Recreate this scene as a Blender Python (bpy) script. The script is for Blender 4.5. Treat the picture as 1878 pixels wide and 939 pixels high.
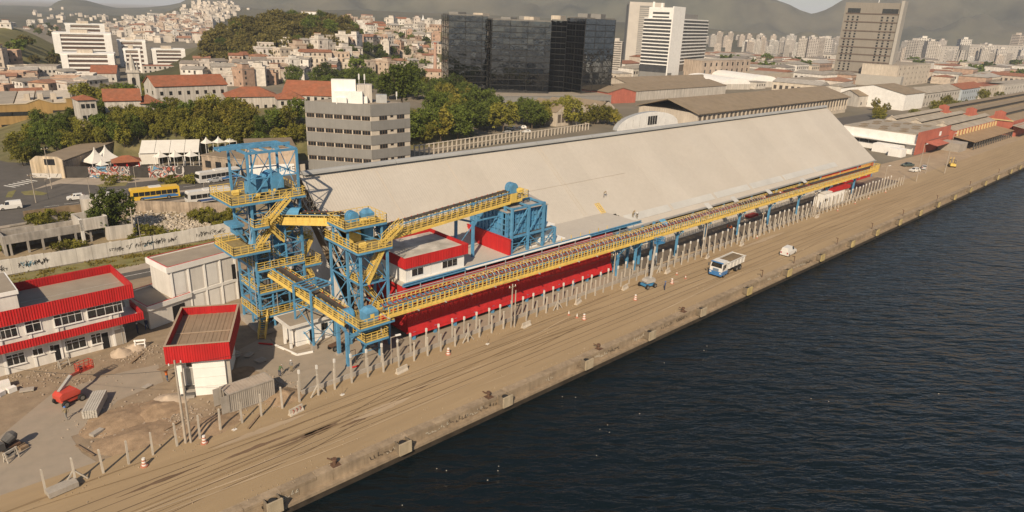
import bpy, math, random
from mathutils import Vector, Matrix
random.seed(7)
R_ = math.radians
scn = bpy.context.scene
for o in list(bpy.data.objects): bpy.data.objects.remove(o)
# ---------------------------------------------------------------- camera
# world: X along the quay, Y inland, Z up, metres; the camera hangs 46 m above the water beside the quay
CX = Vector((0.7342737, -0.19834724, 0.6492307)); CY = Vector((-0.67780487, -0.26734617, 0.68491356)); CZ = Vector((0.03771863, -0.94296574, -0.33074599))
CAMH, FPX = 46.0, 1252.0
HAZE = 0.000105
cam = bpy.data.cameras.new('camera'); cam.sensor_width = 36.0; cam.lens = 36.0*FPX/1878.0; cam.clip_start = 0.5; cam.clip_end = 40000
camo = bpy.data.objects.new('camera', cam); scn.collection.objects.link(camo)
camo.matrix_world = Matrix(((CX[0], -CX[1], -CX[2], 0), (CY[0], -CY[1], -CY[2], 0), (CZ[0], -CZ[1], -CZ[2], CAMH), (0, 0, 0, 1)))
scn.camera = camo
# ---------------------------------------------------------------- sky and sun
SUN_AZ, SUN_EL = 38.0, 37.0          # direction the light travels to (from +X towards +Y), elevation
w = bpy.data.worlds.new('World'); scn.world = w; w.use_nodes = True
nt = w.node_tree; bg = nt.nodes['Background']
sky = nt.nodes.new('ShaderNodeTexSky'); sky.sky_type = 'NISHITA'; sky.sun_disc = False
sky.sun_elevation = R_(SUN_EL); sky.air_density = 1.1; sky.dust_density = 1.0; sky.ozone_density = 1.0
sx, sy = -math.cos(R_(SUN_AZ)), -math.sin(R_(SUN_AZ))
sky.sun_rotation = math.atan2(sx, sy)
nt.links.new(sky.outputs[0], bg.inputs[0]); bg.inputs[1].default_value = 0.068
sl = bpy.data.lights.new('sun', 'SUN'); sl.energy = 5.0; sl.angle = R_(0.6); sl.color = (1.0, 0.83, 0.62)
so = bpy.data.objects.new('sun', sl); scn.collection.objects.link(so)
ld = Vector((-sx*math.cos(R_(SUN_EL)), -sy*math.cos(R_(SUN_EL)), -math.sin(R_(SUN_EL))))
so.rotation_euler = ld.to_track_quat('-Z', 'Y').to_euler(); so.location = (0, 0, 300)
scn.view_settings.view_transform = 'Standard'; scn.view_settings.look = 'None'; scn.view_settings.exposure = 0.24; scn.view_settings.gamma = 1.0
scn.cycles.use_denoising = True
scn.cycles.max_bounces = 6; scn.cycles.diffuse_bounces = 3; scn.cycles.glossy_bounces = 3; scn.cycles.volume_bounces = 1; scn.cycles.transparent_max_bounces = 6
scn.cycles.caustics_reflective = False; scn.cycles.caustics_refractive = False

# ---------------------------------------------------------------- helpers
def at(px, py, z=0.0, x=None, y=None):
    """point of the place seen at photo pixel (px,py) on the level z (or on a vertical plane x=/y=)"""
    d = Vector((px-939.0, py-469.5, FPX)); wv = Vector((CX.dot(d), CY.dot(d), CZ.dot(d)))
    if x is not None: t = x/wv.x
    elif y is not None: t = y/wv.y
    else: t = (z-CAMH)/wv.z
    return Vector((wv.x*t, wv.y*t, CAMH+wv.z*t))
def proj(p):
    d = Vector((p[0], p[1], p[2]-CAMH)); c = CX*d.x + CY*d.y + CZ*d.z
    return 939+FPX*c.x/c.z, 469.5+FPX*c.y/c.z
def height(p, ytop):
    lo, hi = p.z, p.z+400.0
    for _ in range(40):
        m = (lo+hi)/2
        if proj((p.x, p.y, m))[1] > ytop: lo = m
        else: hi = m
    return m-p.z

MATS = {}
def mat(name, col, rough=0.85, var=0.18, scale=0.6, bump=0.0, metal=0.0, streak=0.0, dirt=0.0, dirtcol=None, dscale=0.08, corr=None, spec=0.3, rand=0.0, stretch=None, bscale=None, fleck=None):
    """procedural material: base colour with noise, broad dirt, vertical streaks, fine relief, optional corrugation"""
    if name in MATS: return MATS[name]
    m = bpy.data.materials.new(name); m.use_nodes = True; N = m.node_tree.nodes; L = m.node_tree.links
    b = N['Principled BSDF']; b.inputs['Roughness'].default_value = rough; b.inputs['Metallic'].default_value = metal
    b.inputs['Specular IOR Level'].default_value = spec
    geo = N.new('ShaderNodeNewGeometry'); pos = geo.outputs['Position']
    def mapped(sc):
        mp = N.new('ShaderNodeMapping'); mp.inputs['Scale'].default_value = sc; L.new(pos, mp.inputs['Vector']); return mp.outputs[0]
    def noise(vec, s, det=5.0, ro=0.6):
        n = N.new('ShaderNodeTexNoise'); n.inputs['Scale'].default_value = s; n.inputs['Detail'].default_value = det; n.inputs['Roughness'].default_value = ro
        L.new(vec, n.inputs['Vector']); return n.outputs[0]
    def ramp(v, a, c):
        r = N.new('ShaderNodeMapRange'); r.inputs[1].default_value = 0.28; r.inputs[2].default_value = 0.72; r.inputs[3].default_value = a; r.inputs[4].default_value = c; L.new(v, r.inputs[0]); return r.outputs[0]
    def mul(colsock, f):
        x = N.new('ShaderNodeVectorMath'); x.operation = 'SCALE'; L.new(colsock, x.inputs[0]); L.new(f, x.inputs[3]); return x.outputs[0]
    rgb = N.new('ShaderNodeRGB'); rgb.outputs[0].default_value = (*col, 1); c = rgb.outputs[0]
    st = stretch or (1, 1, 1)
    if var: c = mul(c, ramp(noise(mapped(st), scale), 1-var, 1+var))
    if dirt:
        mx = N.new('ShaderNodeMix'); mx.data_type = 'RGBA'; dc = dirtcol or tuple(k*0.55 for k in col)
        mx.inputs['B'].default_value = (*dc, 1); L.new(c, mx.inputs['A']); L.new(ramp(noise(mapped(st), dscale, 6, 0.65), 0.0, dirt), mx.inputs['Factor']); c = mx.outputs['Result']
    if streak:
        c = mul(c, ramp(noise(mapped((1, 1, 0.06)), 1.6, 4), 1-streak, 1+streak*0.4))
    if fleck:
        v = N.new('ShaderNodeTexVoronoi'); v.inputs['Scale'].default_value = fleck[0]; L.new(mapped(st), v.inputs['Vector'])
        sp = N.new('ShaderNodeSeparateColor'); L.new(v.outputs['Color'], sp.inputs[0])
        r = N.new('ShaderNodeMapRange'); r.inputs[3].default_value = 1-fleck[1]; r.inputs[4].default_value = 1+fleck[1]; L.new(sp.outputs[0], r.inputs[0]); c = mul(c, r.outputs[0])
    if rand:
        oi = N.new('ShaderNodeObjectInfo'); r = N.new('ShaderNodeMapRange'); r.inputs[3].default_value = 1-rand; r.inputs[4].default_value = 1+rand; L.new(oi.outputs['Random'], r.inputs[0]); c = mul(c, r.outputs[0])
    L.new(c, b.inputs['Base Color'])
    h = None
    if bump:
        h = noise(mapped(st), bscale or scale*6, 4)
        bp = N.new('ShaderNodeBump'); bp.inputs['Strength'].default_value = min(1.0, bump); bp.inputs['Distance'].default_value = 0.05*max(1.0, bump); L.new(h, bp.inputs['Height']); L.new(bp.outputs[0], b.inputs['Normal'])
    if corr:                                   # (direction vector, period)
        dv, per = corr
        dp = N.new('ShaderNodeVectorMath'); dp.operation = 'DOT_PRODUCT'; dp.inputs[1].default_value = dv; L.new(pos, dp.inputs[0])
        s1 = N.new('ShaderNodeMath'); s1.operation = 'MULTIPLY'; s1.inputs[1].default_value = 2*math.pi/per; L.new(dp.outputs['Value'], s1.inputs[0])
        s2 = N.new('ShaderNodeMath'); s2.operation = 'SINE'; L.new(s1.outputs[0], s2.inputs[0])
        bp2 = N.new('ShaderNodeBump'); bp2.inputs['Strength'].default_value = 0.14; bp2.inputs['Distance'].default_value = per*0.12; L.new(s2.outputs[0], bp2.inputs['Height'])
        if bump: L.new(bp.outputs[0], bp2.inputs['Normal'])
        L.new(bp2.outputs[0], b.inputs['Normal'])
    MATS[name] = m; return m

class MB:
    """collects faces; build() links them as ONE mesh object"""
    def __init__(s): s.v = []; s.f = []; s.m = []
    def add(s, vs, fs, mi=0):
        b = len(s.v); s.v += [tuple(v) for v in vs]; s.f += [tuple(b+i for i in f) for f in fs]; s.m += [mi]*len(fs); return s
    def box(s, x0, x1, y0, y1, z0, z1, mi=0):
        return s.add([(x0,y0,z0),(x1,y0,z0),(x1,y1,z0),(x0,y1,z0),(x0,y0,z1),(x1,y0,z1),(x1,y1,z1),(x0,y1,z1)],
            [(0,3,2,1),(4,5,6,7),(0,1,5,4),(1,2,6,5),(2,3,7,6),(3,0,4,7)], mi)
    def obox(s, c, sx, sy, sz, rz=0.0, mi=0):          # c = base centre
        ca, sa = math.cos(rz), math.sin(rz); vs = []
        for z in (0, sz):
            for a, b in ((-1,-1),(1,-1),(1,1),(-1,1)):
                x, y = a*sx/2, b*sy/2; vs.append((c[0]+x*ca-y*sa, c[1]+x*sa+y*ca, c[2]+z))
        return s.add(vs, [(0,3,2,1),(4,5,6,7),(0,1,5,4),(1,2,6,5),(2,3,7,6),(3,0,4,7)], mi)
    def beam(s, p, q, wd=0.2, hg=None, mi=0):
        p, q = Vector(p), Vector(q); d = q-p
        if d.length < 1e-6: return s
        d.normalize(); hg = hg or wd
        u = d.cross(Vector((0,0,1)))
        if u.length < 1e-3: u = Vector((1,0,0))
        u.normalize(); v = u.cross(d); vs = []
        for c in (p, q):
            for a, b in ((-1,-1),(1,-1),(1,1),(-1,1)): vs.append(c+u*(a*wd/2)+v*(b*hg/2))
        return s.add(vs, [(0,3,2,1),(4,5,6,7),(0,1,5,4),(1,2,6,5),(2,3,7,6),(3,0,4,7)], mi)
    def tube(s, p, q, r, n=8, r2=None, mi=0, cap=True):
        p, q = Vector(p), Vector(q); d = (q-p).normalized(); u = d.cross(Vector((0,0,1)))
        if u.length < 1e-3: u = Vector((1,0,0))
        u.normalize(); v = d.cross(u); r2 = r if r2 is None else r2
        vs = [p+(u*math.cos(2*math.pi*i/n)+v*math.sin(2*math.pi*i/n))*r for i in range(n)]+[q+(u*math.cos(2*math.pi*i/n)+v*math.sin(2*math.pi*i/n))*r2 for i in range(n)]
        fs = [(i,(i+1)%n,n+(i+1)%n,n+i) for i in range(n)]
        if cap: fs += [tuple(range(n-1,-1,-1)), tuple(range(n,2*n))]
        return s.add(vs, fs, mi)
    def prism(s, poly, z0, z1, mi=0, top=True, bot=False):
        n = len(poly); a = sum(poly[i][0]*poly[(i+1)%n][1]-poly[(i+1)%n][0]*poly[i][1] for i in range(n))
        if a < 0: poly = list(poly)[::-1]
        vs = [(p[0],p[1],z0) for p in poly]+[(p[0],p[1],z1) for p in poly]
        fs = [(i,(i+1)%n,n+(i+1)%n,n+i) for i in range(n)]
        if top: fs.append(tuple(range(n,2*n)))
        if bot: fs.append(tuple(range(n-1,-1,-1)))
        return s.add(vs, fs, mi)
    def quad(s, a, b, c, d, mi=0): return s.add([a,b,c,d], [(0,1,2,3)], mi)
    def poly(s, pts, mi=0): return s.add(pts, [tuple(range(len(pts)))], mi)
    def sheet(s, a, b, c, d, th, mi=0):               # thick plate from quad, thickness along -normal
        a,b,c,d = map(Vector,(a,b,c,d)); n = (b-a).cross(d-a).normalized()*th
        return s.add([a,b,c,d,a-n,b-n,c-n,d-n], [(0,1,2,3),(7,6,5,4),(0,4,5,1),(1,5,6,2),(2,6,7,3),(3,7,4,0)], mi)
    def ribbed(s, p, q, z0, z1, per=0.35, dep=0.05, mi=0, out=None):   # vertical ribbed cladding p->q
        p, q = Vector((p[0],p[1],0)), Vector((q[0],q[1],0)); d = q-p; L_ = d.length; d.normalize(); nrm = Vector((d.y,-d.x,0))
        n = max(2, int(L_/per)); pts = []
        for i in range(n):
            a = i*L_/n; st = L_/n
            pts += [(a, 0), (a+st*0.45, 0), (a+st*0.6, dep), (a+st*0.85, dep)]
        pts.append((L_, 0))
        vs = [p+d*a+nrm*o+Vector((0,0,z0)) for a,o in pts]+[p+d*a+nrm*o+Vector((0,0,z1)) for a,o in pts]; k = len(pts)
        return s.add(vs, [(i,i+1,k+i+1,k+i) for i in range(k-1)], mi)
    def rail(s, pts, h=1.1, sp=1.4, r=0.06, mid=1, toe=0.0, mi=0):
        for a, b in zip(pts[:-1], pts[1:]):
            a, b = Vector(a), Vector(b); n = max(1, round((b-a).length/sp)); up = Vector((0,0,1))
            s.beam(a+up*h, b+up*h, r, r, mi)
            for k in range(mid): s.beam(a+up*h*(k+1)/(mid+1), b+up*h*(k+1)/(mid+1), r*0.8, r*0.8, mi)
            if toe: s.beam(a+up*toe/2, b+up*toe/2, 0.03, toe, mi)
            for i in range(n+1):
                c = a.lerp(b, i/n); s.beam(c, c+up*h, r, r, mi)
        return s
    def mesh(s, name, mats=None, off=(0,0,0), smooth=False):
        me = bpy.data.meshes.new(name); o = off
        me.from_pydata([(v[0]-o[0], v[1]-o[1], v[2]-o[2]) for v in s.v], [], s.f)
        for m_ in (mats if isinstance(mats, (list, tuple)) else [mats]):
            if m_: me.materials.append(m_)
        if isinstance(mats, (list, tuple)) and len(mats) > 1: me.polygons.foreach_set('material_index', s.m)
        if smooth: me.polygons.foreach_set('use_smooth', [True]*len(me.polygons))
        me.update(); return me
    def build(s, name, mats, parent=None, off=None, smooth=False, label=None):
        o = off if off is not None else (parent.get('_off', (0,0,0)) if parent else (0,0,0))
        ob = bpy.data.objects.new(name, s.mesh(name, mats, o, smooth)); scn.collection.objects.link(ob)
        if parent: ob.parent = parent
        if label: ob['label'] = label
        return ob
def tag(o, label, cat, group=None, kind=None):
    if label: o['label'] = label
    if cat: o['category'] = cat
    if group: o['group'] = group
    if kind: o['kind'] = kind
    return o
def thing(name, label, cat, loc=(0,0,0), group=None, rz=0.0, local=False):
    """Empty at the thing's base; parts given in world metres unless local"""
    o = bpy.data.objects.new(name, None); scn.collection.objects.link(o); o.empty_display_size = 0.5
    o.location = loc; o.rotation_euler = (0,0,rz); tag(o, label, cat, group)
    o['_off'] = (0.0,0.0,0.0) if local else tuple(float(k) for k in loc)
    return o
def inst(name, me, parent=None, loc=(0,0,0), rz=0.0, sc=None, rot=None):
    ob = bpy.data.objects.new(name, me); scn.collection.objects.link(ob)
    if parent:
        ob.parent = parent; of = parent.get('_off', (0,0,0)); loc = (loc[0]-of[0], loc[1]-of[1], loc[2]-of[2])
    ob.location = loc; ob.rotation_euler = rot or (0,0,rz)
    if sc: ob.scale = sc if isinstance(sc, (tuple, list)) else (sc, sc, sc)
    return ob
def copy_tree(o, parent=None, loc=None, rz=None):
    c = o.copy(); scn.collection.objects.link(c); c.parent = parent
    if loc is not None: c.location = loc
    if rz is not None: c.rotation_euler = (0,0,rz)
    for ch in list(o.children): copy_tree(ch, c)
    return c
def struct(mb, name, m, parent=None, smooth=False):
    o = mb.build(name, m, parent, smooth=smooth)
    if not parent: o['kind'] = 'structure'
    return o
def lerp(a, b, t): return a+(b-a)*t
def smooth01(t): t = max(0.0, min(1.0, t)); return t*t*(3-2*t)

# ---------------------------------------------------------------- materials
BLUE = mat('blue_steel_paint', (0.080, 0.285, 0.49), 0.55, 0.22, 0.8, spec=0.35, streak=0.2, dirt=0.5, dirtcol=(0.13, 0.19, 0.24), dscale=0.5)
YEL = mat("yellow_paint", (0.72, 0.51, 0.12), 0.6, 0.2, 1.2, streak=0.15, dirt=0.45, dirtcol=(0.46, 0.33, 0.12), dscale=0.6)
RED = mat('red_cladding', (0.46, 0.016, 0.018), 0.55, 0.12, 0.35, streak=0.2, spec=0.3, dirt=0.35, dirtcol=(0.33, 0.04, 0.035), dscale=0.4)
REDR = mat('red_paint', (0.45, 0.02, 0.02), 0.5, 0.12)
WHITE = mat('white_render', (0.66, 0.63, 0.58), 0.9, 0.08, 0.5, streak=0.14, dirt=0.25, dirtcol=(0.45, 0.40, 0.34))
WHITE2 = mat('white_paint', (0.74, 0.72, 0.68), 0.7, 0.08, 0.5, streak=0.06)
ROOFT = mat('beige_roof_sheet', (0.475, 0.437, 0.382), 0.6, 0.05, 0.12, spec=0.3, dirt=0.45, dirtcol=(0.405, 0.355, 0.292), dscale=0.05, corr=((1,0,0), 0.5), rand=0.03, streak=0.06)
GALV = mat('galvanised_steel', (0.40, 0.40, 0.39), 0.5, 0.12, 1.0, metal=0.3)
CONC = mat('grey_concrete', (0.37, 0.33, 0.28), 0.9, 0.16, 0.7, bump=0.3, streak=0.12, dirt=0.35)
PALEC = mat('pale_concrete_post', (0.43, 0.385, 0.32), 0.9, 0.15, 1.2, streak=0.14, rand=0.12)
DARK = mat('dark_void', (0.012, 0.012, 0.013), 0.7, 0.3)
RUB = mat('black_rubber', (0.022, 0.021, 0.02), 0.8, 0.3)
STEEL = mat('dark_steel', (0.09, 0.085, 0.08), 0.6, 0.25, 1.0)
RUST = mat('rusty_steel', (0.11, 0.062, 0.038), 0.8, 0.35, 1.5)
GLASS = mat('window_glass_dark', (0.018, 0.02, 0.022), 0.08, 0.4, 0.9, spec=0.8)
WOOD = mat('weathered_wood', (0.23, 0.16, 0.10), 0.9, 0.3, 2.0, bump=0.3)
ROOFG = mat('grey_brown_flat_roof', (0.30, 0.255, 0.20), 0.9, 0.14, 0.4, dirt=0.35, dirtcol=(0.2, 0.16, 0.12), dscale=0.15)
from mathutils import noise as mn
# ================================================================ THE SETTING
def dirpt(px, dist):
    """ground point at the azimuth of photo column px, dist metres away"""
    hy = 47+0.04*(px-939)+60; p = at(px, hy); n = math.hypot(p.x, p.y); return Vector((p.x/n*dist, p.y/n*dist, 0))
def zat(px, py, dist):
    d = Vector((px-939.0, py-469.5, FPX)); wv = Vector((CX.dot(d), CY.dot(d), CZ.dot(d))); return CAMH+wv.z*dist/math.hypot(wv.x, wv.y)
QY = 56.6
GROUND = mat('city_ground', (0.20, 0.165, 0.125), 0.95, 0.25, 0.05, bump=0.3, dirt=0.6, dirtcol=(0.11, 0.105, 0.07), dscale=0.02)
g = MB()
ny = [QY, 75, 100, 160, 300, 600, 1500, 4000, 16000]; nx = [-3000, -500, -60, 60, 300, 800, 2000, 6000, 16000]
for i in range(len(nx)-1):
    for j in range(len(ny)-1): g.quad((nx[i],ny[j],-0.06),(nx[i+1],ny[j],-0.06),(nx[i+1],ny[j+1],-0.06),(nx[i],ny[j+1],-0.06))
struct(g, 'ground', GROUND)
# ---- water
def water_mat():
    m = bpy.data.materials.new('harbour_water'); m.use_nodes = True; N = m.node_tree.nodes; L = m.node_tree.links; b = N['Principled BSDF']
    b.inputs['Base Color'].default_value = (0.003, 0.007, 0.009, 1); b.inputs['Roughness'].default_value = 0.05; b.inputs['IOR'].default_value = 1.33
    geo = N.new('ShaderNodeNewGeometry'); prev = None
    for sc, s, st, ds in (((2.6, 1, 1), 0.30, 0.8, 0.9), ((3.2, 1, 1), 0.85, 1.0, 0.55), ((2.4, 1, 1), 2.4, 0.6, 0.12)):
        mp = N.new('ShaderNodeMapping'); mp.inputs['Scale'].default_value = sc; mp.vector_type = 'TEXTURE'; mp.inputs['Rotation'].default_value = (0, 0, R_(-46+9*s)); L.new(geo.outputs['Position'], mp.inputs['Vector'])
        n = N.new('ShaderNodeTexNoise'); n.inputs['Scale'].default_value = s; n.inputs['Detail'].default_value = 4; n.inputs['Distortion'].default_value = 0.35; L.new(mp.outputs[0], n.inputs['Vector'])
        bp = N.new('ShaderNodeBump'); bp.inputs['Strength'].default_value = st; bp.inputs['Distance'].default_value = ds; L.new(n.outputs[0], bp.inputs['Height'])
        if prev: L.new(prev.outputs[0], bp.inputs['Normal'])
        prev = bp
    L.new(prev.outputs[0], b.inputs['Normal']); return m
WZ = -2.4
wm = MB(); wm.quad((-3000,-6000,WZ),(16000,-6000,WZ),(16000,QY-0.5,WZ),(-3000,QY-0.5,WZ)); struct(wm, 'water', water_mat())
# ---- quay apron, with rails let into it, and the quay wall of stone blocks
APRON = mat('quay_dirt_concrete', (0.335, 0.246, 0.146), 0.93, 0.14, 0.5, bump=0.3, dirt=0.6, dirtcol=(0.255, 0.18, 0.10), dscale=0.16, stretch=(0.10, 1, 1))
STAIN = mat('oil_stain', (0.15, 0.098, 0.060), 0.9, 0.4, 0.9, stretch=(0.2, 1, 1))
LIGHTP = mat('pale_dust_strip', (0.36, 0.275, 0.185), 0.95, 0.15, 0.8, stretch=(0.12, 1, 1))
a = MB(); xs = [-80, 0, 60, 120, 200, 320, 500, 900, 1600]
for i in range(8): a.quad((xs[i],QY,0),(xs[i+1],QY,0),(xs[i+1],73.3,0),(xs[i],73.3,0))
apron = struct(a, 'quay_apron', APRON)
RAILM = mat('worn_rail_groove', (0.105, 0.07, 0.045), 0.7, 0.4, 0.5, stretch=(0.3, 1, 1))
def strip(name, pts, wd, m, z=0.008, parent=None, n=None, jit=0.0):
    mb = MB(); 
    for k in range(len(pts)-1):
        p, q = Vector(pts[k]), Vector(pts[k+1]); d = (q-p).normalized(); u = Vector((-d.y, d.x, 0))*wd/2
        mb.quad(p-u+Vector((0,0,z)), q-u+Vector((0,0,z)), q+u+Vector((0,0,z)), p+u+Vector((0,0,z)))
    return mb.build(name, m, parent)
for i, (ry, x0, x1, wd) in enumerate(((66.6,-40,900,.10),(65.1,-40,900,.07),(63.6,-40,900,.11),(62.1,-40,900,.09),(61.2,-40,900,.06),(59.9,60,900,.06),(68.3,20,420,.06))):
    strip('rail', [(x0,ry,0),(x1,ry,0)], wd, RAILM, 0.008+0.001*i, apron)
for k, (p0, p1) in enumerate((((22,62.1),(47,66.6)),((24,60.7),(50,65.1)),((-10,58.8),(24,60.7)))):
    pts = [(lerp(p0[0],p1[0],t/10), lerp(p0[1],p1[1],smooth01(t/10)), 0) for t in range(11)]
    strip('rail', pts, 0.08, RAILM, 0.018+0.002*k, apron)
for (px, py, L_, W_) in ((600,787,13,0.35),(560,797,9,0.5),(660,770,6,0.5),(470,820,8,0.5),(770,712,4,0.3),(585,790,5,1.0),(300,880,9,0.4),(1290,470,3,.4)):
    p = at(px,py); mb = MB(); n = 14
    top = [(p.x-L_/2+L_*i/n, p.y+W_*(0.25+0.5*random.random())*math.sin(math.pi*i/n), 0.024) for i in range(n+1)]; bot = [(p.x-L_/2+L_*i/n, p.y-W_*(0.25+0.5*random.random())*math.sin(math.pi*i/n), 0.024) for i in range(n+1)]
    for i in range(n): mb.quad(bot[i],bot[i+1],top[i+1],top[i])
    mb.build('dark_stain', STAIN, apron)
for (px, py, L_, W_) in ((700,750,9,1.6),(1400,440,22,1.4),(1000,560,30,.9),(1250,470,40,.8),(480,790,12,1.2),(1240,517,1.6,1.2)):
    p = at(px,py); mb = MB(); n = 16
    top = [(p.x-L_/2+L_*i/n, p.y+W_*(0.3+0.2*random.random())*math.sin(math.pi*i/n), 0.027) for i in range(n+1)]; bot = [(p.x-L_/2+L_*i/n, p.y-W_*(0.3+0.2*random.random())*math.sin(math.pi*i/n), 0.027) for i in range(n+1)]
    for i in range(n): mb.quad(bot[i],bot[i+1],top[i+1],top[i])
    mb.build('pale_dust_patch', LIGHTP, apron)
random.seed(17)
TRK = [mat('tyre_dust_dark', (0.225,0.158,0.09), .95, .3, .8, stretch=(.15,1,1)), mat('tyre_dust_pale', (0.375,0.285,0.185), .95, .25, .8, stretch=(.15,1,1))]
for k in range(46):
    x0 = random.uniform(-5,210); L_ = random.uniform(8,45); y0 = random.uniform(58.6,70.2); dy = random.gauss(0,.8); wd = random.uniform(.12,.5); mb = MB(); n = 16; pr_ = None
    for i in range(n+1):
        t = i/n; yy = min(70.3,max(58.2,y0+dy*smooth01(t)+.06*math.sin(t*9+k))); w_ = wd*math.sin(math.pi*t)**.5*(.6+.4*mn.noise(Vector((x0+t*L_,k,0)))); cur = ((x0+L_*t,yy-w_/2,.030+.0006*k),(x0+L_*t,yy+w_/2,.030+.0006*k))
        if pr_: mb.quad(pr_[0],cur[0],cur[1],pr_[1])
        pr_ = cur
    mb.build('tyre_track', TRK[k%2], apron)
gq = MB()
for k in range(900):
    x = random.uniform(0,150); y = random.choice((random.gauss(70.2,.7),random.gauss(57.6,.4),random.uniform(57.5,70)));
    if 57 < y < 71.6: s_ = random.uniform(.03,.11); gq.obox((x,y,.0),s_,s_,s_*.6+.03,random.uniform(0,3))
gq.build('loose_gravel', mat('gravel_bits',(.34,.27,.19),.95,.35,3.0))['kind'] = 'stuff'
STONE = mat('quay_stone', (0.34, 0.26, 0.175), 0.92, 0.2, 0.7, bump=0.5, streak=0.25, dirt=0.5, dirtcol=(0.16, 0.12, 0.08), dscale=0.3, rand=0.10)
WETST = mat('wet_dark_stone', (0.045, 0.035, 0.025), 0.7, 0.35, 0.8, bump=0.4)
qw = MB(); qw.box(-80,1600,QY-0.9,QY+0.4,-1.62,-1.28); qo = struct(qw, 'quay_wall', STONE)
MB().box(-80,1600,QY-0.75,QY+0.4,-5,-1.622).build('tidal_wall', WETST, qo)
sb1 = MB().box(-1.90,1.90,QY-0.28,QY+0.9,-0.34,0.022).mesh('coping_stone', STONE); sb2 = MB().box(-1.90,1.90,QY-0.20,QY+0.5,-1.278,-0.36).mesh('wall_stone', STONE)
for i in range(100):
    x = -6+i*3.84
    o = inst('coping_stone', sb1, qo, (x, random.uniform(-.03,.03), random.uniform(-.008,.008))); o2 = inst('wall_stone', sb2, qo, (x+1.9, random.uniform(-.04,.02), 0))
qf = MB(); qf.box(376,1600,QY-0.28,QY+0.9,-1.278,0.022); qf.build('far_coping', STONE, qo)
# graffiti scrawls, rust streaks on the stone face (flat paint)
SCR = [mat('faded_white_scrawl', (0.5,0.45,0.36), 0.9, 0.2), mat('faded_black_scrawl', (0.07,0.055,0.04), 0.9, 0.3)]
for k in range(34):
    x = random.uniform(14, 150); mb = MB(); 
    for j in range(random.randint(3,8)):
        xx = x+j*0.45; zz = random.uniform(-1.0,-0.6); mb.beam((xx,QY-0.31,zz),(xx+random.uniform(-.2,.3),QY-0.31,zz+random.uniform(.1,.5)),0.02,0.07); mb.beam((xx,QY-0.31,zz),(xx+random.uniform(.1,.4),QY-0.31,zz+random.uniform(-.05,.1)),0.02,0.06)
    mb.build('scrawl', SCR[k%2], qo)
# ---- yard surfaces
DIRT = mat('yard_dirt', (0.265, 0.205, 0.14), 0.97, 0.24, 0.7, bump=0.8, dirt=0.6, dirtcol=(0.235, 0.17, 0.112), dscale=0.25, bscale=2.2)
SLAB = mat('yard_concrete', (0.29, 0.245, 0.19), 0.92, 0.1, 0.6, bump=0.15, dirt=0.4, dirtcol=(0.32, 0.25, 0.185), dscale=0.3)
ASPH = mat('asphalt', (0.085, 0.078, 0.07), 0.9, 0.18, 0.5, bump=0.2, dirt=0.4, dirtcol=(0.15, 0.13, 0.11), dscale=0.2)
ASPHD = mat('damp_asphalt', (0.15, 0.122, 0.095), 0.85, 0.25, 0.5, bump=0.2, dirt=0.5, dirtcol=(0.10, 0.08, 0.062), dscale=0.25)
PAVE = mat('pavement_slabs', (0.36, 0.30, 0.235), 0.92, 0.14, 0.6, bump=0.15, dirt=0.4)
GRASS = mat('dry_grass_verge', (0.15, 0.145, 0.045), 0.95, 0.4, 0.8, bump=0.8, dirt=0.6, dirtcol=(0.25, 0.19, 0.10), dscale=0.25)
def flat(name, pts, m, z=0.0, zs=0.0):
    P_ = [at(*p) if len(p) == 2 else Vector(p) for p in pts]; n = len(P_)
    ar = sum(P_[i].x*P_[(i+1)%n].y-P_[(i+1)%n].x*P_[i].y for i in range(n))
    if ar < 0: P_ = P_[::-1]
    return struct(MB().poly([(p.x,p.y,z) for p in P_]), name, m)
W3 = lambda x, y: (x, y, 0.0)
flat('yard_ground', [W3(-70,73.3),W3(245,73.3),W3(245,122),W3(60,122),W3(60,132),W3(-70,132)], DIRT, -0.03)
flat('yard_concrete', [(0,800),(95,722),(190,690),(290,668),(300,700),(215,735),(163,790),(130,800),(150,830),(182,850),(90,902),(0,939),(-200,1000),(-200,850)], SLAB, -0.012)
flat('yard_concrete', [(480,620),(520,600),(640,590),(760,600),(748,650),(560,735),(545,735),(520,705),(470,680),(430,690),(440,640)], SLAB, -0.012)
flat('yard_asphalt', [W3(106,73.6),W3(243,73.6),W3(243,80.5),W3(106,80.5)], ASPHD, -0.012)
flat('yard_pavement', [W3(52,72.9),W3(106,72.9),W3(106,76.6),W3(52,76.6)], SLAB, -0.008)
kerb = MB(); kerb.box(33,236,72.2,72.5,-0.05,0.55); tag(kerb.build('fence_footing', CONC), 'long low concrete footing wall between the two rows of fence posts', 'wall')
# far apron past the warehouse
flat('quay_apron', [W3(243,73.3),W3(900,73.3),W3(900,86),W3(330,86),W3(243,90)], mat('pale_yard', (0.36,0.27,0.18), .95, .15, .3, dirt=.4), -0.01)
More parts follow.
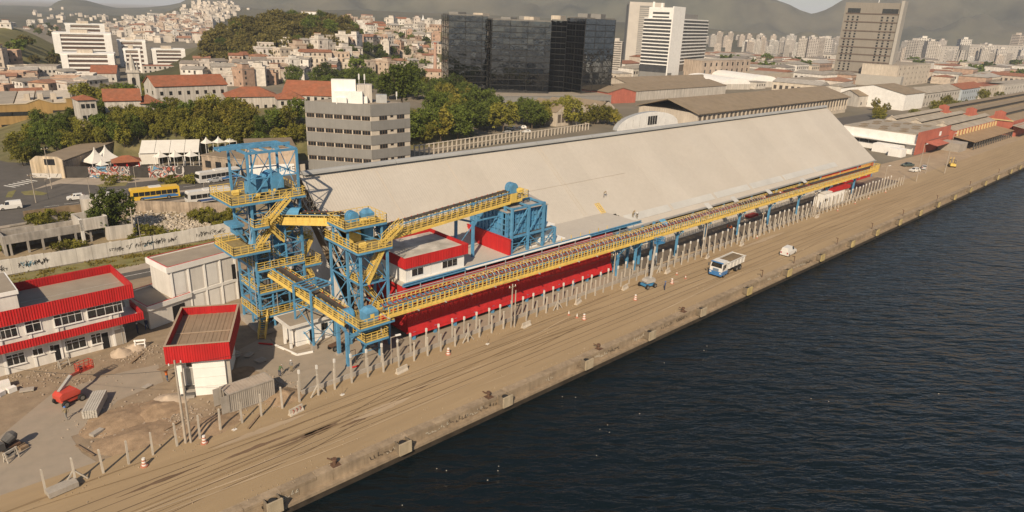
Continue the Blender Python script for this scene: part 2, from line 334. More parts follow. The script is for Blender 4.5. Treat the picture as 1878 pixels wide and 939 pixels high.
# ---- avenue on the inland side
flat('road', [W3(-60,168),W3(30,175.5),W3(66,176),W3(100,168),W3(140,132),W3(440,130),W3(440,156),W3(220,158),W3(150,180),W3(100,196),W3(80,203),W3(37,210),W3(10,215),W3(-60,200)], ASPH, 0.0)
flat('road', [(-40,300),(30,268),(100,300),(120,345),(60,365),(-40,380)], ASPH, 0.006)
flat('pavement', [(60,348),(140,330),(330,318),(420,312),(420,302),(330,310),(130,322)], PAVE, 0.012)
flat('pavement', [W3(-60,166),W3(30,173.6),W3(66,174),W3(100,166),W3(100,168.2),W3(66,176),W3(30,175.6),W3(-60,168.1)], PAVE, 0.012)
flat('pavement', [(70,385),(240,361),(420,338),(420,343),(240,368),(70,392)], PAVE, 0.016)
flat('pavement', [(95,336),(180,318),(375,307),(375,322),(190,340)], PAVE, 0.02)
flat('verge', [(38,352),(60,349),(88,354),(80,358),(45,358)], GRASS, 0.024); flat('verge', [(175,340),(195,336),(235,334),(230,341),(185,343)], GRASS, 0.024)
flat('verge', [(290,338),(330,333),(370,330),(370,334),(300,342)], GRASS, 0.024); flat('verge', [(320,360),(345,355),(345,360),(325,363)], GRASS, 0.024)
flat('verge', [(15,352),(30,348),(22,362),(10,362)], GRASS, 0.024)
LINE = mat('road_paint', (0.62,0.60,0.55), 0.8, 0.25, 2.0)
lines = MB()
for k in range(6):
    p = at(18+8*k, 342-2.2*k); lines.obox((p.x,p.y,0.03), 0.5, 4.0, 0.004, 0.5)
for k in range(9):
    p = at(95+36*k, 378-5.2*k); lines.obox((p.x,p.y,0.018), 3.0, 0.15, 0.004, -0.05)
for k in range(8):
    p = at(195+30*k, 352-4.2*k); lines.obox((p.x,p.y,0.018), 3.0, 0.15, 0.004, 0.1)
struct(lines, 'road_markings', LINE)
# rear access lane behind the site (dirt, grass verge, asphalt)
flat('rear_lane', [W3(-60,124),W3(52,126.5),W3(52,132),W3(-60,131)], ASPH, -0.006)
flat('rear_lane_edge', [W3(-60,129.5),W3(52,130.4),W3(52,133.5),W3(-60,132.6)], PAVE, 0.0)
flat('verge', [W3(-60,132.6),W3(52,133.5),W3(52,140.2),W3(-60,140.2)], GRASS, -0.008)
strip('rear_lane_line', [(-60,127.2,0),(52,128.6,0)], 0.14, LINE, 0.004)['kind'] = 'structure'
flat('demolition_ground', [W3(-60,141.2),W3(62,141.2),W3(70,168),W3(30,170),W3(-60,165)], mat('rubble_ground', (0.30,0.225,0.15), .97, .3, .5, bump=.8, dirt=.5, dirtcol=(.13,.13,.05)), -0.004)

# ---- hills
def hill(name, cx, cy, rx, ry, hfun, m, n=48, rot=0.0):
    mb = MB(); ca, sa = math.cos(rot), math.sin(rot); vs = []; 
    for j in range(n+1):
        for i in range(n+1):
            u, v = (i/n*2-1), (j/n*2-1); x = cx+u*rx*ca-v*ry*sa; y = cy+u*rx*sa+v*ry*ca; vs.append((x, y, hfun(x, y)))
    mb.add(vs, [(j*(n+1)+i, j*(n+1)+i+1, (j+1)*(n+1)+i+1, (j+1)*(n+1)+i) for j in range(n) for i in range(n)])
    return struct(mb, name, m, smooth=True)
def fb(x, y, s, o=4): return mn.fractal(Vector((x*s, y*s, 3.7)), 1.0, 2.0, o)
# terrace with the old red-roofed buildings: front edge polyline
TF = [(-20,262),(31,240),(57,230),(73,221),(97,206),(112,199),(150,204),(190,214),(230,240)]
def terrace(x, y):
    yf = TF[0][1]
    for (x0,y0),(x1,y1) in zip(TF[:-1],TF[1:]):
        if x0 <= x <= x1: yf = lerp(y0,y1,(x-x0)/(x1-x0))
    if x > TF[-1][0]: yf = 240+(x-230)*2
    if x < -20: yf = 262+(-20-x)*1.5
    top = lerp(7.5, 12.0, smooth01((x-60)/70))
    return -0.3+top*smooth01((y-yf+2)/16)*(1-smooth01((y-yf-75)/60))*smooth01((x-20)/36)*(1-smooth01((x-150)/38))
SOILG = mat('hillside_soil', (0.15, 0.125, 0.06), 0.97, 0.4, 0.3, bump=0.8, dirt=0.6, dirtcol=(0.07, 0.085, 0.028), dscale=0.12)
hill('terrace_hill', 115, 270, 165, 100, terrace, SOILG, 70)
FB = dirpt(520, 640); FBZ = zat(560, 26, 640)
def forest_h(x, y):
    u = (x-FB.x)*0.75-(y-FB.y)*0.66; v = (x-FB.x)*0.66+(y-FB.y)*0.75     # u across the view, v away
    prof = 1.0*math.exp(-((u-18)/62)**4)+0.0
    sl = smooth01((u+78)/70)
    return (FBZ-6+fb(x,y,0.012)*3)*sl*math.exp(-((u-5)/82)**4)*math.exp(-(v/120)**4)-1.0
FOREST = mat('wooded_slope', (0.05, 0.055, 0.022), 0.97, 0.45, 0.12, bump=1.0, dirt=0.6, dirtcol=(0.10,0.075,0.03), dscale=0.05, bscale=0.5)
hill('wooded_hill', FB.x, FB.y, 190, 190, forest_h, FOREST, 60)
FC = dirpt(735, 820); FCZ = zat(735, 46, 820)
def favela_h(x, y):
    u = (x-FC.x)*0.81-(y-FC.y)*0.58; v = (x-FC.x)*0.58+(y-FC.y)*0.81
    return FCZ*math.exp(-(u/165)**4)*smooth01((v+230)/230)*(1-smooth01((v-60)/160))*(1+0.05*fb(x,y,0.02))-1.0
hill('hillside_town_hill', FC.x, FC.y, 340, 340, favela_h, SOILG, 60)
FD = dirpt(30, 560); FDZ = zat(30, 58, 560)
def grassy_h(x, y):
    u = (x-FD.x)*0.95-(y-FD.y)*0.3; v = (x-FD.x)*0.3+(y-FD.y)*0.95
    return FDZ*(1-smooth01((u+20)/56))*smooth01((v+105)/110)*(1-smooth01((v-90)/100))+fb(x,y,0.03)*1.2-1.0
hill('grassy_hill', FD.x, FD.y, 160, 220, grassy_h, mat('open_grass_slope', (0.19,0.165,0.065), .97, .3, .15, bump=.6, dirt=.6, dirtcol=(.09,.09,.03), dscale=.06), 50)  # grass base colour with broad darker noise patches
# mountains: range after range, built where they stand
SKY_PTS = [(-500,60),(-200,45),(0,20),(17,15),(44,12),(75,13),(99,15),(116,3),(136,-2),(170,1),(201,10),(225,15),(273,14),(317,10),(341,5),(360,-6),(420,-40),(560,-60),(700,-75),(850,-60),(1000,-75),(1150,-60),(1280,-45),(1370,-15),(1405,0),(1427,7),(1449,18),(1471,25),(1488,21),(1500,14),(1524,0),(1580,-25),(1700,-45),(1800,-38),(1900,-25),(2100,0),(2400,20)]
def skyl(px):
    for (a,b),(c,d) in zip(SKY_PTS[:-1],SKY_PTS[1:]):
        if a <= px <= c: return lerp(b,d,(px-a)/(c-a))
    return 40
MOUNT = mat('mountain_forest', (0.05, 0.054, 0.034), 0.97, 0.6, 0.006, bump=0.6, dirt=0.7, dirtcol=(0.14,0.115,0.075), dscale=0.003, bscale=0.03)
def range_mesh(name, d0, d1, d2, fsky, pxs, nr, seed, nz, rough):
    mb = MB(); vs = []; nc = len(pxs)
    for i, px in enumerate(pxs):
        zc = max(zat(px, fsky(px), d1), 6.0)
        for j in range(nr+1):
            t = j/nr; r = lerp(d0, d2, t); p = dirpt(px, r); tc = (d1-d0)/(d2-d0)
            e = (t/tc) if t < tc else 1-(t-tc)/(1-tc)*0.7
            e = e*e*(3-2*e) if t < tc else e
            rd = 1-abs(mn.fractal(Vector((p.x*nz, p.y*nz, seed)), 1.0, 2.1, 6))*1.6
            z = zc*(e**1.15)*(1+(rd-0.5)*rough*(1-e)*1.6) + (rd-0.6)*zc*0.10*min(1, e*3)*(1-smooth01((e-0.9)/0.1))
            vs.append((p.x, p.y, max(z, -2) if j else -4))
    mb.add(vs, [(i*(nr+1)+j, (i+1)*(nr+1)+j, (i+1)*(nr+1)+j+1, i*(nr+1)+j+1) for i in range(nc-1) for j in range(nr)])
    return struct(mb, name, MOUNT, smooth=True)
range_mesh('mountains', 2500, 3500, 4600, skyl, [-500+10*k for k in range(290)], 60, 1.3, 0.0019, 0.9)
LOWER = [(-400,40),(0,38),(60,34),(140,28),(230,30),(300,26),(345,10),(380,2),(430,12),(520,20),(640,18),(800,24),(950,30),(1200,44),(1400,62),(1560,70),(2000,84)]
def lowl(px):
    for (a,b),(c,d) in zip(LOWER[:-1],LOWER[1:]):
        if a <= px <= c: return lerp(b,d,(px-a)/(c-a))
    return 60
range_mesh('foothills', 1350, 1900, 2500, lowl, [-400+10*k for k in range(180)], 40, 5.1, 0.0022, 0.5)
RK = [(1425,90),(1435,70),(1447,62),(1462,57),(1475,57),(1488,62),(1497,72),(1505,90)]
def rkl(px):
    for (a,b),(c,d) in zip(RK[:-1],RK[1:]):
        if a <= px <= c: return lerp(b,d,(px-a)/(c-a))
    return 95
range_mesh('rock_hill', 2300, 2380, 2460, rkl, [1425+5*k for k in range(17)], 16, 2.2, 0.004, 0.3)
# ================================================================ THE BULK WAREHOUSE
WX0, WX1, EY, EZ, RY, RZ = 48.8, 243.2, 82.9, 5.8, 101.8, 20.6
BY = 2*RY-EY
SL = (RZ-EZ)/(RY-EY)
roofz = lambda y: EZ+SL*(y-EY)
def roofpt(px, py):
    d = Vector((px-939.0, py-469.5, FPX)); wv = Vector((CX.dot(d), CY.dot(d), CZ.dot(d))); n = Vector((0,-SL,1)); o = Vector((0,0,CAMH))
    t = (Vector((0,EY,EZ))-o).dot(n)/wv.dot(n); return o+wv*t
wh = thing('warehouse', 'long warehouse with a vast beige pitched roof beside the quay', 'warehouse', (146, RY, 0))
NP = 22
for k in range(NP):
    x0 = WX0+(WX1-WX0)*k/NP; x1 = WX0+(WX1-WX0)*(k+1)/NP; dz = 0.012*(k%2)
    y0 = EY if x0 > 104 else 85.4
    ya = EY-0.6 if x0 > 104 else 85.6
    MB().sheet((x0,ya,roofz(ya)+dz),(x1+0.06,ya,roofz(ya)+dz),(x1+0.06,RY,RZ+dz),(x0,RY,RZ+dz),0.12).build('roof_panel', ROOFT, wh)
    if k == 0 or k > 19 or True:
        MB().sheet((x1+0.06,BY+0.6,roofz(EY-0.6)+dz),(x0,BY+0.6,roofz(EY-0.6)+dz),(x0,RY,RZ+dz),(x1+0.06,RY,RZ+dz),0.12).build('roof_panel', ROOFT, wh)
RIDGE = mat('blue_grey_ridge', (0.34,0.34,0.33), 0.5, 0.1, 0.3, dirt=.3)
for k in range(11):
    xa = WX0+0.4+(WX1-WX0-0.8)*k/11; xb = xa+(WX1-WX0-0.8)/11-0.15; mb = MB(); pts = []
    for i in range(7):
        an = math.pi*i/6; pts.append((-math.cos(an)*0.75, 0.1+math.sin(an)*0.62))
    vs = [(xa, RY+u, RZ+v) for u,v in pts]+[(xb, RY+u, RZ+v) for u,v in pts]
    mb.add(vs, [(i,i+1,8+i,7+i) for i in range(6)]+[tuple(range(6,-1,-1)), tuple(range(7,14))]); mb.build('ridge_cap', RIDGE, wh)
# fine standing seams across the roof, flashing and gutter at the eave
seam = mat('roof_seam', (0.475,0.42,0.352), .6, .05)
for px, py in ((700,330),(820,300),(1010,300),(1032,340)):
    p = roofpt(px, py); MB().beam((p.x,EY+3.6,roofz(EY+3.6)+0.10),(p.x,RY-0.9,roofz(RY-0.9)+0.10),0.12,0.03).build('roof_seam', seam, wh)
MB().beam((78,93.0,roofz(93.0)+0.05),(122,93.0,roofz(93.0)+0.05),0.10,0.04).build('roof_seam', seam, wh)
SKYL = mat('skylight_sheet', (0.46,0.45,0.42), 0.35, 0.1, 0.2)
for x0, x1 in ((112,128),(129,146),(147,163),(164,181),(182,200),(201,216)):
    MB().sheet((x0,EY+0.5,roofz(EY+0.5)+0.10),(x1,EY+0.5,roofz(EY+0.5)+0.10),(x1,EY+1.9,roofz(EY+1.9)+0.10),(x0,EY+1.9,roofz(EY+1.9)+0.10),0.05).build('eave_skylight', SKYL, wh)
MB().beam((104,EY-0.75,EZ-0.45),(WX1,EY-0.75,EZ-0.45),0.35,0.3).build('gutter', GALV, wh)
PUSH = mat('pale_push_wall', (0.52,0.47,0.40), .9, .12, .5, streak=.25, dirt=.35, dirtcol=(.3,.25,.2))
for k in range(14):
    x0 = 108+k*7; mb = MB(); y = EY-0.2
    mb.add([(x0,y-1.4,-0.1),(x0+6.94,y-1.4,-0.1),(x0+6.94,y,3.0),(x0,y,3.0),(x0,y+0.5,-0.1),(x0+6.94,y+0.5,-0.1),(x0+6.94,y+0.5,3.0),(x0,y+0.5,3.0)],[(0,1,2,3),(3,2,6,7),(1,5,6,2),(4,0,3,7),(5,4,7,6)]); mb.build('push_wall_panel', PUSH, wh)
mb = MB(); mb.ribbed((203,EY-0.55),(WX1-0.3,EY-0.55),0.9,EZ-0.55,0.8,0.08); mb.box(203,WX1-0.3,EY-0.5,EY-0.3,0,EZ-0.5); mb.build('red_side_wall', RED, wh)
mb = MB(); mb.poly([(WX1-0.3,EY,-.1),(WX1-0.3,BY,-.1),(WX1-0.3,BY,EZ-.1),(WX1-0.3,RY,RZ-.2),(WX1-0.3,EY,EZ-.1)]); mb.build('far_gable', RED, wh)
MB().box(WX0+0.6,WX1,BY-0.3,BY,-.1,EZ-.2).build('back_wall', PUSH, wh)
MB().box(60,WX1,EY+1.2,EY+1.4,-.1,EZ-0.6).build('dark_backing', STEEL, wh)  # dark wall added behind the open front to keep the interior dark
for k in range(11): MB().box(108+13.4*k,108.35+13.4*k,EY-0.75,EY-0.35,0,EZ-0.5).build('column', BLUE, wh)
# near gable: open truss band under the roof edge, cladding below it
GX = WX0+0.8
GAB = mat('gable_sheet', (0.62,0.59,0.55), .6, .06, .3, streak=.08, corr=((0,1,0),0.6))
mb = MB(); mb.poly([(GX,BY-.5,-.1),(GX,EY+6.0,-.1),(GX,EY+6.0,1.2),(GX,100.5,12.2),(GX,RY,13.1),(GX,BY-.5,EZ-5)][::-1]); mb.build('gable_cladding', GAB, wh)
TR = mat('pale_truss_steel', (0.38,0.35,0.31), .6, .15)
for xo in (WX0+0.25,WX0+5.0):
    for s in (1,-1):
        Yq = lambda y: y if s > 0 else 2*RY-y
        mb = MB(); mb.beam((xo,Yq(EY+.4),EZ-0.2),(xo,RY,RZ-0.35),0.28,0.3); mb.beam((xo,Yq(EY+3.2),EZ-1.4),(xo,RY,RZ-3.9),0.24,0.26)
        n = 14
        for k in range(n):
            t0, t1 = k/n, (k+1)/n; a0 = (xo,Yq(lerp(EY+.4,RY,t0)),lerp(EZ-.2,RZ-.35,t0)); b1 = (xo,Yq(lerp(EY+3.2,RY,t1)),lerp(EZ-1.4,RZ-3.9,t1)); b0 = (xo,Yq(lerp(EY+3.2,RY,t0)),lerp(EZ-1.4,RZ-3.9,t0))
            mb.beam(a0,b1,0.1); mb.beam(a0,b0,0.1)
        mb.build('gable_truss', TR, wh)
mb = MB()
for t in (0.1,0.3,0.5,0.7,0.9):
    y = lerp(EY,RY,t); mb.beam((WX0,y,roofz(y)-0.5),(WX0+5.2,y,roofz(y)-0.5),0.15); mb.beam((WX0,y,roofz(y)-2.5),(WX0+5.2,y,roofz(y)-2.5),0.12)
mb.build('purlin', TR, wh)
# ladder hatch left lying on the roof
p = roofpt(1103,386); t_ = thing('roof_ladder', 'yellow access ladder frame lying on the big beige roof', 'ladder', p)
for dx in (-0.6,0,0.6): MB().beam((p.x+dx,p.y-0.8,roofz(p.y-0.8)+0.15),(p.x+dx,p.y+1.4,roofz(p.y+1.4)+0.15),0.12).build('stile', YEL, t_)
mb = MB()
for k in range(7):
    y = p.y-0.7+k*0.33; mb.beam((p.x-.6,y,roofz(y)+.22),(p.x+.6,y,roofz(y)+.22),0.07)
mb.build('rung', YEL, t_)

# ---------------- annex (flat roof, red cladding, on blue columns)
AX0, AX1, AY, AZ = 52.0, 108.0, 77.7, 8.45
an = thing('annex', 'flat-roofed red-clad annex along the front of the warehouse', 'building', (80, 80, 0))
for k in range(8):
    x0 = AX0+k*7.0
    if x0 < 104.9: MB().box(x0,x0+6.97,AY+0.25,88.2 if x0 < 92 else 86.6,AZ-0.2,AZ+0.012*(k%2)).build('roof_panel', ROOFT, an)
for k in range(12):
    x0 = AX0+0.1+k*3.9; mb = MB(); mb.ribbed((x0,76.75),(x0+3.88,76.75),2.35,AZ-0.35,0.33,0.06); mb.build('wall_sheet', RED, an)
    mb = MB(); p_, q_ = x0, x0+3.88
    mb.add([(p_,76.1,0.78),(q_,76.1,0.78),(q_,76.8,2.4),(p_,76.8,2.4)], [(0,1,2,3)]); mb.build('skirt_sheet', RED, an)
MB().box(AX0,AX0+46.8,76.85,77.0,1.0,AZ-.3).build('backing_wall', RED, an)
mb = MB(); mb.ribbed((AX0+0.05,88),(AX0+0.05,76.9),1.0,AZ-.3,0.33,0.05); mb.box(AX0+0.1,AX0+0.2,77,88,1.0,AZ-.3); mb.build('end_wall', RED, an)
mb = MB()
for zz, yy in ((AZ+0.25,AY-0.2),(AZ-0.05,AY-0.35)): mb.beam((AX0,yy,zz),(AX1+0.5,yy,zz),0.16,0.16)
mb.beam((AX0,AY,AZ-0.1),(AX1+0.5,AY,AZ-0.1),0.2,0.42); mb.build('blue_gutter_rail', BLUE, an)
for k in range(16):
    x = 53+k*3.9; MB().box(x-.22,x+.22,76.3,76.7,0,1.3 if x < 98.5 else AZ-.3).build('column', BLUE, an)
mb = MB()
for k in range(15):
    x = 53+k*3.9
    if k%3 == 0: mb.beam((x,76.55,0.15),(x+1.9,76.55,1.2) if x < 97 else (x+3.9,76.5,6),0.12)
    if k%3 == 2 and x < 98: mb.beam((x,76.55,0.15),(x-1.9,76.55,1.2),0.12)
for x in (100.5,104.2,108): mb.beam((x,76.5,4.4),(x,84,4.4),0.18); mb.beam((x,76.5,0.2),(x,82,7.5),0.12)
mb.beam((98.5,76.5,4.2),(112,76.5,4.2),0.2); mb.build('bracing', BLUE, an)
MB().box(AX0+0.5,110,84.2,84.4,0,7.9).build('dark_backing', DARK, an)  # near-black sheet stands in for the unlit depth under the annex
MB().box(85,88,79,81,8.46,8.62).build('roof_hatch', WHITE2, an); MB().box(78,81,79.0,79.3,8.47,8.7).build('roof_kerb', WHITE2, an)
for k in range(6):
    x = 98-2.5*k; MB().beam((x,AY-.1,AZ),(x,AY-.1,AZ+1.0),.09).build('roof_post', YEL, an)

# ---------------- white office standing on the annex
of = thing('rooftop_office', 'white cabin with red fascia and pale roof standing on the annex', 'building', (58.5, 82.5, AZ))
OX0, OX1, OY0, OY1 = 52.9, 63.9, 78.3, 87.4
MB().box(OX0,OX1,OY0,OY1,AZ,11.1).build('wall', WHITE2, of)
mb = MB(); e = 0.45
for p_, q_ in (((OX0-e,OY0-e),(OX1+e,OY0-e)),((OX1+e,OY0-e),(OX1+e,OY1+e)),((OX1+e,OY1+e),(OX0-e,OY1+e)),((OX0-e,OY1+e),(OX0-e,OY0-e))): mb.ribbed(p_,q_,10.8,12.45,0.3,0.05)
i_ = 0.33
mb.box(OX0-e,OX1+e,OY0-e+.01,OY0-i_,10.8,12.44); mb.box(OX0-e,OX1+e,OY1+i_,OY1+e-.01,10.8,12.44); mb.box(OX0-e+.01,OX0-i_,OY0-i_,OY1+i_,10.8,12.43); mb.box(OX1+i_,OX1+e-.01,OY0-i_,OY1+i_,10.8,12.43)
mb.build('fascia', RED, of)
TRS = mat('weathered_roof_sheet', (0.60,0.56,0.50), .6, .1, .6, dirt=.9, dirtcol=(0.22,0.20,0.165), dscale=.35, corr=((1,0,0),0.45))
for k in range(4): MB().box(OX0-.3+k*2.9,OX0-.3+(k+1)*2.9-.03,OY0-.3,OY1+.3,11.7,11.9+.01*(k%2)).build('roof_sheet', TRS, of)
def window_at(parent, xa, xb, y, za, zb, panes, frame=None):
    wdw = MB().box(xa-.07,xb+.07,y-.05,y+.02,za-.07,zb+.07).build('window', frame or WHITE2, parent)
    n = panes; g_ = (xb-xa)/n
    for k in range(n):
        q = MB().box(xa+k*g_+.04,xa+(k+1)*g_-.04,y-.07,y-.04,za,zb).build('pane', GLASS, None, off=parent['_off']); q.parent = wdw
window_at(of, at(755,504,y=OY0).x, at(776,500,y=OY0).x, OY0, 9.25, 10.3, 2); window_at(of, at(811,490,y=OY0).x, at(838,487,y=OY0).x, OY0, 9.25, 10.3, 3)
for x in (OX0+.02,57.4,60.6): MB().box(x,x+.08,OY0-.03,OY0+.01,AZ,10.8).build('wall_joint', WHITE, of)
MB().box(OX0-.15,OX1+.15,OY0-.25,OY0-.02,AZ+.02,AZ+.2).build('sill_band', WHITE, of)

# ================================================================ STEEL, STAIRS, GALLERIES
def stair(parent, p, q, wd=1.0, side=(0,-1,0), m=None):
    """one flight p (low) -> q (high) with treads and handrails"""
    p, q = Vector(p), Vector(q); s = Vector(side)*wd; mb = MB(); n = max(4, int(abs(q.z-p.z)/0.22))
    for o in (Vector((0,0,0)), s):
        mb.beam(p+o, q+o, 0.08, 0.3)
        mb.beam(p+o+Vector((0,0,1.05)), q+o+Vector((0,0,1.05)), 0.07); mb.beam(p+o+Vector((0,0,.6)), q+o+Vector((0,0,.6)), 0.06)
        for k in range(5): c = p.lerp(q,k/4)+o; mb.beam(c, c+Vector((0,0,1.05)), 0.06)
    for k in range(n):
        c = p.lerp(q,(k+.5)/n)+Vector((0,0,.12)); d = (q-p); d.z = 0; d = d.normalized()*0.13
        mb.quad(c-d, c+d, c+d+s, c-d+s)
    return mb.build('stair_flight', m or YEL, parent)
GRAT = mat('yellow_deck_grating', (0.25,0.19,0.085), .7, .3, 2.0)
def platform(parent, x0, x1, y0, y1, z, sides='NSEW', h=1.15):
    d = MB(); d.box(x0,x1,y0,y1,z-.06,z); d.build('deck', GRAT, parent)
    b = MB()
    for a_, c_ in (((x0,y0),(x1,y0)),((x1,y0),(x1,y1)),((x1,y1),(x0,y1)),((x0,y1),(x0,y0))): b.beam((*a_,z-.2),(*c_,z-.2),.14,.28)
    b.build('deck_beam', BLUE, parent)
    c = {'S':((x0,y0,z),(x1,y0,z)),'E':((x1,y0,z),(x1,y1,z)),'N':((x1,y1,z),(x0,y1,z)),'W':((x0,y1,z),(x0,y0,z))}
    for s in sides: MB().rail(list(c[s]),h,1.0,.07,2,.16).build('handrail', YEL, parent)
def frame_face(mb, a, b, z0, z1, br='x', wd=.14):
    """horizontal beam at z1 and bracing between columns at plan points a and b"""
    mb.beam((*a,z1),(*b,z1),.16,.2)
    if br in 'x/': mb.beam((*a,z0),(*b,z1),wd)
    if br in 'x\\': mb.beam((*b,z0),(*a,z1),wd)
def head_drum(parent, c, r, L_, axis='y', name='elevator_head'):
    """rounded machine housing: box below, half cylinder on top"""
    mb = MB(); n = 10; vs = []
    for s in (-1,1):
        for i in range(n+1):
            an = math.pi*i/n; u, v = -math.cos(an)*r, math.sin(an)*r
            vs.append((c[0]+u, c[1]+s*L_/2, c[2]+v) if axis == 'y' else (c[0]+s*L_/2, c[1]+u, c[2]+v))
        for u in (r,-r): vs.append((c[0]+u, c[1]+s*L_/2, c[2]-r*0.9) if axis == 'y' else (c[0]+s*L_/2, c[1]+u, c[2]-r*0.9))
    k = n+3
    mb.add(vs, [(i,(i+1)%k,k+(i+1)%k,k+i) for i in range(k)]+[tuple(range(k-1,-1,-1)),tuple(range(k,2*k))])
    for s in (-0.35,0,0.35):
        rr = r+.05
        for i in range(n):
            a0, a1 = math.pi*i/n, math.pi*(i+1)/n
            f_ = (lambda an: (c[0]-math.cos(an)*rr, c[1]+s*L_, c[2]+math.sin(an)*rr)) if axis == 'y' else (lambda an: (c[0]+s*L_, c[1]-math.cos(an)*rr, c[2]+math.sin(an)*rr))
            mb.beam(f_(a0),f_(a1),.1,.06)
    return mb.build(name, BLUE, parent)
def motor(parent, c, m=None):
    mb = MB(); mb.tube((c[0]-.5,c[1],c[2]+.4),(c[0]+.4,c[1],c[2]+.4),.34,10); mb.box(c[0]-.45,c[0]+.35,c[1]-.38,c[1]+.38,c[2],c[2]+.2); mb.tube((c[0]+.4,c[1],c[2]+.4),(c[0]+.75,c[1],c[2]+.4),.16,8)
    return mb.build('motor', m or YEL, parent)
BELT = mat('conveyor_belt', (0.055,0.045,0.036), .8, .3, .8)
def gallery(parent, p, q, half=1.15, belt_h=1.0, step=2.4, solid=False, belt=True, hoops=False, rails='LR'):
    """inclined conveyor gallery p->q: girders, walkways, railing panels, idler frames, belt"""
    p, q = Vector(p), Vector(q); d = q-p; L_ = d.length; u = Vector((d.y,-d.x,0)).normalized(); n = max(1,round(L_/step)); up = Vector((0,0,1))
    for s in (-1,1): MB().beam(p+u*half*s-up*.16, q+u*half*s-up*.16, .14, .36).build('girder', YEL, parent)
    MB().sheet(p-u*half, p+u*half, q+u*half, q-u*half, .05).build('deck', GRAT, parent)
    for k in range(n):
        a_, b_ = p.lerp(q,k/n+.004), p.lerp(q,(k+1)/n-.004)
        for s, ch in ((1,'R'),(-1,'L')):
            if ch not in rails: continue
            mb = MB(); o = u*half*s
            for hh in (1.15,.78,.42): mb.beam(a_+o+up*hh,b_+o+up*hh,.06)
            for t in (0,.5,1): c = a_.lerp(b_,t)+o; mb.beam(c-up*.1,c+up*1.15,.07)
            mb.beam(a_+o+up*.08,b_+o+up*.08,.03,.16)
            if solid: mb.beam(a_+o+up*.45,b_+o+up*.45,.025,.75)
            mb.build('railing_panel', YEL, parent)
        for t in (.25,.75):
            c = a_.lerp(b_,t); mb = MB(); mb.beam(c-u*.55,c-u*.55+up*belt_h,.08); mb.beam(c+u*.55,c+u*.55+up*belt_h,.08); mb.beam(c-u*.62+up*(belt_h+.16),c-u*.2+up*(belt_h-.04),.12); mb.beam(c+u*.62+up*(belt_h+.16),c+u*.2+up*(belt_h-.04),.12); mb.beam(c-u*.2+up*(belt_h-.04),c+u*.2+up*(belt_h-.04),.12)
            mb.build('idler_frame', YEL, parent)
            if hoops: 
                mb = MB(); prev = None
                for i in range(7):
                    an_ = math.pi*i/6; pt = c-u*math.cos(an_)*.8+up*(belt_h+.1+math.sin(an_)*.65)
                    if prev: mb.tube(prev,pt,.05,5,cap=False)
                    prev = pt
                mb.build('cover_hoop', PALEC, parent)
    for s in (-.6,.6): MB().beam(p+u*s+up*(belt_h-.1),q+u*s+up*(belt_h-.1),.1,.16).build('stringer', BLUE, parent)
    if belt:
        mb = MB(); 
        for a0,a1,h0,h1 in ((-.55,-.2,.22,.08),(-.2,.2,.08,.08),(.2,.55,.08,.22)): mb.sheet(p+u*a0+up*(belt_h+h0),p+u*a1+up*(belt_h+h1),q+u*a1+up*(belt_h+h1),q+u*a0+up*(belt_h+h0),.03)
        mb.build('belt', BELT, parent)
        for k in range(max(2,n*2)):
            c = p.lerp(q,(k+.5)/(n*2)); MB().tube(c-u*.75+up*(belt_h+.05),c-u*.6+up*(belt_h+.22),.09,6).build('roller_end', REDR, parent)

# ---------------- tall transfer tower
T1 = thing('conveyor_tower', 'tall blue steel conveyor tower with yellow stairs at the warehouse gable', 'tower', (40, 95.3, 0))
tx0, tx1, ty0, ty1, TZ = 36.6, 43.8, 92.0, 98.6, 27.0
MB().box(tx0-.6,tx1+.6,ty0-.6,ty1+.6,-.1,.7).build('plinth', CONC, T1)
for x in (tx0,tx1):
    for y in (ty0,ty1): MB().box(x-.15,x+.15,y-.15,y+.15,.7,TZ).build('column', BLUE, T1)
for x, y, z in ((38.6,ty0,13.2),(41.2,ty0,20.2),(tx0,95.2,13.2),(tx1,95.2,20.2),(39.8,ty0,27),(39.8,ty1,27)): MB().box(x-.11,x+.11,y-.11,y+.11,.7 if z < 27 else 20.3,z).build('column', BLUE, T1)
LV = [0.9,4.0,7.0,10.0,13.2,16.8,20.2]
for i in range(len(LV)-1):
    mb = MB()
    for j, (a_, b_) in enumerate((((tx0,ty0),(tx1,ty0)),((tx1,ty0),(tx1,ty1)),((tx1,ty1),(tx0,ty1)),((tx0,ty1),(tx0,ty0)))): frame_face(mb, a_, b_, LV[i], LV[i+1], 'x/\\x'[(i+j)%4], .1)
    mb.build('bracing', BLUE, T1)
mb = MB()
for a_, b_ in (((tx0,ty0),(tx1,ty0)),((tx1,ty0),(tx1,ty1)),((tx1,ty1),(tx0,ty1)),((tx0,ty1),(tx0,ty0))): mb.beam((*a_,TZ),(*b_,TZ),.26,.34); mb.beam((*a_,23.4),(*b_,23.4),.14)
for x in (38.2,39.8,41.6): mb.beam((x,ty0,TZ),(x,ty1,TZ),.18,.26)
mb.beam((34.2,95.3,TZ+.25),(tx1+.6,95.3,TZ+.25),.24,.42); mb.beam((34.2,ty1-1.2,TZ+.1),(tx0,ty1-1.2,TZ+.1),.2,.3); mb.beam((34.3,95.3,TZ),(34.3,ty1-1.2,TZ),.2)
mb.build('top_frame', BLUE, T1)
mb = MB()
for a_, b_ in (((39.8,ty1),(tx1,ty1)),((tx0,ty1),(39.8,ty1)),((tx1,ty0),(tx1,ty1))): mb.beam((*a_,20.4),(*b_,TZ),.09); mb.beam((*b_,20.4),(*a_,TZ),.09)
mb.beam((tx0,ty0,23.4),(38.0,ty0,TZ),.16); mb.beam((tx0,ty0,20.4),(39.6,ty0,23.6),.12); mb.beam((39.8,ty0,20.4),(tx1,ty0,TZ),.09); mb.build('roof_bracing', BLUE, T1)
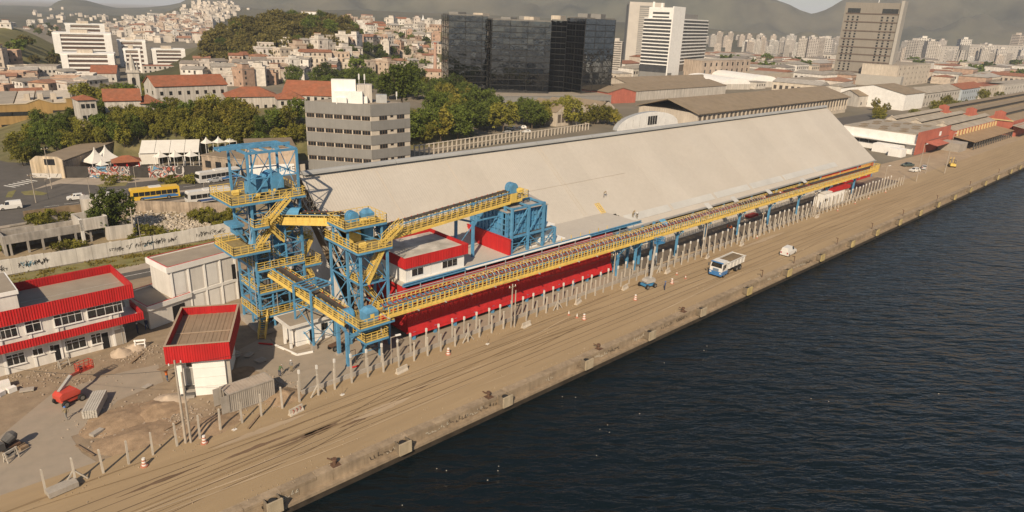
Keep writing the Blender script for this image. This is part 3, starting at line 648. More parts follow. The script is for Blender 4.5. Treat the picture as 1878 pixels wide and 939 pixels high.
platform(T1, 33.6, 44.4, 91.2, 99.0, 20.3, 'NSEW', 1.2)
platform(T1, 33.0, 38.2, 90.6, 97.6, 13.3, 'NSW', 1.2)
platform(T1, 38.2, 44.2, 91.6, 95.0, 16.6, 'SE', 1.1)
platform(T1, tx0, tx1, ty0-.3, ty1, 10.0, 'SW', 1.1); platform(T1, tx0, tx1+1.5, ty0-.2, ty1, 6.4, 'SW', 1.1); platform(T1, tx0-.2, tx1+1.2, ty0-.2, ty1, 2.6, 'SWE', 1.1)
platform(T1, 44.0, 46.6, 91.8, 95.5, 9.2, 'SE', 1.1); platform(T1, 43.6, 45.8, 93.0, 97.0, 13.0, 'SE', 1.1)
platform(T1, 36.0, 38.1, 90.0, 91.3, 17.0, 'SWE', 1.1)
stair(T1, (38.0,91.2,17.0), (41.6,91.2,20.3), 1.1); stair(T1, (40.4,91.6,14.0), (37.8,91.4,17.0), 1.0)
stair(T1, (36.6,91.9,13.3), (39.4,91.9,16.6), 1.0); stair(T1, (41.0,93.5,10.0), (38.2,93.5,13.3), 1.0); stair(T1, (42.2,95.2,13.0), (45.2,95.2,16.6), .9)
stair(T1, (45.4,93.0,6.4), (44.0,93.0,9.2), .9); stair(T1, (35.2,90.4,.1), (36.8,92.4,2.6), 1.0, (.78,-.62,0)); stair(T1, (40.2,96.0,2.6), (42.9,96.0,6.4), .9); stair(T1, (43.0,94.4,6.4), (40.4,94.4,10.0), .9)
for x, y in ((38.3,96.4),(40.9,95.0)):
    MB().box(x-.55,x+.55,y-.4,y+.4,.7,21.0).build('elevator_leg', BLUE, T1)
    fl_ = MB().box(-.62,.62,-.47,.47,0,.12).mesh('elevator_flange', BLUE)
    for k in range(9): inst('elevator_flange', fl_, T1, (x,y,2+k*2.1))
head_drum(T1,(38.6,94.6,22.0),1.25,2.2,'y'); head_drum(T1,(41.5,95.8,22.1),1.25,2.6,'y')
motor(T1,(37.6,92.8,20.4)); motor(T1,(40.4,93.2,20.6)); motor(T1,(36.2,96.2,20.4)); motor(T1,(39.6,92.6,16.7))
mb = MB(); mb.beam((42.0,94.2,20.0),(43.0,92.6,17.4),.9,.9); mb.beam((43.0,92.6,17.6),(43.4,92.3,16.9),1.0,.9); mb.build('chute', BLUE, T1)
mb = MB(); mb.beam((37.2,93.2,15.8),(36.4,92.6,13.8),.7,.7); mb.beam((41.0,93.6,15.8),(40.0,92.8,10.6),.8,.8); mb.beam((42.4,96,12.6),(41,95.4,8),.7,.7); mb.build('chute', BLUE, T1)
mb = MB(); mb.tube((40.2,95.3,.8),(40.2,95.3,5.6),1.7,14); mb.tube((40.2,95.3,5.6),(40.2,95.3,9.6),1.7,14,r2=1.0); mb.build('hopper_vessel', STEEL, T1)
for i in range(len(LV)-1):
    mb = MB(); frame_face(mb,(tx0,95.3),(tx1,95.3),LV[i],LV[i+1],'x',.09); frame_face(mb,(40.2,ty0),(40.2,ty1),LV[i],LV[i+1],'x/'[i%2],.09); mb.build('inner_bracing', BLUE, T1)
mb = MB()
for z in (2.4,5.4,8.4,11.6,15.0,18.4):
    for a_, b_ in (((tx0,ty0),(tx1,ty0)),((tx0,ty1),(tx0,ty0)),((tx1,ty0),(tx1,ty1))): mb.beam((*a_,z),(*b_,z),.09,.12)
mb.build('girt', BLUE, T1)
for x, y in ((36.3,92.6),(43.9,92.5),(39.2,91.9)): MB().tube((x,y,.7),(x,y,19.5),.07,6).build('conduit', GALV, T1)
stair(T1, (43.6,93.4,9.2), (45.8,93.4,13.0), .9); stair(T1, (37.4,97.2,6.4), (40.2,97.2,10.0), .9)
mb = MB(); mb.box(34.6,36.4,94.6,97.6,16.0,16.4); mb.beam((35.0,95,16.0),(36.6,95,13.6),.2,.3); mb.box(35.2,36.2,95,97,14.8,16.0); mb.build('bracket', BLUE, T1)

# ---------------- middle transfer tower
T2 = thing('transfer_tower', 'middle blue braced tower with yellow platforms between tall tower and rooftop office', 'tower', (47.2, 81.5, 0))
ux0, ux1, uy0, uy1, UZ = 45.0, 49.3, 77.4, 85.6, 15.2
for x in (ux0,ux1):
    for y in (uy0,(uy0+uy1)/2-.6,uy1): MB().box(x-.16,x+.16,y-.16,y+.16,0,UZ-.2).build('column', BLUE, T2)
for i, (z0,z1) in enumerate(((.4,5.2),(5.2,10.2),(10.2,UZ-.3))):
    ym = (uy0+uy1)/2-.6; mb = MB()
    for a_, b_ in (((ux0,uy0),(ux1,uy0)),((ux1,uy0),(ux1,ym)),((ux1,ym),(ux1,uy1)),((ux0,uy0),(ux0,ym)),((ux0,ym),(ux0,uy1)),((ux0,uy1),(ux1,uy1))): frame_face(mb, a_, b_, z0, z1, 'x', .1)
    mb.build('bracing', BLUE, T2)
platform(T2, 44.4, 49.8, 76.9, 86.0, UZ, 'SWN', 1.2); platform(T2, 45.2, 49.0, 78.4, 82.4, 10.2, 'SW', 1.1); platform(T2, 44.0, 50.6, 79.4, 84.2, 18.0, 'SNEW', 1.2)
for x, y in ((44.6,79.8),(50.0,79.8),(44.6,83.8),(50.0,83.8)): MB().box(x-.13,x+.13,y-.13,y+.13,UZ,17.9).build('post', BLUE, T2)
mb = MB(); mb.beam((44.6,79.8,UZ),(44.6,83.8,17.8),.14); mb.beam((44.6,79.8,17.8),(50,79.8,UZ),.12); mb.beam((50,79.8,UZ),(50,83.8,17.8),.12); mb.build('post_bracing', BLUE, T2)
stair(T2, (49.6,79.3,UZ), (52.6,79.3,17.2), 1.0); stair(T2, (46.0,78.2,10.2), (49.0,78.2,UZ), 1.0); stair(T2, (49.0,79.8,5.6), (45.8,79.8,10.2), 1.0); stair(T2, (46.0,81.2,.2), (49.2,81.2,5.6), 1.0)
head_drum(T2,(46.6,82.0,18.8),.75,1.4,'y','drive_housing')
mb = MB(); mb.prism([(47.9,80.8),(49.5,80.8),(49.5,82.2),(47.9,82.2)],18.2,19.2); mb.add([(47.9,80.8,19.2),(49.5,80.8,19.2),(49.5,82.2,19.2),(47.9,82.2,19.2),(48.3,81.1,19.7),(49.1,81.1,19.7),(49.1,81.9,19.7),(48.3,81.9,19.7)],[(0,1,5,4),(1,2,6,5),(2,3,7,6),(3,0,4,7),(4,5,6,7)]); mb.build('gearbox_hood', BLUE, T2)
motor(T2,(47.4,80.2,18.1)); motor(T2,(48.6,80.0,18.1)); motor(T2,(46.2,78.6,UZ+.05))
mb = MB(); mb.box(45.4,47.6,81.4,84.0,UZ,16.6); mb.tube((45.4,82.7,16.6),(47.6,82.7,16.6),1.2,12); mb.build('drive_cover', YEL, T2)
mb = MB(); mb.box(48.0,49.4,81.0,83.0,UZ,17.6); mb.beam((48.6,82,UZ),(49.4,82,12.6),1.0,1.0); mb.build('chute', BLUE, T2)

# ---------------- galleries between the towers
C1 = thing('upper_conveyor', 'short yellow conveyor bridge joining the tall tower to the middle tower', 'conveyor', (43,88,16.6)); C1['_off'] = (43.0,88.0,16.6)
gallery(C1, (40.2,93.6,16.5), (46.0,83.6,17.7), .95, 1.2, 2.2, solid=True)
pq = Vector((46.0,83.6,17.7))-Vector((40.2,93.6,16.5)); mb = MB(); a_ = Vector((40.6,92.9,17.5)); b_ = Vector((42.7,89.3,17.95)); uu = Vector((pq.y,-pq.x,0)).normalized()
n = 8; vs = []
for c in (a_,b_):
    for i in range(n+1): an_ = math.pi*i/n; vs.append(c-uu*math.cos(an_)*.85+Vector((0,0,math.sin(an_)*.95+.15)))
mb.add(vs, [(i,i+1,n+2+i,n+1+i) for i in range(n)]+[tuple(range(n,-1,-1))]); mb.build('belt_hood', BLUE, C1)
C2 = thing('rising_conveyor', 'yellow conveyor rising from the middle tower to the blue hopper, dark belt on top', 'conveyor', (64,82,14))
gallery(C2, (50.4,81.6,14.9), (78.2,81.6,17.0), 1.0, 1.55, 2.3)
head_drum(C2,(76.6,81.6,18.9),.85,1.5,'y','head_hood'); head_drum(C2,(51.2,81.6,16.3),.6,1.4,'y','tail_hood'); motor(C2,(77.6,80.6,18.2)); 
MB().rail([(78.2,80.6,17.0),(79.6,80.6,17.1),(79.6,82.8,17.1),(74.5,82.8,17.1)],1.2,1.0,.085,2,.2).build('handrail', YEL, C2)
MB().box(75.4,76.8,80.35,80.5,16.7,18.2).build('guard_plate', YEL, C2)
C3 = thing('lower_conveyor', 'yellow conveyor sloping down from the tall tower to the low transfer platform', 'conveyor', (41,85,6))
gallery(C3, (39.3,92.4,9.0), (43.0,77.2,5.4), 1.15, 1.0, 2.3)
mb = MB()
for x, y in ((39.2,86.2),(43.0,86.9),(40.0,82.6),(43.9,83.4)):
    z_ = 9.0
    MB().box(x-.12,x+.12,y-.12,y+.12,0.5,z_).build('trestle_leg', BLUE, C3); MB().box(x-.35,x+.35,y-.35,y+.35,-.1,.6).build('trestle_foot', CONC, C3)
for a_, b_ in (((39.2,86.2),(43.0,86.9)),((43.0,86.9),(43.9,83.4)),((43.9,83.4),(40.0,82.6)),((40.0,82.6),(39.2,86.2))):
    mb.beam((*a_,9),(*b_,9),.16,.2); mb.beam((*a_,6.2),(*b_,6.2),.12); mb.beam((*a_,.6),(*b_,3.4),.09); mb.beam((*b_,.6),(*a_,3.4),.09); mb.beam((*a_,3.4),(*b_,6.2),.09)
mb.build('trestle_bracing', BLUE, C3)
for t in (.25,.5,.75): MB().beam((lerp(39.2,40.0,t),lerp(86.2,82.6,t),9.05),(lerp(43.0,43.9,t),lerp(86.9,83.4,t),9.05),.12).build('trestle_top_bar', BLUE, C3)

# ---------------- low transfer platform at the start of the quay conveyor
T3 = thing('transfer_platform', 'low blue and yellow transfer platform at the near end of the quay conveyor', 'platform', (44.5,75.8,0))
for x, y, z in ((41.1,74.9,5.2),(46.2,74.9,3.4),(42.0,79.0,5.2),(47.0,78.6,5.2)): MB().box(x-.22,x+.22,y-.22,y+.22,0,z).build('column', BLUE, T3); MB().box(x-.4,x+.4,y-.4,y+.4,-.05,.25).build('footing', CONC, T3)
platform(T3, 42.2, 47.6, 73.3, 79.2, 5.95, 'SWE', 1.2); platform(T3, 42.8, 46.4, 73.0, 76.2, 3.9, 'SWE', 1.2)
mb = MB(); mb.beam((41.1,74.9,4.6),(46.2,74.9,4.6),.3,.4); mb.beam((41.1,74.9,3.4),(43.0,74.9,5.2),.18); mb.beam((41.1,74.9,1.5),(46.2,74.9,1.5),.08); mb.beam((42,79,4.9),(47,78.6,4.9),.3,.4); mb.beam((41.1,74.9,5.1),(42,79,5.1),.25,.3); mb.build('bracing', BLUE, T3)
mb = MB(); mb.prism([(44.0,74.6),(45.9,74.6),(45.9,76.4),(44.0,76.4)],5.8,7.2); mb.add([(44.0,74.6,7.2),(45.9,74.6,7.2),(45.9,76.4,7.2),(44.0,76.4,7.2),(44.5,75.0,7.8),(45.5,75.0,7.8),(45.5,76,7.8),(44.5,76,7.8)],[(0,1,5,4),(1,2,6,5),(2,3,7,6),(3,0,4,7),(4,5,6,7)]); mb.build('gearbox_hood', BLUE, T3)
MB().box(44.6,45.2,74.56,74.6,6.4,7.0).build('yellow_plate', YEL, T3); motor(T3,(46.6,75.0,5.8)); motor(T3,(47.6,76.6,5.8)); motor(T3,(46.3,74.2,5.75),REDR); head_drum(T3,(43.0,78.0,6.3),.8,1.4,'x','tail_drum')
stair(T3, (43.4,76.4,3.9), (45.6,76.4,5.7), .9)
# ---------------- long quay conveyor
C4 = thing('quay_conveyor', 'very long yellow-railed elevated conveyor running along the quay fence', 'conveyor', (130,74.6,0))
CP, CQ = Vector((46.6,74.6,6.75)), Vector((220.5,74.6,6.35)); nP = 72
rp = MB(); wdt = (CQ.x-CP.x)/nP
for hh in (1.25,.85,.45): rp.beam((.02,0,hh),(wdt-.02,0,hh),.07)
for t in (.02,.34,.66,.98): rp.beam((wdt*t,0,-.1),(wdt*t,0,1.25),.11)
rp.beam((0,0,.05),(wdt,0,.05),.05,.3)
for t in (.17,.5,.83): rp.beam((wdt*t-.28,.03,.62),(wdt*t+.28,.03,.62),.02,.5,1) if False else None
rpm = rp.mesh('railing_panel', YEL)
ib = MB(); ib.beam((0,-.75,.0),(0,-.75,.95),.1); ib.beam((0,.75,0),(0,.75,.95),.1); ib.beam((0,-.75,.75),(0,.75,.75),.1); ibm = ib.mesh('belt_support', BLUE)
idm = MB().beam((0,-.62,1.12),(0,-.22,.9),.14).beam((0,.62,1.12),(0,.22,.9),.14).beam((0,-.22,.9),(0,.22,.9),.14).mesh('idler_set', mat('idler_red_grey',(0.26,0.07,0.05),.6,.3,3.))
hp = MB(); prev = None
for i in range(7):
    an_ = math.pi*i/6; pt = Vector((0,-math.cos(an_)*.85,1.1+math.sin(an_)*.6))
    if prev: hp.tube(prev,pt,.055,5,cap=False)
    prev = pt
hpm = hp.mesh('cover_hoop', PALEC); cbm = MB().tube((0,-1.75,-.32),(0,1.6,-.32),.13,8).mesh('cross_tube', GALV)
GR2 = MB().beam((0,0,.0),(wdt,0,0),.08,.3).mesh('walk_panel', GRAT)
for k in range(nP):
    t = k/nP; x = lerp(CP.x,CQ.x,t); z = lerp(CP.z,CQ.z,t)
    inst('railing_panel', rpm, C4, (x,73.25,z)); inst('railing_panel', rpm, C4, (x,75.95,z))
    inst('belt_support', ibm, C4, (x+.6,74.6,z)); inst('belt_support', ibm, C4, (x+1.8,74.6,z))
    for s in (.2,1.0,1.8): inst('idler_set', idm, C4, (x+s,74.6,z))
    if 4 < k < 44:
        for s in (.4,1.4): inst('cover_hoop', hpm, C4, (x+s,74.6,z))
    if k%2 == 0: inst('cross_tube', cbm, C4, (x,74.6,z))
for y in (73.25,75.95): MB().beam((CP.x,y,CP.z-.2),(CQ.x,y,CQ.z-.2),.2,.34).build('girder', YEL, C4)
for y in (73.75,75.45): MB().beam((CP.x,y,CP.z-.03),(CQ.x,y,CQ.z-.03),.85,.05).build('walkway', GRAT, C4)
for y in (73.95,75.25): MB().beam((CP.x,y,CP.z+.75),(CQ.x,y,CQ.z+.75),.1,.22).build('stringer', BLUE, C4)
for y, zz in ((76.3,1.5),(76.5,1.1),(76.3,.7)): MB().tube((CP.x+2,y,CP.z+zz),(110,y,CP.z+zz),.07,6).build('service_pipe', GALV, C4)
MB().beam((63,76.6,CP.z+2.1),(92,76.6,CP.z+2.1),.5,.08).build('cable_tray', WHITE2, C4)
for k in range(14): MB().beam((50+k*4.2,76.4,CP.z-.2),(50+k*4.2,76.4,CP.z+2.0),.1).build('pipe_stand', GALV, C4)
for xa, xb in ((141,151),(154,160.5),(163,168),(170,175),(177,219)): MB().sheet((xa,74.05,7.68),(xb,74.05,7.60),(xb,75.15,7.60),(xa,75.15,7.68),.05).build('belt', BELT, C4)
for x in (98.2,103.6,110.5,117.5,128,142.3,156.5,172,188.5,207):
    MB().box(x-.2,x+.2,74.35,74.75,0,5.7).build('column', BLUE, C4)
    mb = MB(); mb.beam((x,74.55,3.9),(x-1.5,74.55,5.8),.14); mb.beam((x,74.55,3.9),(x+1.5,74.55,5.8),.14); mb.beam((x,73.2,5.8),(x,76.0,5.8),.22,.3); mb.beam((x,74.55,4.3),(x,73.3,5.8),.12); mb.beam((x,74.55,4.3),(x,75.9,5.8),.12); mb.build('bracket', BLUE, C4)
    MB().box(x-.4,x+.4,74.15,74.95,-.05,.2).build('footing', CONC, C4)
MB().rail([(214,75.9,6.8),(221.4,75.9,6.8),(221.4,73.3,6.8),(214,73.3,6.8)],1.3,1.0,.1,2,.25).build('handrail', YEL, C4)
for px, py in ((1216,406),(1297,376),(1345,364),(1408,350),(1472,330)):
    p = at(px,py,y=76.2); mb = MB(); mb.sheet((p.x-.9,75.2,p.z-.5),(p.x+.9,75.2,p.z-.5),(p.x+.9,76.6,p.z+.35),(p.x-.9,76.6,p.z+.35),.05); mb.build('cover_sheet', SKYL if px != 1216 else mat('blue_white_sheet',(0.12,0.33,0.5),.5,.3), C4)

# ---------------- blue hopper on its red base
HP = thing('hopper_house', 'blue panelled hopper box in a steel frame above a red base wall', 'hopper', (78,82.5,AZ))
mb = MB(); mb.ribbed((73.4,89.2),(73.4,78.0),AZ,11.2,0.33,.05); mb.box(73.45,73.6,78,89.2,AZ,11.2); mb.build('base_wall', RED, HP)
MB().box(73.3,73.65,77.9,89.3,11.2,11.28).build('wall_cap', REDR, HP)
hx0,hx1,hy0,hy1 = 74.0,83.2,79.6,89.0
MB().box(hx0,hx1,hy0,hy1,10.4,15.4).build('bin', BLUE, HP)
mb = MB(); mb.add([(hx0+1,hy0+1,10.4),(hx1-1,hy0+1,10.4),(hx1-1,hy1-1,10.4),(hx0+1,hy1-1,10.4),(hx0+3,hy0+3,8.5),(hx1-3,hy0+3,8.5),(hx1-3,hy1-3,8.5),(hx0+3,hy1-3,8.5)],[(0,4,5,1),(1,5,6,2),(2,6,7,3),(3,7,4,0)]); mb.build('bin_outlet', BLUE, HP)
rib = MB().box(-.1,.1,-.24,0,10.4,15.4).mesh('bin_rib', BLUE)
for k in range(12): inst('bin_rib', rib, HP, (hx0+.1+k*(hx1-hx0-.2)/11, hy0, 0))
rib2 = MB().box(-.24,0,-.1,.1,10.4,15.4).mesh('bin_rib', BLUE)
for k in range(11): inst('bin_rib', rib2, HP, (hx0, hy0+.1+k*(hy1-hy0-.2)/10, 0))
for z in (11.2,12.2,13.2,14.2,15.2): MB().box(hx0-.2,hx1+.05,hy0-.2,hy0-.002,z,z+.14).box(hx0-.2,hx0-.003,hy0,hy1,z,z+.14).build('bin_stiffener', BLUE, HP)
mb = MB(); mb.add([(hx0-.3,hy0-.3,15.45),(hx1+.3,hy0-.3,15.45),(hx1+.3,hy1+.3,15.45),(hx0-.3,hy1+.3,15.45),(hx0-.3,(hy0+hy1)/2,16.3),(hx1+.3,(hy0+hy1)/2,16.3)],[(0,1,5,4),(2,3,4,5),(0,4,3),(1,2,5)]); mb.build('bin_roof', mat('grey_roof_sheet',(0.33,0.30,0.27),.7,.15,.5), HP)
for x, y, z in ((74.2,78.6,16.4),(78.0,78.6,16.4),(81.6,78.6,16.4),(74.2,80.3,16.2),(81.6,82.0,16.4),(84.6,78.6,11.4),(84.6,82.5,11.4),(67.2,84.6,14.6),(68.2,81.4,14.6)): MB().box(x-.2,x+.2,y-.2,y+.2,AZ-.1,z).build('column', BLUE, HP)
mb = MB()
for z in (16.2,11.3): mb.beam((74.2,78.6,z),(81.6,78.6,z),.24,.34); 
mb.beam((74.2,78.6,16.2),(74.2,82.5,16.2),.24,.3); mb.beam((81.6,78.6,16.2),(81.6,82.5,16.2),.24,.3); mb.beam((74.2,82.4,16.2),(81.6,82.4,16.2),.24,.3); mb.beam((78,78.6,16.2),(78,82.4,16.2),.2,.3)
mb.beam((74.2,78.6,11.3),(78.0,78.6,16.2),.14); mb.beam((78,78.6,11.3),(81.6,78.6,16.2),.14); mb.beam((74.2,78.6,8.5),(78,78.6,11.3),.13); mb.beam((81.6,78.6,8.5),(78,78.6,11.3),.13); mb.beam((74.2,78.6,13.8),(74.2,80.3,16),.13); mb.beam((74.2,80.3,11),(74.2,78.6,13.8),.13)
mb.beam((81.6,78.6,11.3),(84.6,78.6,11.3),.22,.3); mb.beam((84.6,78.6,11.3),(84.6,82.5,11.3),.22,.3); mb.beam((81.6,78.6,8.5),(84.6,78.6,11.3),.13); mb.beam((84.6,78.6,8.5),(84.6,82.5,11.3),.13); mb.beam((67.2,84.6,14.4),(68.2,81.4,14.4),.2,.3); mb.beam((67.2,84.6,9),(68.2,81.4,14),.13); mb.beam((68.2,81.4,14.5),(74.2,81.4,14.5),.2)
mb.build('frame_bracing', BLUE, HP)
MB().box(74.2,84.6,78.5,80.5,11.3,11.38).build('walkway', STEEL, HP); MB().box(82.2,85.6,79.6,83.4,AZ,11.5).build('side_cabinet', WHITE2, HP)
MB().rail([(74.2,78.45,9.2),(84.6,78.45,9.2)],1.0,1.5,.08,1).build('handrail', BLUE, HP)
# ================================================================ BUILDINGS OF THE YARD
def rayplane(px, py, o, rz, yl):
    """hit of pixel ray with the vertical plane local y = yl of a frame at o turned by rz -> local (x, z)"""
    d = Vector((px-939.0, py-469.5, FPX)); wv = Vector((CX.dot(d), CY.dot(d), CZ.dot(d))); ca, sa = math.cos(rz), math.sin(rz)
    ly0 = sa*o[0]-ca*o[1]; lyd = -sa*wv.x+ca*wv.y
    t = (yl-ly0)/lyd; X, Y, Z = wv.x*t-o[0], wv.y*t-o[1], CAMH+wv.z*t
    return ca*X+sa*Y, Z
def lwin(parent, x0, x1, y, z0, z1, panes=2, transom=False, open_pane=None):
    wd = MB().box(x0-.08,x1+.08,y-.06,y+.05,z0-.08,z1+.08).build('window', WHITE2, parent, off=(0,0,0))
    n = panes; g_ = (x1-x0)/n
    for k in range(n):
        rows = ((z0,z0+(z1-z0)*.72),(z0+(z1-z0)*.78,z1)) if transom else ((z0,z1),)
        for za, zb in rows:
            q = MB().box(x0+k*g_+.04,x0+(k+1)*g_-.04,y-.085,y-.055,za,zb).build('pane', GLASS, None, off=(0,0,0)); q.parent = wd
    s = MB().box(x0-.15,x1+.15,y-.16,y-.001,z0-.2,z0-.1).build('sill', WHITE2, None, off=(0,0,0)); s.parent = wd
# ---- two-storey office, red fascias
OO = (22.2,100.25); ORZ = R_(1.5)
ob = thing('office_building', 'two-storey white office with red ribbed fascias and flat roof by the yard edge', 'building', (*OO,0), rz=ORZ, local=True)
L0 = -30
MB().box(L0,-1.9,.55,9.6,-.1,7.2).build('wall', WHITE, ob)
for x in (-3.2,-9.6,-12.6,-15.8,-19.5,-23): MB().box(x-.14,x+.14,.43,.56,0,7).build('pilaster', WHITE2, ob)
mb = MB()
for p_, q_ in (((L0,0),(0,0)),((0,0),(0,10.2)),((0,10.2),(L0,10.2))): mb.ribbed(p_,q_,6.75,8.75,.3,.05)
mb.box(L0,-.02,.02,.16,6.75,8.74); mb.box(-.16,-.02,.16,10.0,6.75,8.73); mb.box(L0,-.02,10.0,10.18,6.75,8.74); mb.build('upper_fascia', RED, ob)
mb = MB()
for k in range(0,90): mb.box(-.16-(k+1)*.33,-.16-k*.33-.1,9.93,9.98,7.7,8.7)
mb.build('parapet_rib', RED, ob)
MB().box(L0,-.16,.16,10.0,7.3,7.5).build('roof', ROOFG, ob); MB().beam((L0,5,7.52),(-.3,5.4,7.52),.25,.04).build('roof_seam', CONC, ob)
rq = at(38,574,7.5); rX = (rq.x-OO[0])*math.cos(ORZ)+(rq.y-OO[1])*math.sin(ORZ); rY = -(rq.x-OO[0])*math.sin(ORZ)+(rq.y-OO[1])*math.cos(ORZ)
MB().box(rX-7,rX,rY,9.4,7.5,10.2).build('roof_room', WHITE, ob); MB().box(rX-7.2,rX+.2,rY-.2,9.6,10.2,10.7).build('roof_room_parapet', WHITE2, ob); MB().box(rX-7,rX,rY,9.4,10.7,10.75).build('roof_room_cap', ROOFG, ob)
mb = MB(); mb.ribbed((L0,-.9),(.6,-.9),3.55,4.65,.3,.05); mb.ribbed((.6,-.9),(.6,5),3.55,4.65,.3,.05); mb.box(L0,.58,-.88,-.75,3.55,4.64); mb.box(.45,.58,-.75,5,3.55,4.63); mb.build('lower_fascia', RED, ob)
MB().box(L0,.45,-.75,.55,3.5,3.62).build('canopy_slab', WHITE, ob); MB().box(-1.9,.45,.55,5,3.5,3.62).build('canopy_slab', WHITE, ob)
def owin(bl, tr, panes, transom=True):
    (x0,z0),(x1,z1) = rayplane(bl[0]/3.913, 460+bl[1]/3.913, OO, ORZ, .55), rayplane(tr[0]/3.913, 460+tr[1]/3.913, OO, ORZ, .55)
    up_ = z0 > 3.4; sm_ = not transom
    z0, z1 = ((5.0,6.5) if up_ else (1.15,2.55)) if not sm_ else (1.7,2.5)
    lwin(ob, x0, x1, .5, z0, z1, panes, transom)
owin((632,488),(868,372),4); owin((395,545),(580,440),4); owin((190,597),(285,508),2); owin((0,642),(115,550),3)
owin((58,835),(172,740),3); owin((475,725),(610,628),3); owin((660,672),(720,600),2); owin((238,752),(305,706),2,False); owin((360,718),(383,684),1,False)
def odoor(bl, tr, m, nm='door'):
    (x0,z0),(x1,z1) = rayplane(bl[0]/3.913, 460+bl[1]/3.913, OO, ORZ, .55), rayplane(tr[0]/3.913, 460+tr[1]/3.913, OO, ORZ, .55)
    d_ = MB().box(x0-.1,x1+.1,.48,.54,0,2.5).build('door_frame', WHITE2, ob); q = MB().box(x0,x1,.44,.482,0.02,2.38).build(nm, m, None, off=(0,0,0)); q.parent = d_
odoor((404,790),(438,700),DARK); odoor((742,700),(776,612),DARK); odoor((824,660),(890,590),CONC,'shutter')
for x in (-15.6,-8.9,-2.2): MB().tube((x,.45,0),(x,.45,7),.06,6).build('downpipe', GALV, ob)
# ---- kiosk with red parapet
KO = (20.15,80.9); KRZ = R_(-27.5); KW, KD = 7.3, 11.8
kb = thing('gate_kiosk', 'small white kiosk under an oversized red parapet box roof', 'building', (*KO,0), rz=KRZ, local=True)
KRED = mat('kiosk_inner_tan', (0.27,0.195,0.13), .8, .15, .4, corr=((.887,-.462,0),.5))
mb = MB()
for p_, q_ in (((0,0),(KW,0)),((KW,0),(KW,KD)),((KW,KD),(0,KD)),((0,KD),(0,0))): mb.ribbed(p_,q_,5.0,7.4,.28,.05)
mb.box(.02,KW-.02,.02,.14,5.0,7.36); mb.box(.02,KW-.02,KD-.14,KD-.02,5.0,7.36); mb.box(.02,.14,.14,KD-.14,5.0,7.35); mb.box(KW-.14,KW-.02,.14,KD-.14,5.0,7.35)
mb.build('parapet', RED, kb)
mb = MB()
for k in range(23): mb.box(.3+k*.3,.48+k*.3,KD-.2,KD-.15,6.4,7.34)
mb.build('parapet_rib', RED, kb)
mb = MB(); mb.box(-.04,KW+.08,-.08,.2,7.37,7.43); mb.box(-.04,KW+.08,KD-.2,KD+.06,7.37,7.43); mb.box(-.05,.2,.2,KD-.2,7.37,7.43); mb.box(KW-.2,KW+.07,.2,KD-.2,7.37,7.43); mb.build('coping', mat('tan_coping',(0.36,0.27,0.19),.8,.1), kb)
for k in range(15): MB().box(.14+k*.468,.14+k*.468+.44,.14,KD-.14,6.1,6.24+.03*(k%2)).build('roof_sheet', KRED, kb)
MB().box(.2,KW-.2,5.6,5.8,6.28,6.34).build('roof_lap', mat('tan_coping',(0.36,0.27,0.19)), kb)
MB().box(.14,KW-.14,.14,KD-.14,4.95,5.1).build('soffit', WHITE, kb)
MB().box(2.7,6.4,.7,KD-1.5,-.1,5.0).build('wall', WHITE2, kb); MB().box(.9,2.7,2.2,KD-1.5,-.1,5.0).build('wall', WHITE, kb)
MB().box(6.6,7.0,.8,1.2,0,5.0).build('pillar', CONC, kb); MB().box(.9,1.5,.7,1.2,0,5.0).build('pillar', WHITE2, kb)
MB().box(1.6,2.5,2.12,2.2,.9,3.1).build('door', mat('grey_door',(.3,.29,.27),.6), kb); lwin(kb,1.7,2.4,2.15,3.4,4.0,1)
for k in range(4): MB().box(1.0,2.6,.1+k*.42,2.0,0,.2+.2*k).build('step', STEEL if k%2 else CONC, kb)
for k in range(3): MB().box(2.68,6.42,.66,.69,1.2+1.25*k,1.24+1.25*k).build('wall_joint', WHITE, kb)
# ---- white block with flat roof behind the kiosk, and its low wing
def flatblock(name, label, pts, h, roofm, par=.9, over=.5, group=None):
    P_ = [Vector((p[0],p[1],0)) for p in pts]; c = sum(P_,Vector())/len(P_)
    t = thing(name, label, 'building', (c.x,c.y,0), group)
    ins = [c+(p-c)*(1-over/(p-c).length) for p in P_]
    MB().prism([(p.x,p.y) for p in ins],-.1,h-par).build('wall', WHITE, t)
    n = len(P_)
    for i in range(n):
        a_, b_ = P_[i], P_[(i+1)%n]; ai, bi = c+(a_-c)*.955, c+(b_-c)*.955
        MB().add([(a_.x,a_.y,h-par),(b_.x,b_.y,h-par),(b_.x,b_.y,h),(a_.x,a_.y,h),(ai.x,ai.y,h-par),(bi.x,bi.y,h-par),(bi.x,bi.y,h),(ai.x,ai.y,h)],[(0,1,2,3),(5,4,7,6),(3,2,6,7),(1,0,4,5)]).build('parapet', WHITE2, t)
        MB().beam((ai.x,ai.y,h+.03),(bi.x,bi.y,h+.03),.12,.06).build('red_edging', REDR, t)
    MB().poly([((c+(p-c)*.96).x,(c+(p-c)*.96).y,h-.25) for p in P_]).build('roof', ROOFG, t)
    return t, ins
wt, wi = flatblock('white_block', 'tall windowless white block with flat tan roof beside the conveyor tower', [(27.9,104.4),(39.6,106.7),(38.6,112.9),(26.9,111.1)], 8.6, ROOFG)
a_, b_ = wi[0], wi[1]; d_ = (b_-a_); un = Vector((d_.y,-d_.x,0)).normalized()
for k in range(5):
    c = a_.lerp(b_,.02+.24*k)+un*.05; MB().beam((c.x,c.y,0),(c.x,c.y,7.7),.3,.16).build('pilaster', WHITE2, wt)
for z in (3.4,): MB().beam((*(a_+un*.06).xy,z),(*(b_+un*.06).xy,z),.14,.5).build('string_course', WHITE2, wt)
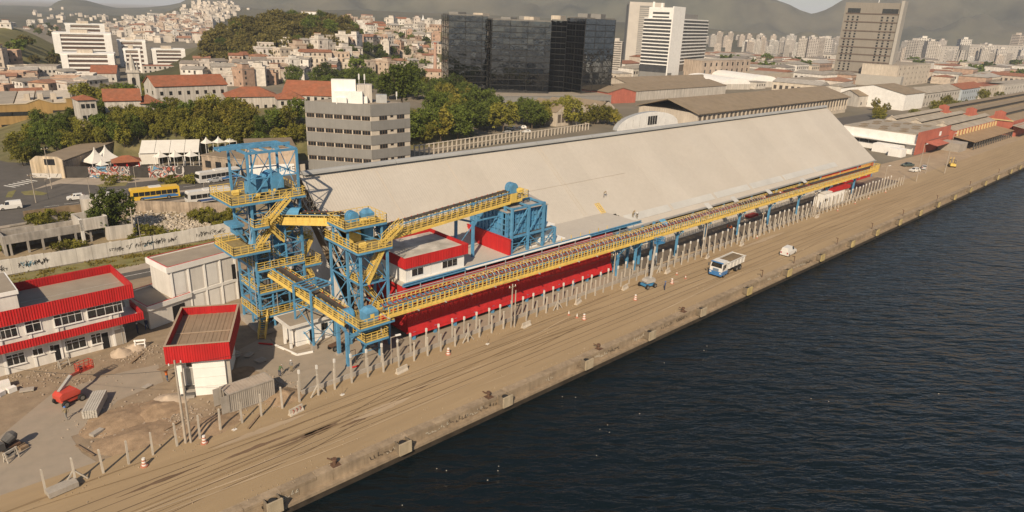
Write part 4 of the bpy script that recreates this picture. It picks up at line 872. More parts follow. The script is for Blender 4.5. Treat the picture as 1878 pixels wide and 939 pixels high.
for k, z0, z1 in ((1,.1,3.0),(2,.1,3.0),(2,3.9,7.4),(0,3.9,7.4),(3,.1,3.0)):
    p_, q_ = a_.lerp(b_,.05+.24*k)+un*.02, a_.lerp(b_,.21+.24*k)+un*.02; MB().add([(p_.x,p_.y,z0),(q_.x,q_.y,z0),(q_.x,q_.y,z1),(p_.x,p_.y,z1)],[(0,1,2,3)]).build('wall_panel', WHITE2, wt)
b2 = wi[2]; p_ = b_.lerp(b2,.3); MB().beam((p_.x,p_.y,3.6),(p_.x,p_.y,6.6),.08,1.1).build('opening', DARK, wt)
p_ = a_.lerp(b_,.95)+un*.05; MB().beam((p_.x,p_.y,3.6),(p_.x,p_.y,6.2),.6,.1).build('opening', DARK, wt)
lw, li = flatblock('low_wing', 'low white wing with tan flat roof joining the office yard', [(24.2,103.0),(31.2,104.9),(29.6,112.8),(22.8,111.0)], 3.7, ROOFG, .75, .35)
a_, b_ = li[0], li[1]; p_, q_ = a_.lerp(b_,.55), a_.lerp(b_,.85); MB().add([(p_.x,p_.y-.05,0),(q_.x,q_.y-.05,0),(q_.x,q_.y-.05,2.4),(p_.x,p_.y-.05,2.4)],[(0,1,2,3)]).build('opening', DARK, lw)
a_, b_ = li[3], li[0]; p_, q_ = a_.lerp(b_,.35)+Vector((-.06,-.03,0)), a_.lerp(b_,.55)+Vector((-.06,-.03,0)); MB().add([(p_.x,p_.y,1.2),(q_.x,q_.y,1.2),(q_.x,q_.y,2.4),(p_.x,p_.y,2.4)],[(0,1,2,3)]).build('window', GLASS, lw)
# ---- plant room below the sloping conveyor
pr = thing('plant_room', 'small white concrete plant room beneath the sloping conveyor', 'building', (41,86,0))
MB().box(38.4,44.2,84.6,88.6,-.1,3.3).build('wall', WHITE2, pr); MB().box(37.2,44.7,84.1,89,3.3,3.65).build('roof_slab', WHITE, pr); MB().box(37.5,44.4,84.4,88.7,3.65,3.67).build('roof_cover', ROOFG, pr)
for y in (84.5,86.4): MB().box(37.4,37.7,y,y+.3,0,3.3).build('pillar', WHITE2, pr)
MB().box(40.2,41.1,84.52,84.6,.1,2.2).build('door', DARK, pr); MB().beam((40.15,84.5,.1),(40.15,84.5,2.2),.1,.9).build('door_leaf', WHITE, pr); MB().box(42.4,43.3,84.53,84.6,1.6,2.6).build('window', GLASS, pr); MB().box(36.6,45.2,83.4,89.4,-.03,.12).build('slab', SLAB, pr)
for p_ in ((505,634),(545,651)): pass
kk = [at(505,634),at(545,652),at(574,646)]
t_ = thing('kerb_edging', 'white painted kerb bent round the plant room slab', 'kerb', kk[1])
for i in range(2): MB().beam(kk[i]+Vector((0,0,.1)),kk[i+1]+Vector((0,0,.1)),.22,.24).build('kerb_length', WHITE2, t_)
MB().beam(kk[0]+Vector((-.2,.4,.12)),kk[0]+Vector((-1.6,2.0,.12)),.16,.2).build('red_length', REDR, t_)
# ---- container
cb = thing('shipping_container', 'grey corrugated shipping container beside the fence', 'container', (27.3,75.0,0), rz=R_(1), local=True)
CGR = mat('container_grey', (0.36,0.335,0.295), .6, .15, .8, streak=.25, dirt=.4, dirtcol=(.22,.15,.1))
cl, cw2, ch = 5.6, 2.35, 2.55
mb = MB(); mb.ribbed((-cl/2,-cw2/2),(cl/2,-cw2/2),.16,ch-.1,.24,-.05); mb.build('side_wall', CGR, cb); mb = MB(); mb.ribbed((cl/2,cw2/2),(-cl/2,cw2/2),.16,ch-.1,.24,-.05); mb.build('side_wall', CGR, cb)
mb = MB(); mb.ribbed((cl/2,-cw2/2),(cl/2,cw2/2),.16,ch-.1,.24,-.04); mb.build('end_wall', CGR, cb)
mb = MB()
for x in (-cl/2,cl/2):
    for y in (-cw2/2,cw2/2): mb.box(x-.08,x+.08,y-.08,y+.08,0,ch)
    for z in (.08,ch-.07): mb.beam((x,-cw2/2,z),(x,cw2/2,z),.13)
for y in (-cw2/2,cw2/2):
    for z in (.08,ch-.07): mb.beam((-cl/2,y,z),(cl/2,y,z),.13)
mb.build('corner_frame', CGR, cb)
for k in range(14): MB().box(-cl/2+.1+k*.39,-cl/2+.1+k*.39+.36,-cw2/2+.07,cw2/2-.07,ch-.06,ch-.02+.02*(k%2)).build('roof_rib', mat('dusty_container_roof',(.36,.30,.24),.8,.2), cb)
MB().box(-cl/2+.1,cl/2-.1,-cw2/2+.1,cw2/2-.1,.1,.16).build('floor', WOOD, cb)
for s in (-1,1): MB().beam((-cl/2,s*cw2/2,1.3),(-cl/2-.9,s*cw2/2-.45*s*0,1.3),.06,2.3).build('door', CGR, cb)
MB().box(-cl/2+.05,-cl/2+.1,-.1,.1,.2,2.4).build('door_post', STEEL, cb)

# ---- far gatehouse under the conveyor
a_, b_ = at(1507,382), at(1545,371); o_ = a_; rz_ = math.atan2(b_.y-a_.y,b_.x-a_.x); W_ = (b_-a_).length; h_ = height(a_,356)
t = thing('gatehouse', 'white gatehouse with red band under the far conveyor', 'building', (a_.x,a_.y,0), None, rz_, True)
MB().box(0,W_,0,2.6,-.1,h_).build('wall', WHITE2, t); MB().box(W_*.35,W_+2.5,-.25,2.8,h_,h_+.9).build('red_band', RED, t); MB().box(-.15,W_*.35,-.15,2.75,h_,h_+.3).build('roof_slab', WHITE, t); MB().box(W_*.08,W_*.22,-.06,0,h_*.45,h_*.62).build('window', GLASS, t); MB().box(W_*.45,W_*.75,-.06,0,0,h_*.7).build('roller_door', WHITE, t)
for k in range(3): MB().box(W_+.3+k*.8,W_+.5+k*.8,-.1,.1,0,h_).build('post', PALEC, t)
# ================================================================ FENCE POSTS, BARRIERS, CONES
def post_mesh(h, name='fence_post'):
    mb = MB(); b, t = .105, .085
    mb.add([(-b,-b,0),(b,-b,0),(b,b,0),(-b,b,0),(-t,-t,h),(t,-t,h),(t,t,h),(-t,t,h)],[(4,5,6,7),(0,1,5,4),(1,2,6,5),(2,3,7,6),(3,0,4,7)])
    mb.add([(-t,-t,h),(t,-t,h),(t,t,h),(-t,t,h),(0,0,h+.08)],[(0,1,4),(1,2,4),(2,3,4),(3,0,4)]); return mb.mesh(name, PALEC)
pmA, pmB = post_mesh(2.95), post_mesh(3.1)
tipm = MB().box(-.115,.115,-.115,.115,-.5,.02).mesh('painted_tip', mat('white_post_tip',(.62,.60,.56),.8,.1))
strut = {s: MB().beam((0,0,1.5),(s*1.05,-.05,.05),.14).mesh('strut', PALEC) for s in (-1,1)}
braced = {1,12,22,30,42,55,70}
k = 0; x = 5.42
while x < 238:
    xx, yy = x+random.uniform(-.12,.12), 70.85+random.uniform(-.08,.08); me = pmA
    if k in braced:
        t_ = thing('braced_fence_post', f'front-row concrete fence post propped by two struts, '+{1:'nearest the lower corner of the photo',12:'beside the grey container end',22:'below the low transfer platform',30:'in front of the red cladding',42:'near the end of the red cladding',55:'beyond the blue boom lift',70:'near the far white gatehouse'}[k], 'fence post', (xx,yy,0), 'front row of fence posts', local=True)
        inst('post', me, t_); inst('strut', strut[1], t_); inst('strut', strut[-1], t_)
    else:
        o = inst('fence_post', me, None, (xx,yy,random.uniform(-.18,.02))); o.rotation_euler = (random.uniform(-.025,.025),random.uniform(-.025,.025),random.uniform(-.1,.1))
        tag(o, 'square concrete post in the front fence row', 'fence post', 'front row of fence posts')
    k += 1; x += 2.42
x = 33.0; k = 0
while x < 232:
    o = inst('fence_post', pmB, None, (x+random.uniform(-.15,.15),72.75+random.uniform(-.06,.06),random.uniform(0,.5))); o.rotation_euler = (random.uniform(-.02,.02),random.uniform(-.02,.02),random.uniform(-.1,.1))
    tag(o, 'white-tipped concrete post in the rear fence row', 'fence post', 'rear row of fence posts')
    c_ = inst('painted_tip', tipm, None, (0,0,3.1)); c_.parent = o
    k += 1; x += 2.42
BARC = mat('barrier_concrete', (0.48,0.42,0.34), .9, .15, 1.0, streak=.15)
def jersey(px, py, rz, label):
    p = at(px,py); prof = [(-.32,0),(-.30,.12),(-.13,.36),(-.09,.82),(.09,.82),(.13,.36),(.30,.12),(.32,0)]; n = len(prof); vs = []
    for s in (-.95,.95): vs += [(s,y,z) for y,z in prof]
    t = thing('concrete_barrier', label, 'barrier', (p.x,p.y,0), 'loose concrete barriers on the quay road', rz, True)
    MB().add(vs, [(i,i+1,n+i+1,n+i) for i in range(n-1)]+[tuple(range(n-1,-1,-1)),tuple(range(n,2*n))]).build('body', BARC, t)
    return t
J = jersey(543,757,.22,'concrete barrier with red chevrons below the grey container')
for k in range(3):
    mb = MB(); x = -.55+k*.5; mb.beam((x,-.15,.72),(x+.18,-.19,.48),.02,.1); mb.beam((x+.18,-.19,.48),(x,-.24,.26),.02,.1); mb.build('chevron', mat('faded_red',(.35,.08,.05)), J)
for px, py, rz, lb in ((737,682,.15,'concrete barrier below the low transfer platform'),(965,599,.1,'concrete barrier before the red cladding beside the utility pole'),(1060,556,.3,'concrete barrier beyond the three small cones'),(1146,530,.2,'concrete barrier just before the blue boom lift'),(1224,500,.2,'concrete barrier just past the blue boom lift'),(1297,473,.3,'concrete barrier behind the tipper truck cab'),(1360,450,.2,'concrete barrier above the tipper truck bed'),(1498,399,.1,'concrete barrier at the far fence gap')): jersey(px,py,rz,lb)
ORG = mat('cone_orange', (0.42,0.17,0.11), .6, .25); WHS = mat('cone_white', (.66,.63,.58), .6, .1)
def cone(px, py, label):
    p = at(px,py); t = thing('traffic_cone', label, 'cone', (p.x,p.y,0), 'traffic cones on the quay road', 0, True); t.scale = (.85,.85,.85)
    MB().box(-.26,.26,-.26,.26,0,.06).build('base', ORG, t); MB().tube((0,0,.06),(0,0,.36),.2,10,r2=.15).build('body', ORG, t); MB().tube((0,0,.36),(0,0,.6),.15,10,r2=.1).build('band', WHS, t); MB().tube((0,0,.6),(0,0,.92),.1,10,r2=.04).build('tip', WHS if 'white' in label else ORG, t)
def barrel(px, py, label):
    p = at(px,py); t = thing('traffic_barrel', label, 'traffic barrel', (p.x,p.y,0), 'striped traffic barrels by the fence', 0, True); t.scale = (.85,.85,.9)
    MB().tube((0,0,0),(0,0,.16),.45,12).build('base', ORG, t)
    for k in range(5): MB().tube((0,0,.16+.19*k),(0,0,.35+.19*k),.30-.022*k,12,r2=.285-.022*k).build('stripe' , (WHS,ORG)[k%2], t)
for a in ((1043,578,'small white cone, leftmost of the trio on the road'),(1058,583,'small white cone in the middle of the trio on the road'),(1241,504,'small striped cone left of the tipper truck'),(1257,511,'small striped cone nearest the tipper truck'),(1388,437,'small cone by the fence behind the white van'),(1536,387,'small cone below the far gatehouse'),(1568,374,'small cone right of the far gatehouse'),(1593,365,'small cone under the far conveyor end'),(1624,353,'orange cone past the conveyor end')): cone(*a)
for a in ((265,855,'striped traffic barrel at the left end of the fence'),(375,813,'striped traffic barrel near the tall twin utility poles'),(822,650,'pinkish traffic barrel by the red cladding fence'),(1071,586,'striped barrel standing with two small cones'),(1165,550,'striped barrel below the blue boom lift'),(1232,520,'striped barrel beside the standing worker in blue')): barrel(*a)
for i, (px, py, lb) in enumerate(((430,788,'below the container'),(628,724,'below the plant room'),(894,631,'before the red cladding'),(84,0,''))):
    if not lb: continue
    p = at(px,py); t = thing('marker_stand', 'thin marker stake on a small plate '+lb, 'marker stake', p, 'marker stakes'); MB().obox(p,.5,.4,.06,.3).build('plate', WHS, t); MB().tube(p+Vector((0,0,.05)),p+Vector((0,0,1.3)),.03,6).build('stake', WOOD, t)

# ---- quay fenders, bollards and hooks
FCON = mat('fender_concrete', (0.42,0.345,0.245), .9, .18, .8, streak=.2, bump=.3, dirt=.35, dirtcol=(.25,.2,.1))
FSH = mat('fender_side_dark', (0.17,0.135,0.095), .85, .3, .9)  # side plates coloured darker than the front block
fpx = [(499,917),(744,815),(931,729),(1077,660),(1193,608),(1288,566),(1370,527),(1443,494),(1504,467),(1560,442),(1607,422),(1648,403),(1685,386),(1717,371),(1749,358),(1779,345),(1808,333),(1832,323),(1855,312),(1875,305)]
fs1 = MB().box(-.75,-.63,-1.0,.0,-1.15,.12).mesh('side_plate', FSH); fs2 = MB().box(.63,.75,-1.0,.0,-1.15,.12).mesh('side_plate', FSH)
ff = MB().box(-.80,.80,-1.22,-1.0,-1.25,.2).mesh('front_block', FCON); fr = MB().tube((0,-.55,-1.1),(0,-.55,.0),.42,12).mesh('rubber_core', RUB)
ffy = MB().box(-.80,.80,-1.22,-1.0,-1.25,.2).mesh('front_block', mat('yellowed_fender',(.45,.35,.16),.9,.25,1.0,streak=.3))
for i, (px, py) in enumerate(fpx):
    x = at(px,py).x
    t = thing('quay_fender', 'boxy concrete mooring fender on the quay edge', 'fender', (x,QY-.2,0), 'quay fenders', 0, True)
    inst('side_plate', fs1, t); inst('side_plate', fs2, t); inst('front_block', ff if i < 6 else ffy, t); inst('rubber_core', fr, t)
hk = MB(); hk.tube((0,0,0),(0,0,1.5),.07,6); hk.beam((0,0,1.5),(-.7,.2,1.65),.12); hkm = hk.mesh('mooring_hook', RUST)
for px, py in ((1410,513),(1469,487),(1549,452),(1615,424),(1669,398),(1730,370),(1790,343),(1845,320)):
    p = at(px,py); o = inst('mooring_hook', hkm, None, (p.x,QY+.25,0)); tag(o, 'rusty hooked iron post on the quay edge', 'hook post', 'hooked posts along the far quay edge')
for px, py, lb in ((621,858,'broken rusty bollard nearest the lower left quay'),(900,730,'rusty bollard beside the second clear fender'),(1104,642,'rusty twisted bollard in the middle of the quay edge'),(1258,573,'short rusty bollard before the truck stretch of quay')):
    p = at(px,py); t = thing('mooring_bollard', lb, 'bollard', (p.x,QY+.5,0), None, 0, True); MB().tube((0,0,0),(0,0,.5),.2,10,r2=.16).build('stem', RUST, t); MB().tube((0,0,.5),(0,0,.72),.3,10,r2=.26).build('cap', RUST, t); MB().beam((0,0,.4),(-.6,.5,.75),.12).build('broken_arm', RUST, t); MB().box(-.5,.5,-.6,.4,.005,.03).build('base_plate', RUST, t)

# ---- utility poles and lamps
POLE = mat('pole_concrete', (0.36,0.31,0.25), .9, .15, 1.5, streak=.2)
def pole(px, py, ytop, label, twin=False, lamp=False, arm=True, r=.16, name='utility_pole', base=None):
    p = at(px,py); h = height(p,ytop); t = thing(name, label, 'lamp post' if lamp else 'pole', (p.x,p.y,0), None, 0, True)
    MB().tube((0,0,-.2),(0,0,h),r,8,r2=r*.6).build('shaft', POLE, t)
    if twin: MB().tube((.45,-.3,-.2),(.45,-.3,h*.86),r*.9,8,r2=r*.55).build('shaft', POLE, t)
    if arm:
        MB().beam((-.7,0,h-.5),(.7,0,h-.5),.12).build('cross_arm', WOOD, t)
        for s in (-.6,0,.6): MB().tube((s,0,h-.44),(s,0,h-.2),.06,6).build('insulator', WHITE2, t)
    if lamp: MB().beam((0,0,h-.1),(.9,-.3,h+.1),.09).build('lamp_arm', POLE, t); MB().beam((.6,-.2,h+.12),(1.3,-.45,h+.18),.3,.14).build('lamp_head', WHITE2, t)
    return t, p, h
pole(341,812,661,'tall twin concrete utility poles in front of the red kiosk',True)
pole(937,600,521,'weathered concrete pole before the red cladding',True,arm=True); pole(1124,517,463,'concrete pole at the right end of the red cladding'); pole(1287,458,392,'concrete pole with tangled steel brackets beyond the boom lift',True)
pole(1394,432,388,'white concrete pole between fence rows behind the truck'); pole(1489,398,352,'concrete pole before the dark gate opening',True,True)
pole(701,660,590,'brown wooden pole under the low transfer platform',arm=False); pole(718,668,618,'short lamp post beside the low transfer platform',False,True,False,.07)
pole(1617,352,305,'thin pale lamp post past the conveyor end',False,True,False,.12); pole(1680,333,265,'pale lamp post in front of the red wall',False,True,False,.14); pole(1732,318,245,'tall pale lamp post at the red shed corner',False,True,False,.16); pole(1697,318,283,'slim white mast near the red wall',False,False,False,.1)
pole(247,435,380,'concrete pole standing in the demolition ground',arm=True); pole(262,466,400,'thin leaning pole beside the graffitied wall',False,False,False,.08)
for px, py, yt in ((95,346,270),(66,372,318),(52,302,285)): pole(px,py,yt,'slim concrete street pole at the avenue corner' if px == 66 else ('tall street pole before the ruined facade' if px == 95 else 'street pole in the side street'),False,False,True,.11)
for px, py, yt, lb in ((89,365,328,'curved street lamp on the near side of the avenue'),(165,358,325,'traffic light mast on the avenue junction'),(250,345,305,'street lamp left of the yellow bus'),(375,352,335,'street lamp between the two buses')): pole(px,py,yt,lb,False,True,False,.08,'street_lamp')
WIRE = mat('black_cable', (.03,.03,.03), .7)
for i, (a_, b_, lb) in enumerate((((18.5,70.9,9.6),(69,71.6,7.4),'overhead cable strung along the near fence poles'),((69,71.6,7.2),(96,72.2,6.6),'overhead cable strung before the red cladding'),((18.5,70.9,9.2),(2,90,8),'overhead cable crossing the near yard'))):
    mb = MB(); prev = None
    for k in range(17):
        t = k/16; p = Vector(a_).lerp(Vector(b_),t)-Vector((0,0,4*1.2*t*(1-t)))
        if prev: mb.tube(prev,p,.022,4,cap=False)
        prev = p
    tag(mb.build('overhead_cable', WIRE), lb, 'cable')
# ================================================================ VEHICLES
PAINT = {}
def paint(name, col, rough=.35):
    if name not in PAINT: PAINT[name] = mat('paint_'+name, col, rough, .06, .8, spec=.5, dirt=.25, dirtcol=tuple(c*.7+.05 for c in col), dscale=.8)
    return PAINT[name]
HUB = mat('wheel_hub', (.25,.24,.22), .5, .2, metal=.5); LAMPG = mat('lamp_glass', (.6,.58,.52), .2, .1); TAIL = mat('tail_lamp', (.35,.02,.02), .3, .1)
def wheel(parent, x, y, r, wd=.22, s=1):
    w_ = MB().tube((x,y-wd/2,r),(x,y+wd/2,r),r,14).build('wheel', RUB, parent, off=(0,0,0)); h_ = MB().tube((x,y+s*(wd/2-.02),r),(x,y+s*(wd/2+.02),r),r*.58,10).build('rim', HUB, None, off=(0,0,0)); h_.parent = w_
def loft(profile, W, inset):
    """side profile (x,z) lofted across; inset(z) = how far the sides lean in"""
    n = len(profile); vs = [(x,-(W/2-inset(z)),z) for x,z in profile]+[(x,(W/2-inset(z)),z) for x,z in profile]
    return MB().add(vs, [(i,(i+1)%n,n+(i+1)%n,n+i) for i in range(n)]+[tuple(range(n-1,-1,-1)),tuple(range(n,2*n))])
def car(label, px, py, rz, col, kind='hatch', group='cars on and beside the avenue', loc=None):
    p = loc or at(px,py); t = thing('parked_car' if kind != 'van' else 'van', label, 'van' if kind == 'van' else 'car', (p.x,p.y,p.z), group, rz, True)
    if kind == 'sedan': L_, W, H = 4.4, 1.75, 1.45; low = [(-2.2,.25),(2.15,.25),(2.2,.6),(2.05,.8),(.95,.95),(-1.5,.98),(-2.15,.95),(-2.2,.6)]; cabp = [(.95,.94),(.35,1.42),(-.9,1.45),(-1.6,.97)]
    elif kind == 'van': L_, W, H = 4.5, 1.85, 1.95; low = [(-2.2,.25),(2.2,.25),(2.25,.6),(2.1,.95),(1.3,1.1),(-2.2,1.1)]; cabp = [(1.35,1.09),(.75,1.78),(.3,1.93),(-2.1,1.9),(-2.2,1.09)]
    else: L_, W, H = 3.9, 1.68, 1.5; low = [(-1.95,.25),(1.9,.25),(1.95,.6),(1.8,.82),(.95,.96),(-1.9,.98)]; cabp = [(1.0,.95),(.45,1.45),(-1.3,1.48),(-1.88,.97)]
    pm = paint(*col)
    loft(low, W, lambda z: .06 if z > .9 else 0).build('body', pm, t); loft(cabp, W-.12, lambda z: .16*max(0,(z-.95)/.5)).build('cabin', pm, t)
    z0 = cabp[0][1]; zt = max(z for x,z in cabp); 
    f0, f1 = cabp[0], cabp[1]; mid = lambda a, b, k: (lerp(a[0],b[0],k), lerp(a[1],b[1],k))
    a_, b_ = mid(f0,f1,.12), mid(f0,f1,.88); MB().quad((a_[0]+.03,-W/2+.2,a_[1]+.02),(a_[0]+.03,W/2-.2,a_[1]+.02),(b_[0]+.03,W/2-.3,b_[1]+.02),(b_[0]+.03,-W/2+.3,b_[1]+.02)).build('windscreen', GLASS, t)
    a_, b_ = cabp[-1], cabp[-2]; a2, b2 = mid(a_,b_,.3 if kind != 'van' else .5), mid(a_,b_,.88); MB().quad((a2[0]-.03,W/2-.22,a2[1]),(a2[0]-.03,-W/2+.22,a2[1]),(b2[0]-.03,-W/2+.3,b2[1]),(b2[0]-.03,W/2-.3,b2[1])).build('rear_window', GLASS if kind != 'van' else pm, t)
    for s in (-1,1):
        ys = lambda z: s*(W/2-.06-.16*max(0,(z-.95)/.5)+.012); zz0, zz1 = z0+.08, zt-.1
        spans = ((.62,.08),(.0,-1.05)) if kind != 'van' else ((1.05,.15),)
        for xa, xb in spans: MB().quad((xa,ys(zz0),zz0),(xb,ys(zz0),zz0),(xb,ys(zz1),zz1),(xa-.25,ys(zz1),zz1)).build('side_window', GLASS, t)
        for x in (L_/2-.75,-L_/2+.75): wheel(t, x, s*(W/2-.1), .31, .2, s)
        MB().box(L_/2-.12,L_/2+.02,s*(W/2-.35)-.18,s*(W/2-.35)+.18,.6,.76).build('headlight', LAMPG, t); MB().box(-L_/2-.03,-L_/2+.1,s*(W/2-.25)-.12,s*(W/2-.25)+.12,.65,.95).build('tail_light', TAIL, t)
    return t
def bus(label, px, py, rz, cols, L_=11.0, zone=None, loc=None):
    p = loc or at(px,py); W, H = 2.5, 3.1; t = thing('bus', label, 'bus', (p.x,p.y,0), 'buses on the avenue', rz, True)
    loft([(-L_/2,.35),(L_/2,.35),(L_/2+.1,1.2),(L_/2-.15,H-.15),(L_/2-.4,H),(-L_/2+.2,H),(-L_/2,H-.2)], W, lambda z: .06 if z > 2.6 else 0).build('body', paint(*cols[0]), t)
    n = int(L_/1.35)
    for s in (-1,1):
        y = s*(W/2+.012)
        for k in range(n):
            xa = -L_/2+.5+k*(L_-1.0)/n; MB().box(xa,xa+(L_-1)/n-.12,min(y,y-.02*s),max(y,y-.02*s),1.35,2.35).build('side_window', GLASS, t)
        MB().box(-L_/2+.4,L_/2-2.2,min(y,y-.02*s),max(y,y-.02*s),.5,1.05).build('livery_band', paint(*cols[1]), t)
        MB().box(-L_/2+1.0,-L_/2+4.6,min(y,y-.021*s),max(y,y-.021*s),1.05,1.25).build('livery_band', paint(*cols[1]), t)
        for x in (L_/2-2.4,-L_/2+2.6): wheel(t, x, s*(W/2-.12), .48, .28, s)
    MB().box(L_/2+.0,L_/2+.06,-1.1,1.1,1.3,2.6).build('windscreen', GLASS, t); MB().box(-L_/2-.03,-L_/2+.02,-.9,.9,1.7,2.5).build('rear_window', GLASS, t)
    MB().box(-1.5,1.2,-.8,.8,H,H+.25).build('roof_unit', paint('white',(.62,.6,.56)), t)
    for s in (-1,1): MB().box(L_/2+.02,L_/2+.12,s*.9-.15,s*.9+.15,.7,.9).build('headlight', LAMPG, t)
    return t
WP = ('white',(.64,.62,.58)); SIL = ('silver',(.38,.38,.37)); BLK = ('black',(.03,.03,.032)); GRN = ('darkgreen',(.05,.07,.06)); REDP = ('red',(.4,.03,.03)); BLUP = ('blue',(.04,.16,.38)); YLP = ('busyellow',(.66,.42,.04))
brz = math.atan2(at(322,366).y-at(250,366).y, at(322,366).x-at(250,366).x)
bus('yellow and blue city bus on the avenue', 285, 365, R_(180)-.1, (YLP,BLUP)); bus('white and dark blue city bus behind the conveyor tower', 384, 369, R_(180)-.02, (WP,('navy',(.03,.07,.2))), 10.5); bus('white touring coach parked against the graffiti wall', 402, 331, R_(180)+.12, (WP,BLUP), 12)
car('white hatchback driving left on the avenue', 140, 366, R_(170), WP); car('white hatchback behind the white ruin block', 196, 363, R_(170), WP, 'hatch'); car('silver hatchback in front of the white coach', 393, 334, R_(185), SIL); car('white van cut by the wall at the far left', 20, 383, R_(175), WP, 'van')
car('small white delivery van driving away along the quay', 1445, 466, R_(4), WP, 'van', 'vehicles on the quay')
car('dark pickup parked by the white shed', 1664, 305, R_(150), GRN, 'sedan', 'cars parked beyond the fence'); car('white car parked behind the far fence posts', 1677, 315, R_(160), WP, 'hatch', 'cars parked beyond the fence'); car('grey car parked beside the red wall', 1694, 310, R_(20), SIL, 'hatch', 'cars parked beyond the fence')
for i, (px, py, c, lb) in enumerate(((938,238,WP,'white car, leftmost of the cars by the roadside mound'),(950,242,BLK,'black car beside the roadside mound'),(958,236,WP,'white car at the head of the roadside queue'),(966,244,SIL,'silver car, rightmost by the roadside mound'),(930,245,BLK,'black car nearest the frame wall'))): car(lb, px, py, R_(120+i*4), c, 'hatch', 'cars by the roadside mound')
for i in range(5): car('car parked in the yard of the old market shed', 0,0, R_(80+i*7), (WP,SIL,BLK,GRN,WP)[i], 'hatch', 'cars parked by the market sheds', at(1562+9*i,254-1.5*i,0))
# ---- tipper truck
p = at(1333,498); TK = thing('tipper_truck', 'white and blue tipper truck with a loaded bed on the quay road', 'truck', (p.x,p.y,0), 'vehicles on the quay', R_(183), True); TK.scale = (1.12,1.08,1.06)
loft([(2.2,.55),(4.25,.55),(4.35,1.3),(4.2,2.15),(4.0,2.95),(2.3,3.0),(2.2,2.6)], 2.4, lambda z: .1 if z > 2.5 else 0).build('cab', paint(*WP), TK)
MB().box(4.22,4.42,-1.2,1.2,.45,1.2).build('bumper', paint(*BLUP), TK); MB().box(4.34,4.40,-.55,.55,1.05,1.75).build('grille', paint('greyblue',(.14,.2,.28)), TK)
MB().quad((4.27,-1.05,1.95),(4.27,1.05,1.95),(4.07,.95,2.75),(4.07,-.95,2.75)).build('windscreen', GLASS, TK); MB().box(4.0,4.2,-1.15,1.15,2.78,2.95).build('visor', paint(*BLUP), TK)
for s in (-1,1):
    MB().box(3.0,3.9,s*1.2-.01,s*1.2+.01,1.8,2.5).build('side_window', GLASS, TK); MB().box(4.36,4.43,s*.95-.18,s*.95+.18,.85,1.1).build('headlight', LAMPG, TK); MB().beam((4.1,s*1.2,2.4),(4.3,s*1.5,2.4),.06).build('mirror_arm', STEEL, TK); MB().box(4.2,4.35,s*1.5-.12,s*1.5+.12,1.9,2.45).build('mirror', STEEL, TK)
    for x in (3.3,-1.4,-2.7): wheel(TK, x, s*1.0, .5, .34, s)
    MB().box(2.25,4.2,s*1.205-.01,s*1.205+.01,.56,1.25).build('side_stripe', paint(*BLUP), TK)
    MB().box(1.2,2.0,s*.95-.2,s*.95+.2,.5,1.0).build('fuel_tank', STEEL, TK)
MB().box(-3.6,3.0,-.45,.45,.85,1.1).build('chassis', STEEL, TK); MB().box(4.3,4.36,-.3,.3,.55,.7).build('number_plate', WHITE2, TK)
mb = MB(); mb.add([(-3.8,-1.2,1.35),(2.0,-1.2,1.35),(2.0,1.2,1.35),(-3.8,1.2,1.35),(-3.9,-1.28,2.65),(2.05,-1.28,2.65),(2.05,1.28,2.65),(-3.9,1.28,2.65)],[(0,3,2,1),(0,1,5,4),(1,2,6,5),(2,3,7,6),(3,0,4,7)]); mb.build('tipper_body', paint(*WP), TK)
for s in (-1,1):
    MB().box(-3.95,2.4,s*1.3-.07,s*1.3+.07,2.58,2.72).build('body_rail', paint(*WP), TK)
    for k in range(5): MB().beam((-3.5+k*1.3,s*1.27,1.4),(-3.5+k*1.3,s*1.33,2.6),.12).build('body_rib', paint(*WP), TK)
MB().box(1.95,2.5,-1.3,1.3,2.6,2.78).build('cab_guard', paint(*WP), TK)
mb = MB(); nn = 12; vs = [(lerp(-3.8,1.95,i/nn),lerp(-1.2,1.2,j/6),2.5+.22*math.sin(math.pi*i/nn)*math.sin(math.pi*j/6)+random.uniform(-.04,.04)) for i in range(nn+1) for j in range(7)]
mb.add(vs,[(i*7+j,(i+1)*7+j,(i+1)*7+j+1,i*7+j+1) for i in range(nn) for j in range(6)]); mb.build('load', mat('bulk_load',(.17,.125,.075),.95,.2,2.,bump=.4), TK)
# ---- boom lifts
LRED = paint('liftred',(.5,.06,.035)); LGR = paint('liftgrey',(.36,.34,.31)); LBL = paint('liftblue',(.05,.22,.42))
def boomlift(name, label, p, rz, body, boom, pts, basket):
    t = thing(name, label, 'boom lift', (p.x,p.y,0), None, rz, True)
    MB().box(-1.1,1.1,-.75,.75,.42,.78).build('chassis', body, t)
    for x in (-.95,.95):
        for s in (-1,1): wheel(t, x, s*.95, .42, .34, s)
    MB().tube((0,0,.78),(0,0,.95),.5,14).build('turntable', STEEL, t)
    loft([(-1.35,.95),(.9,.95),(1.05,1.3),(.7,1.75),(-1.0,1.8),(-1.4,1.5)], 1.7 if body is LRED else 1.3, lambda z: .12 if z > 1.4 else 0).build('turret', body if body is LRED else boom, t)
    for i in range(len(pts)-1): MB().beam(pts[i],pts[i+1],.34-.06*i,.38-.06*i).build('boom', boom if i == 0 else body if name == 'red_boom_lift' else boom, t)
    b = Vector(basket); mb = MB(); mb.rail([(b.x-.9,b.y-.45,b.z),(b.x+.9,b.y-.45,b.z),(b.x+.9,b.y+.45,b.z),(b.x-.9,b.y+.45,b.z),(b.x-.9,b.y-.45,b.z)],1.05,.6,.06,2,.15); mb.box(b.x-.9,b.x+.9,b.y-.45,b.y+.45,b.z-.05,b.z); mb.build('basket', body, t)
    MB().box(pts[-1][0]-.2,pts[-1][0]+.2,pts[-1][1]-.2,pts[-1][1]+.2,pts[-1][2]-.2,pts[-1][2]+.2).build('joint', STEEL, t)
    return t
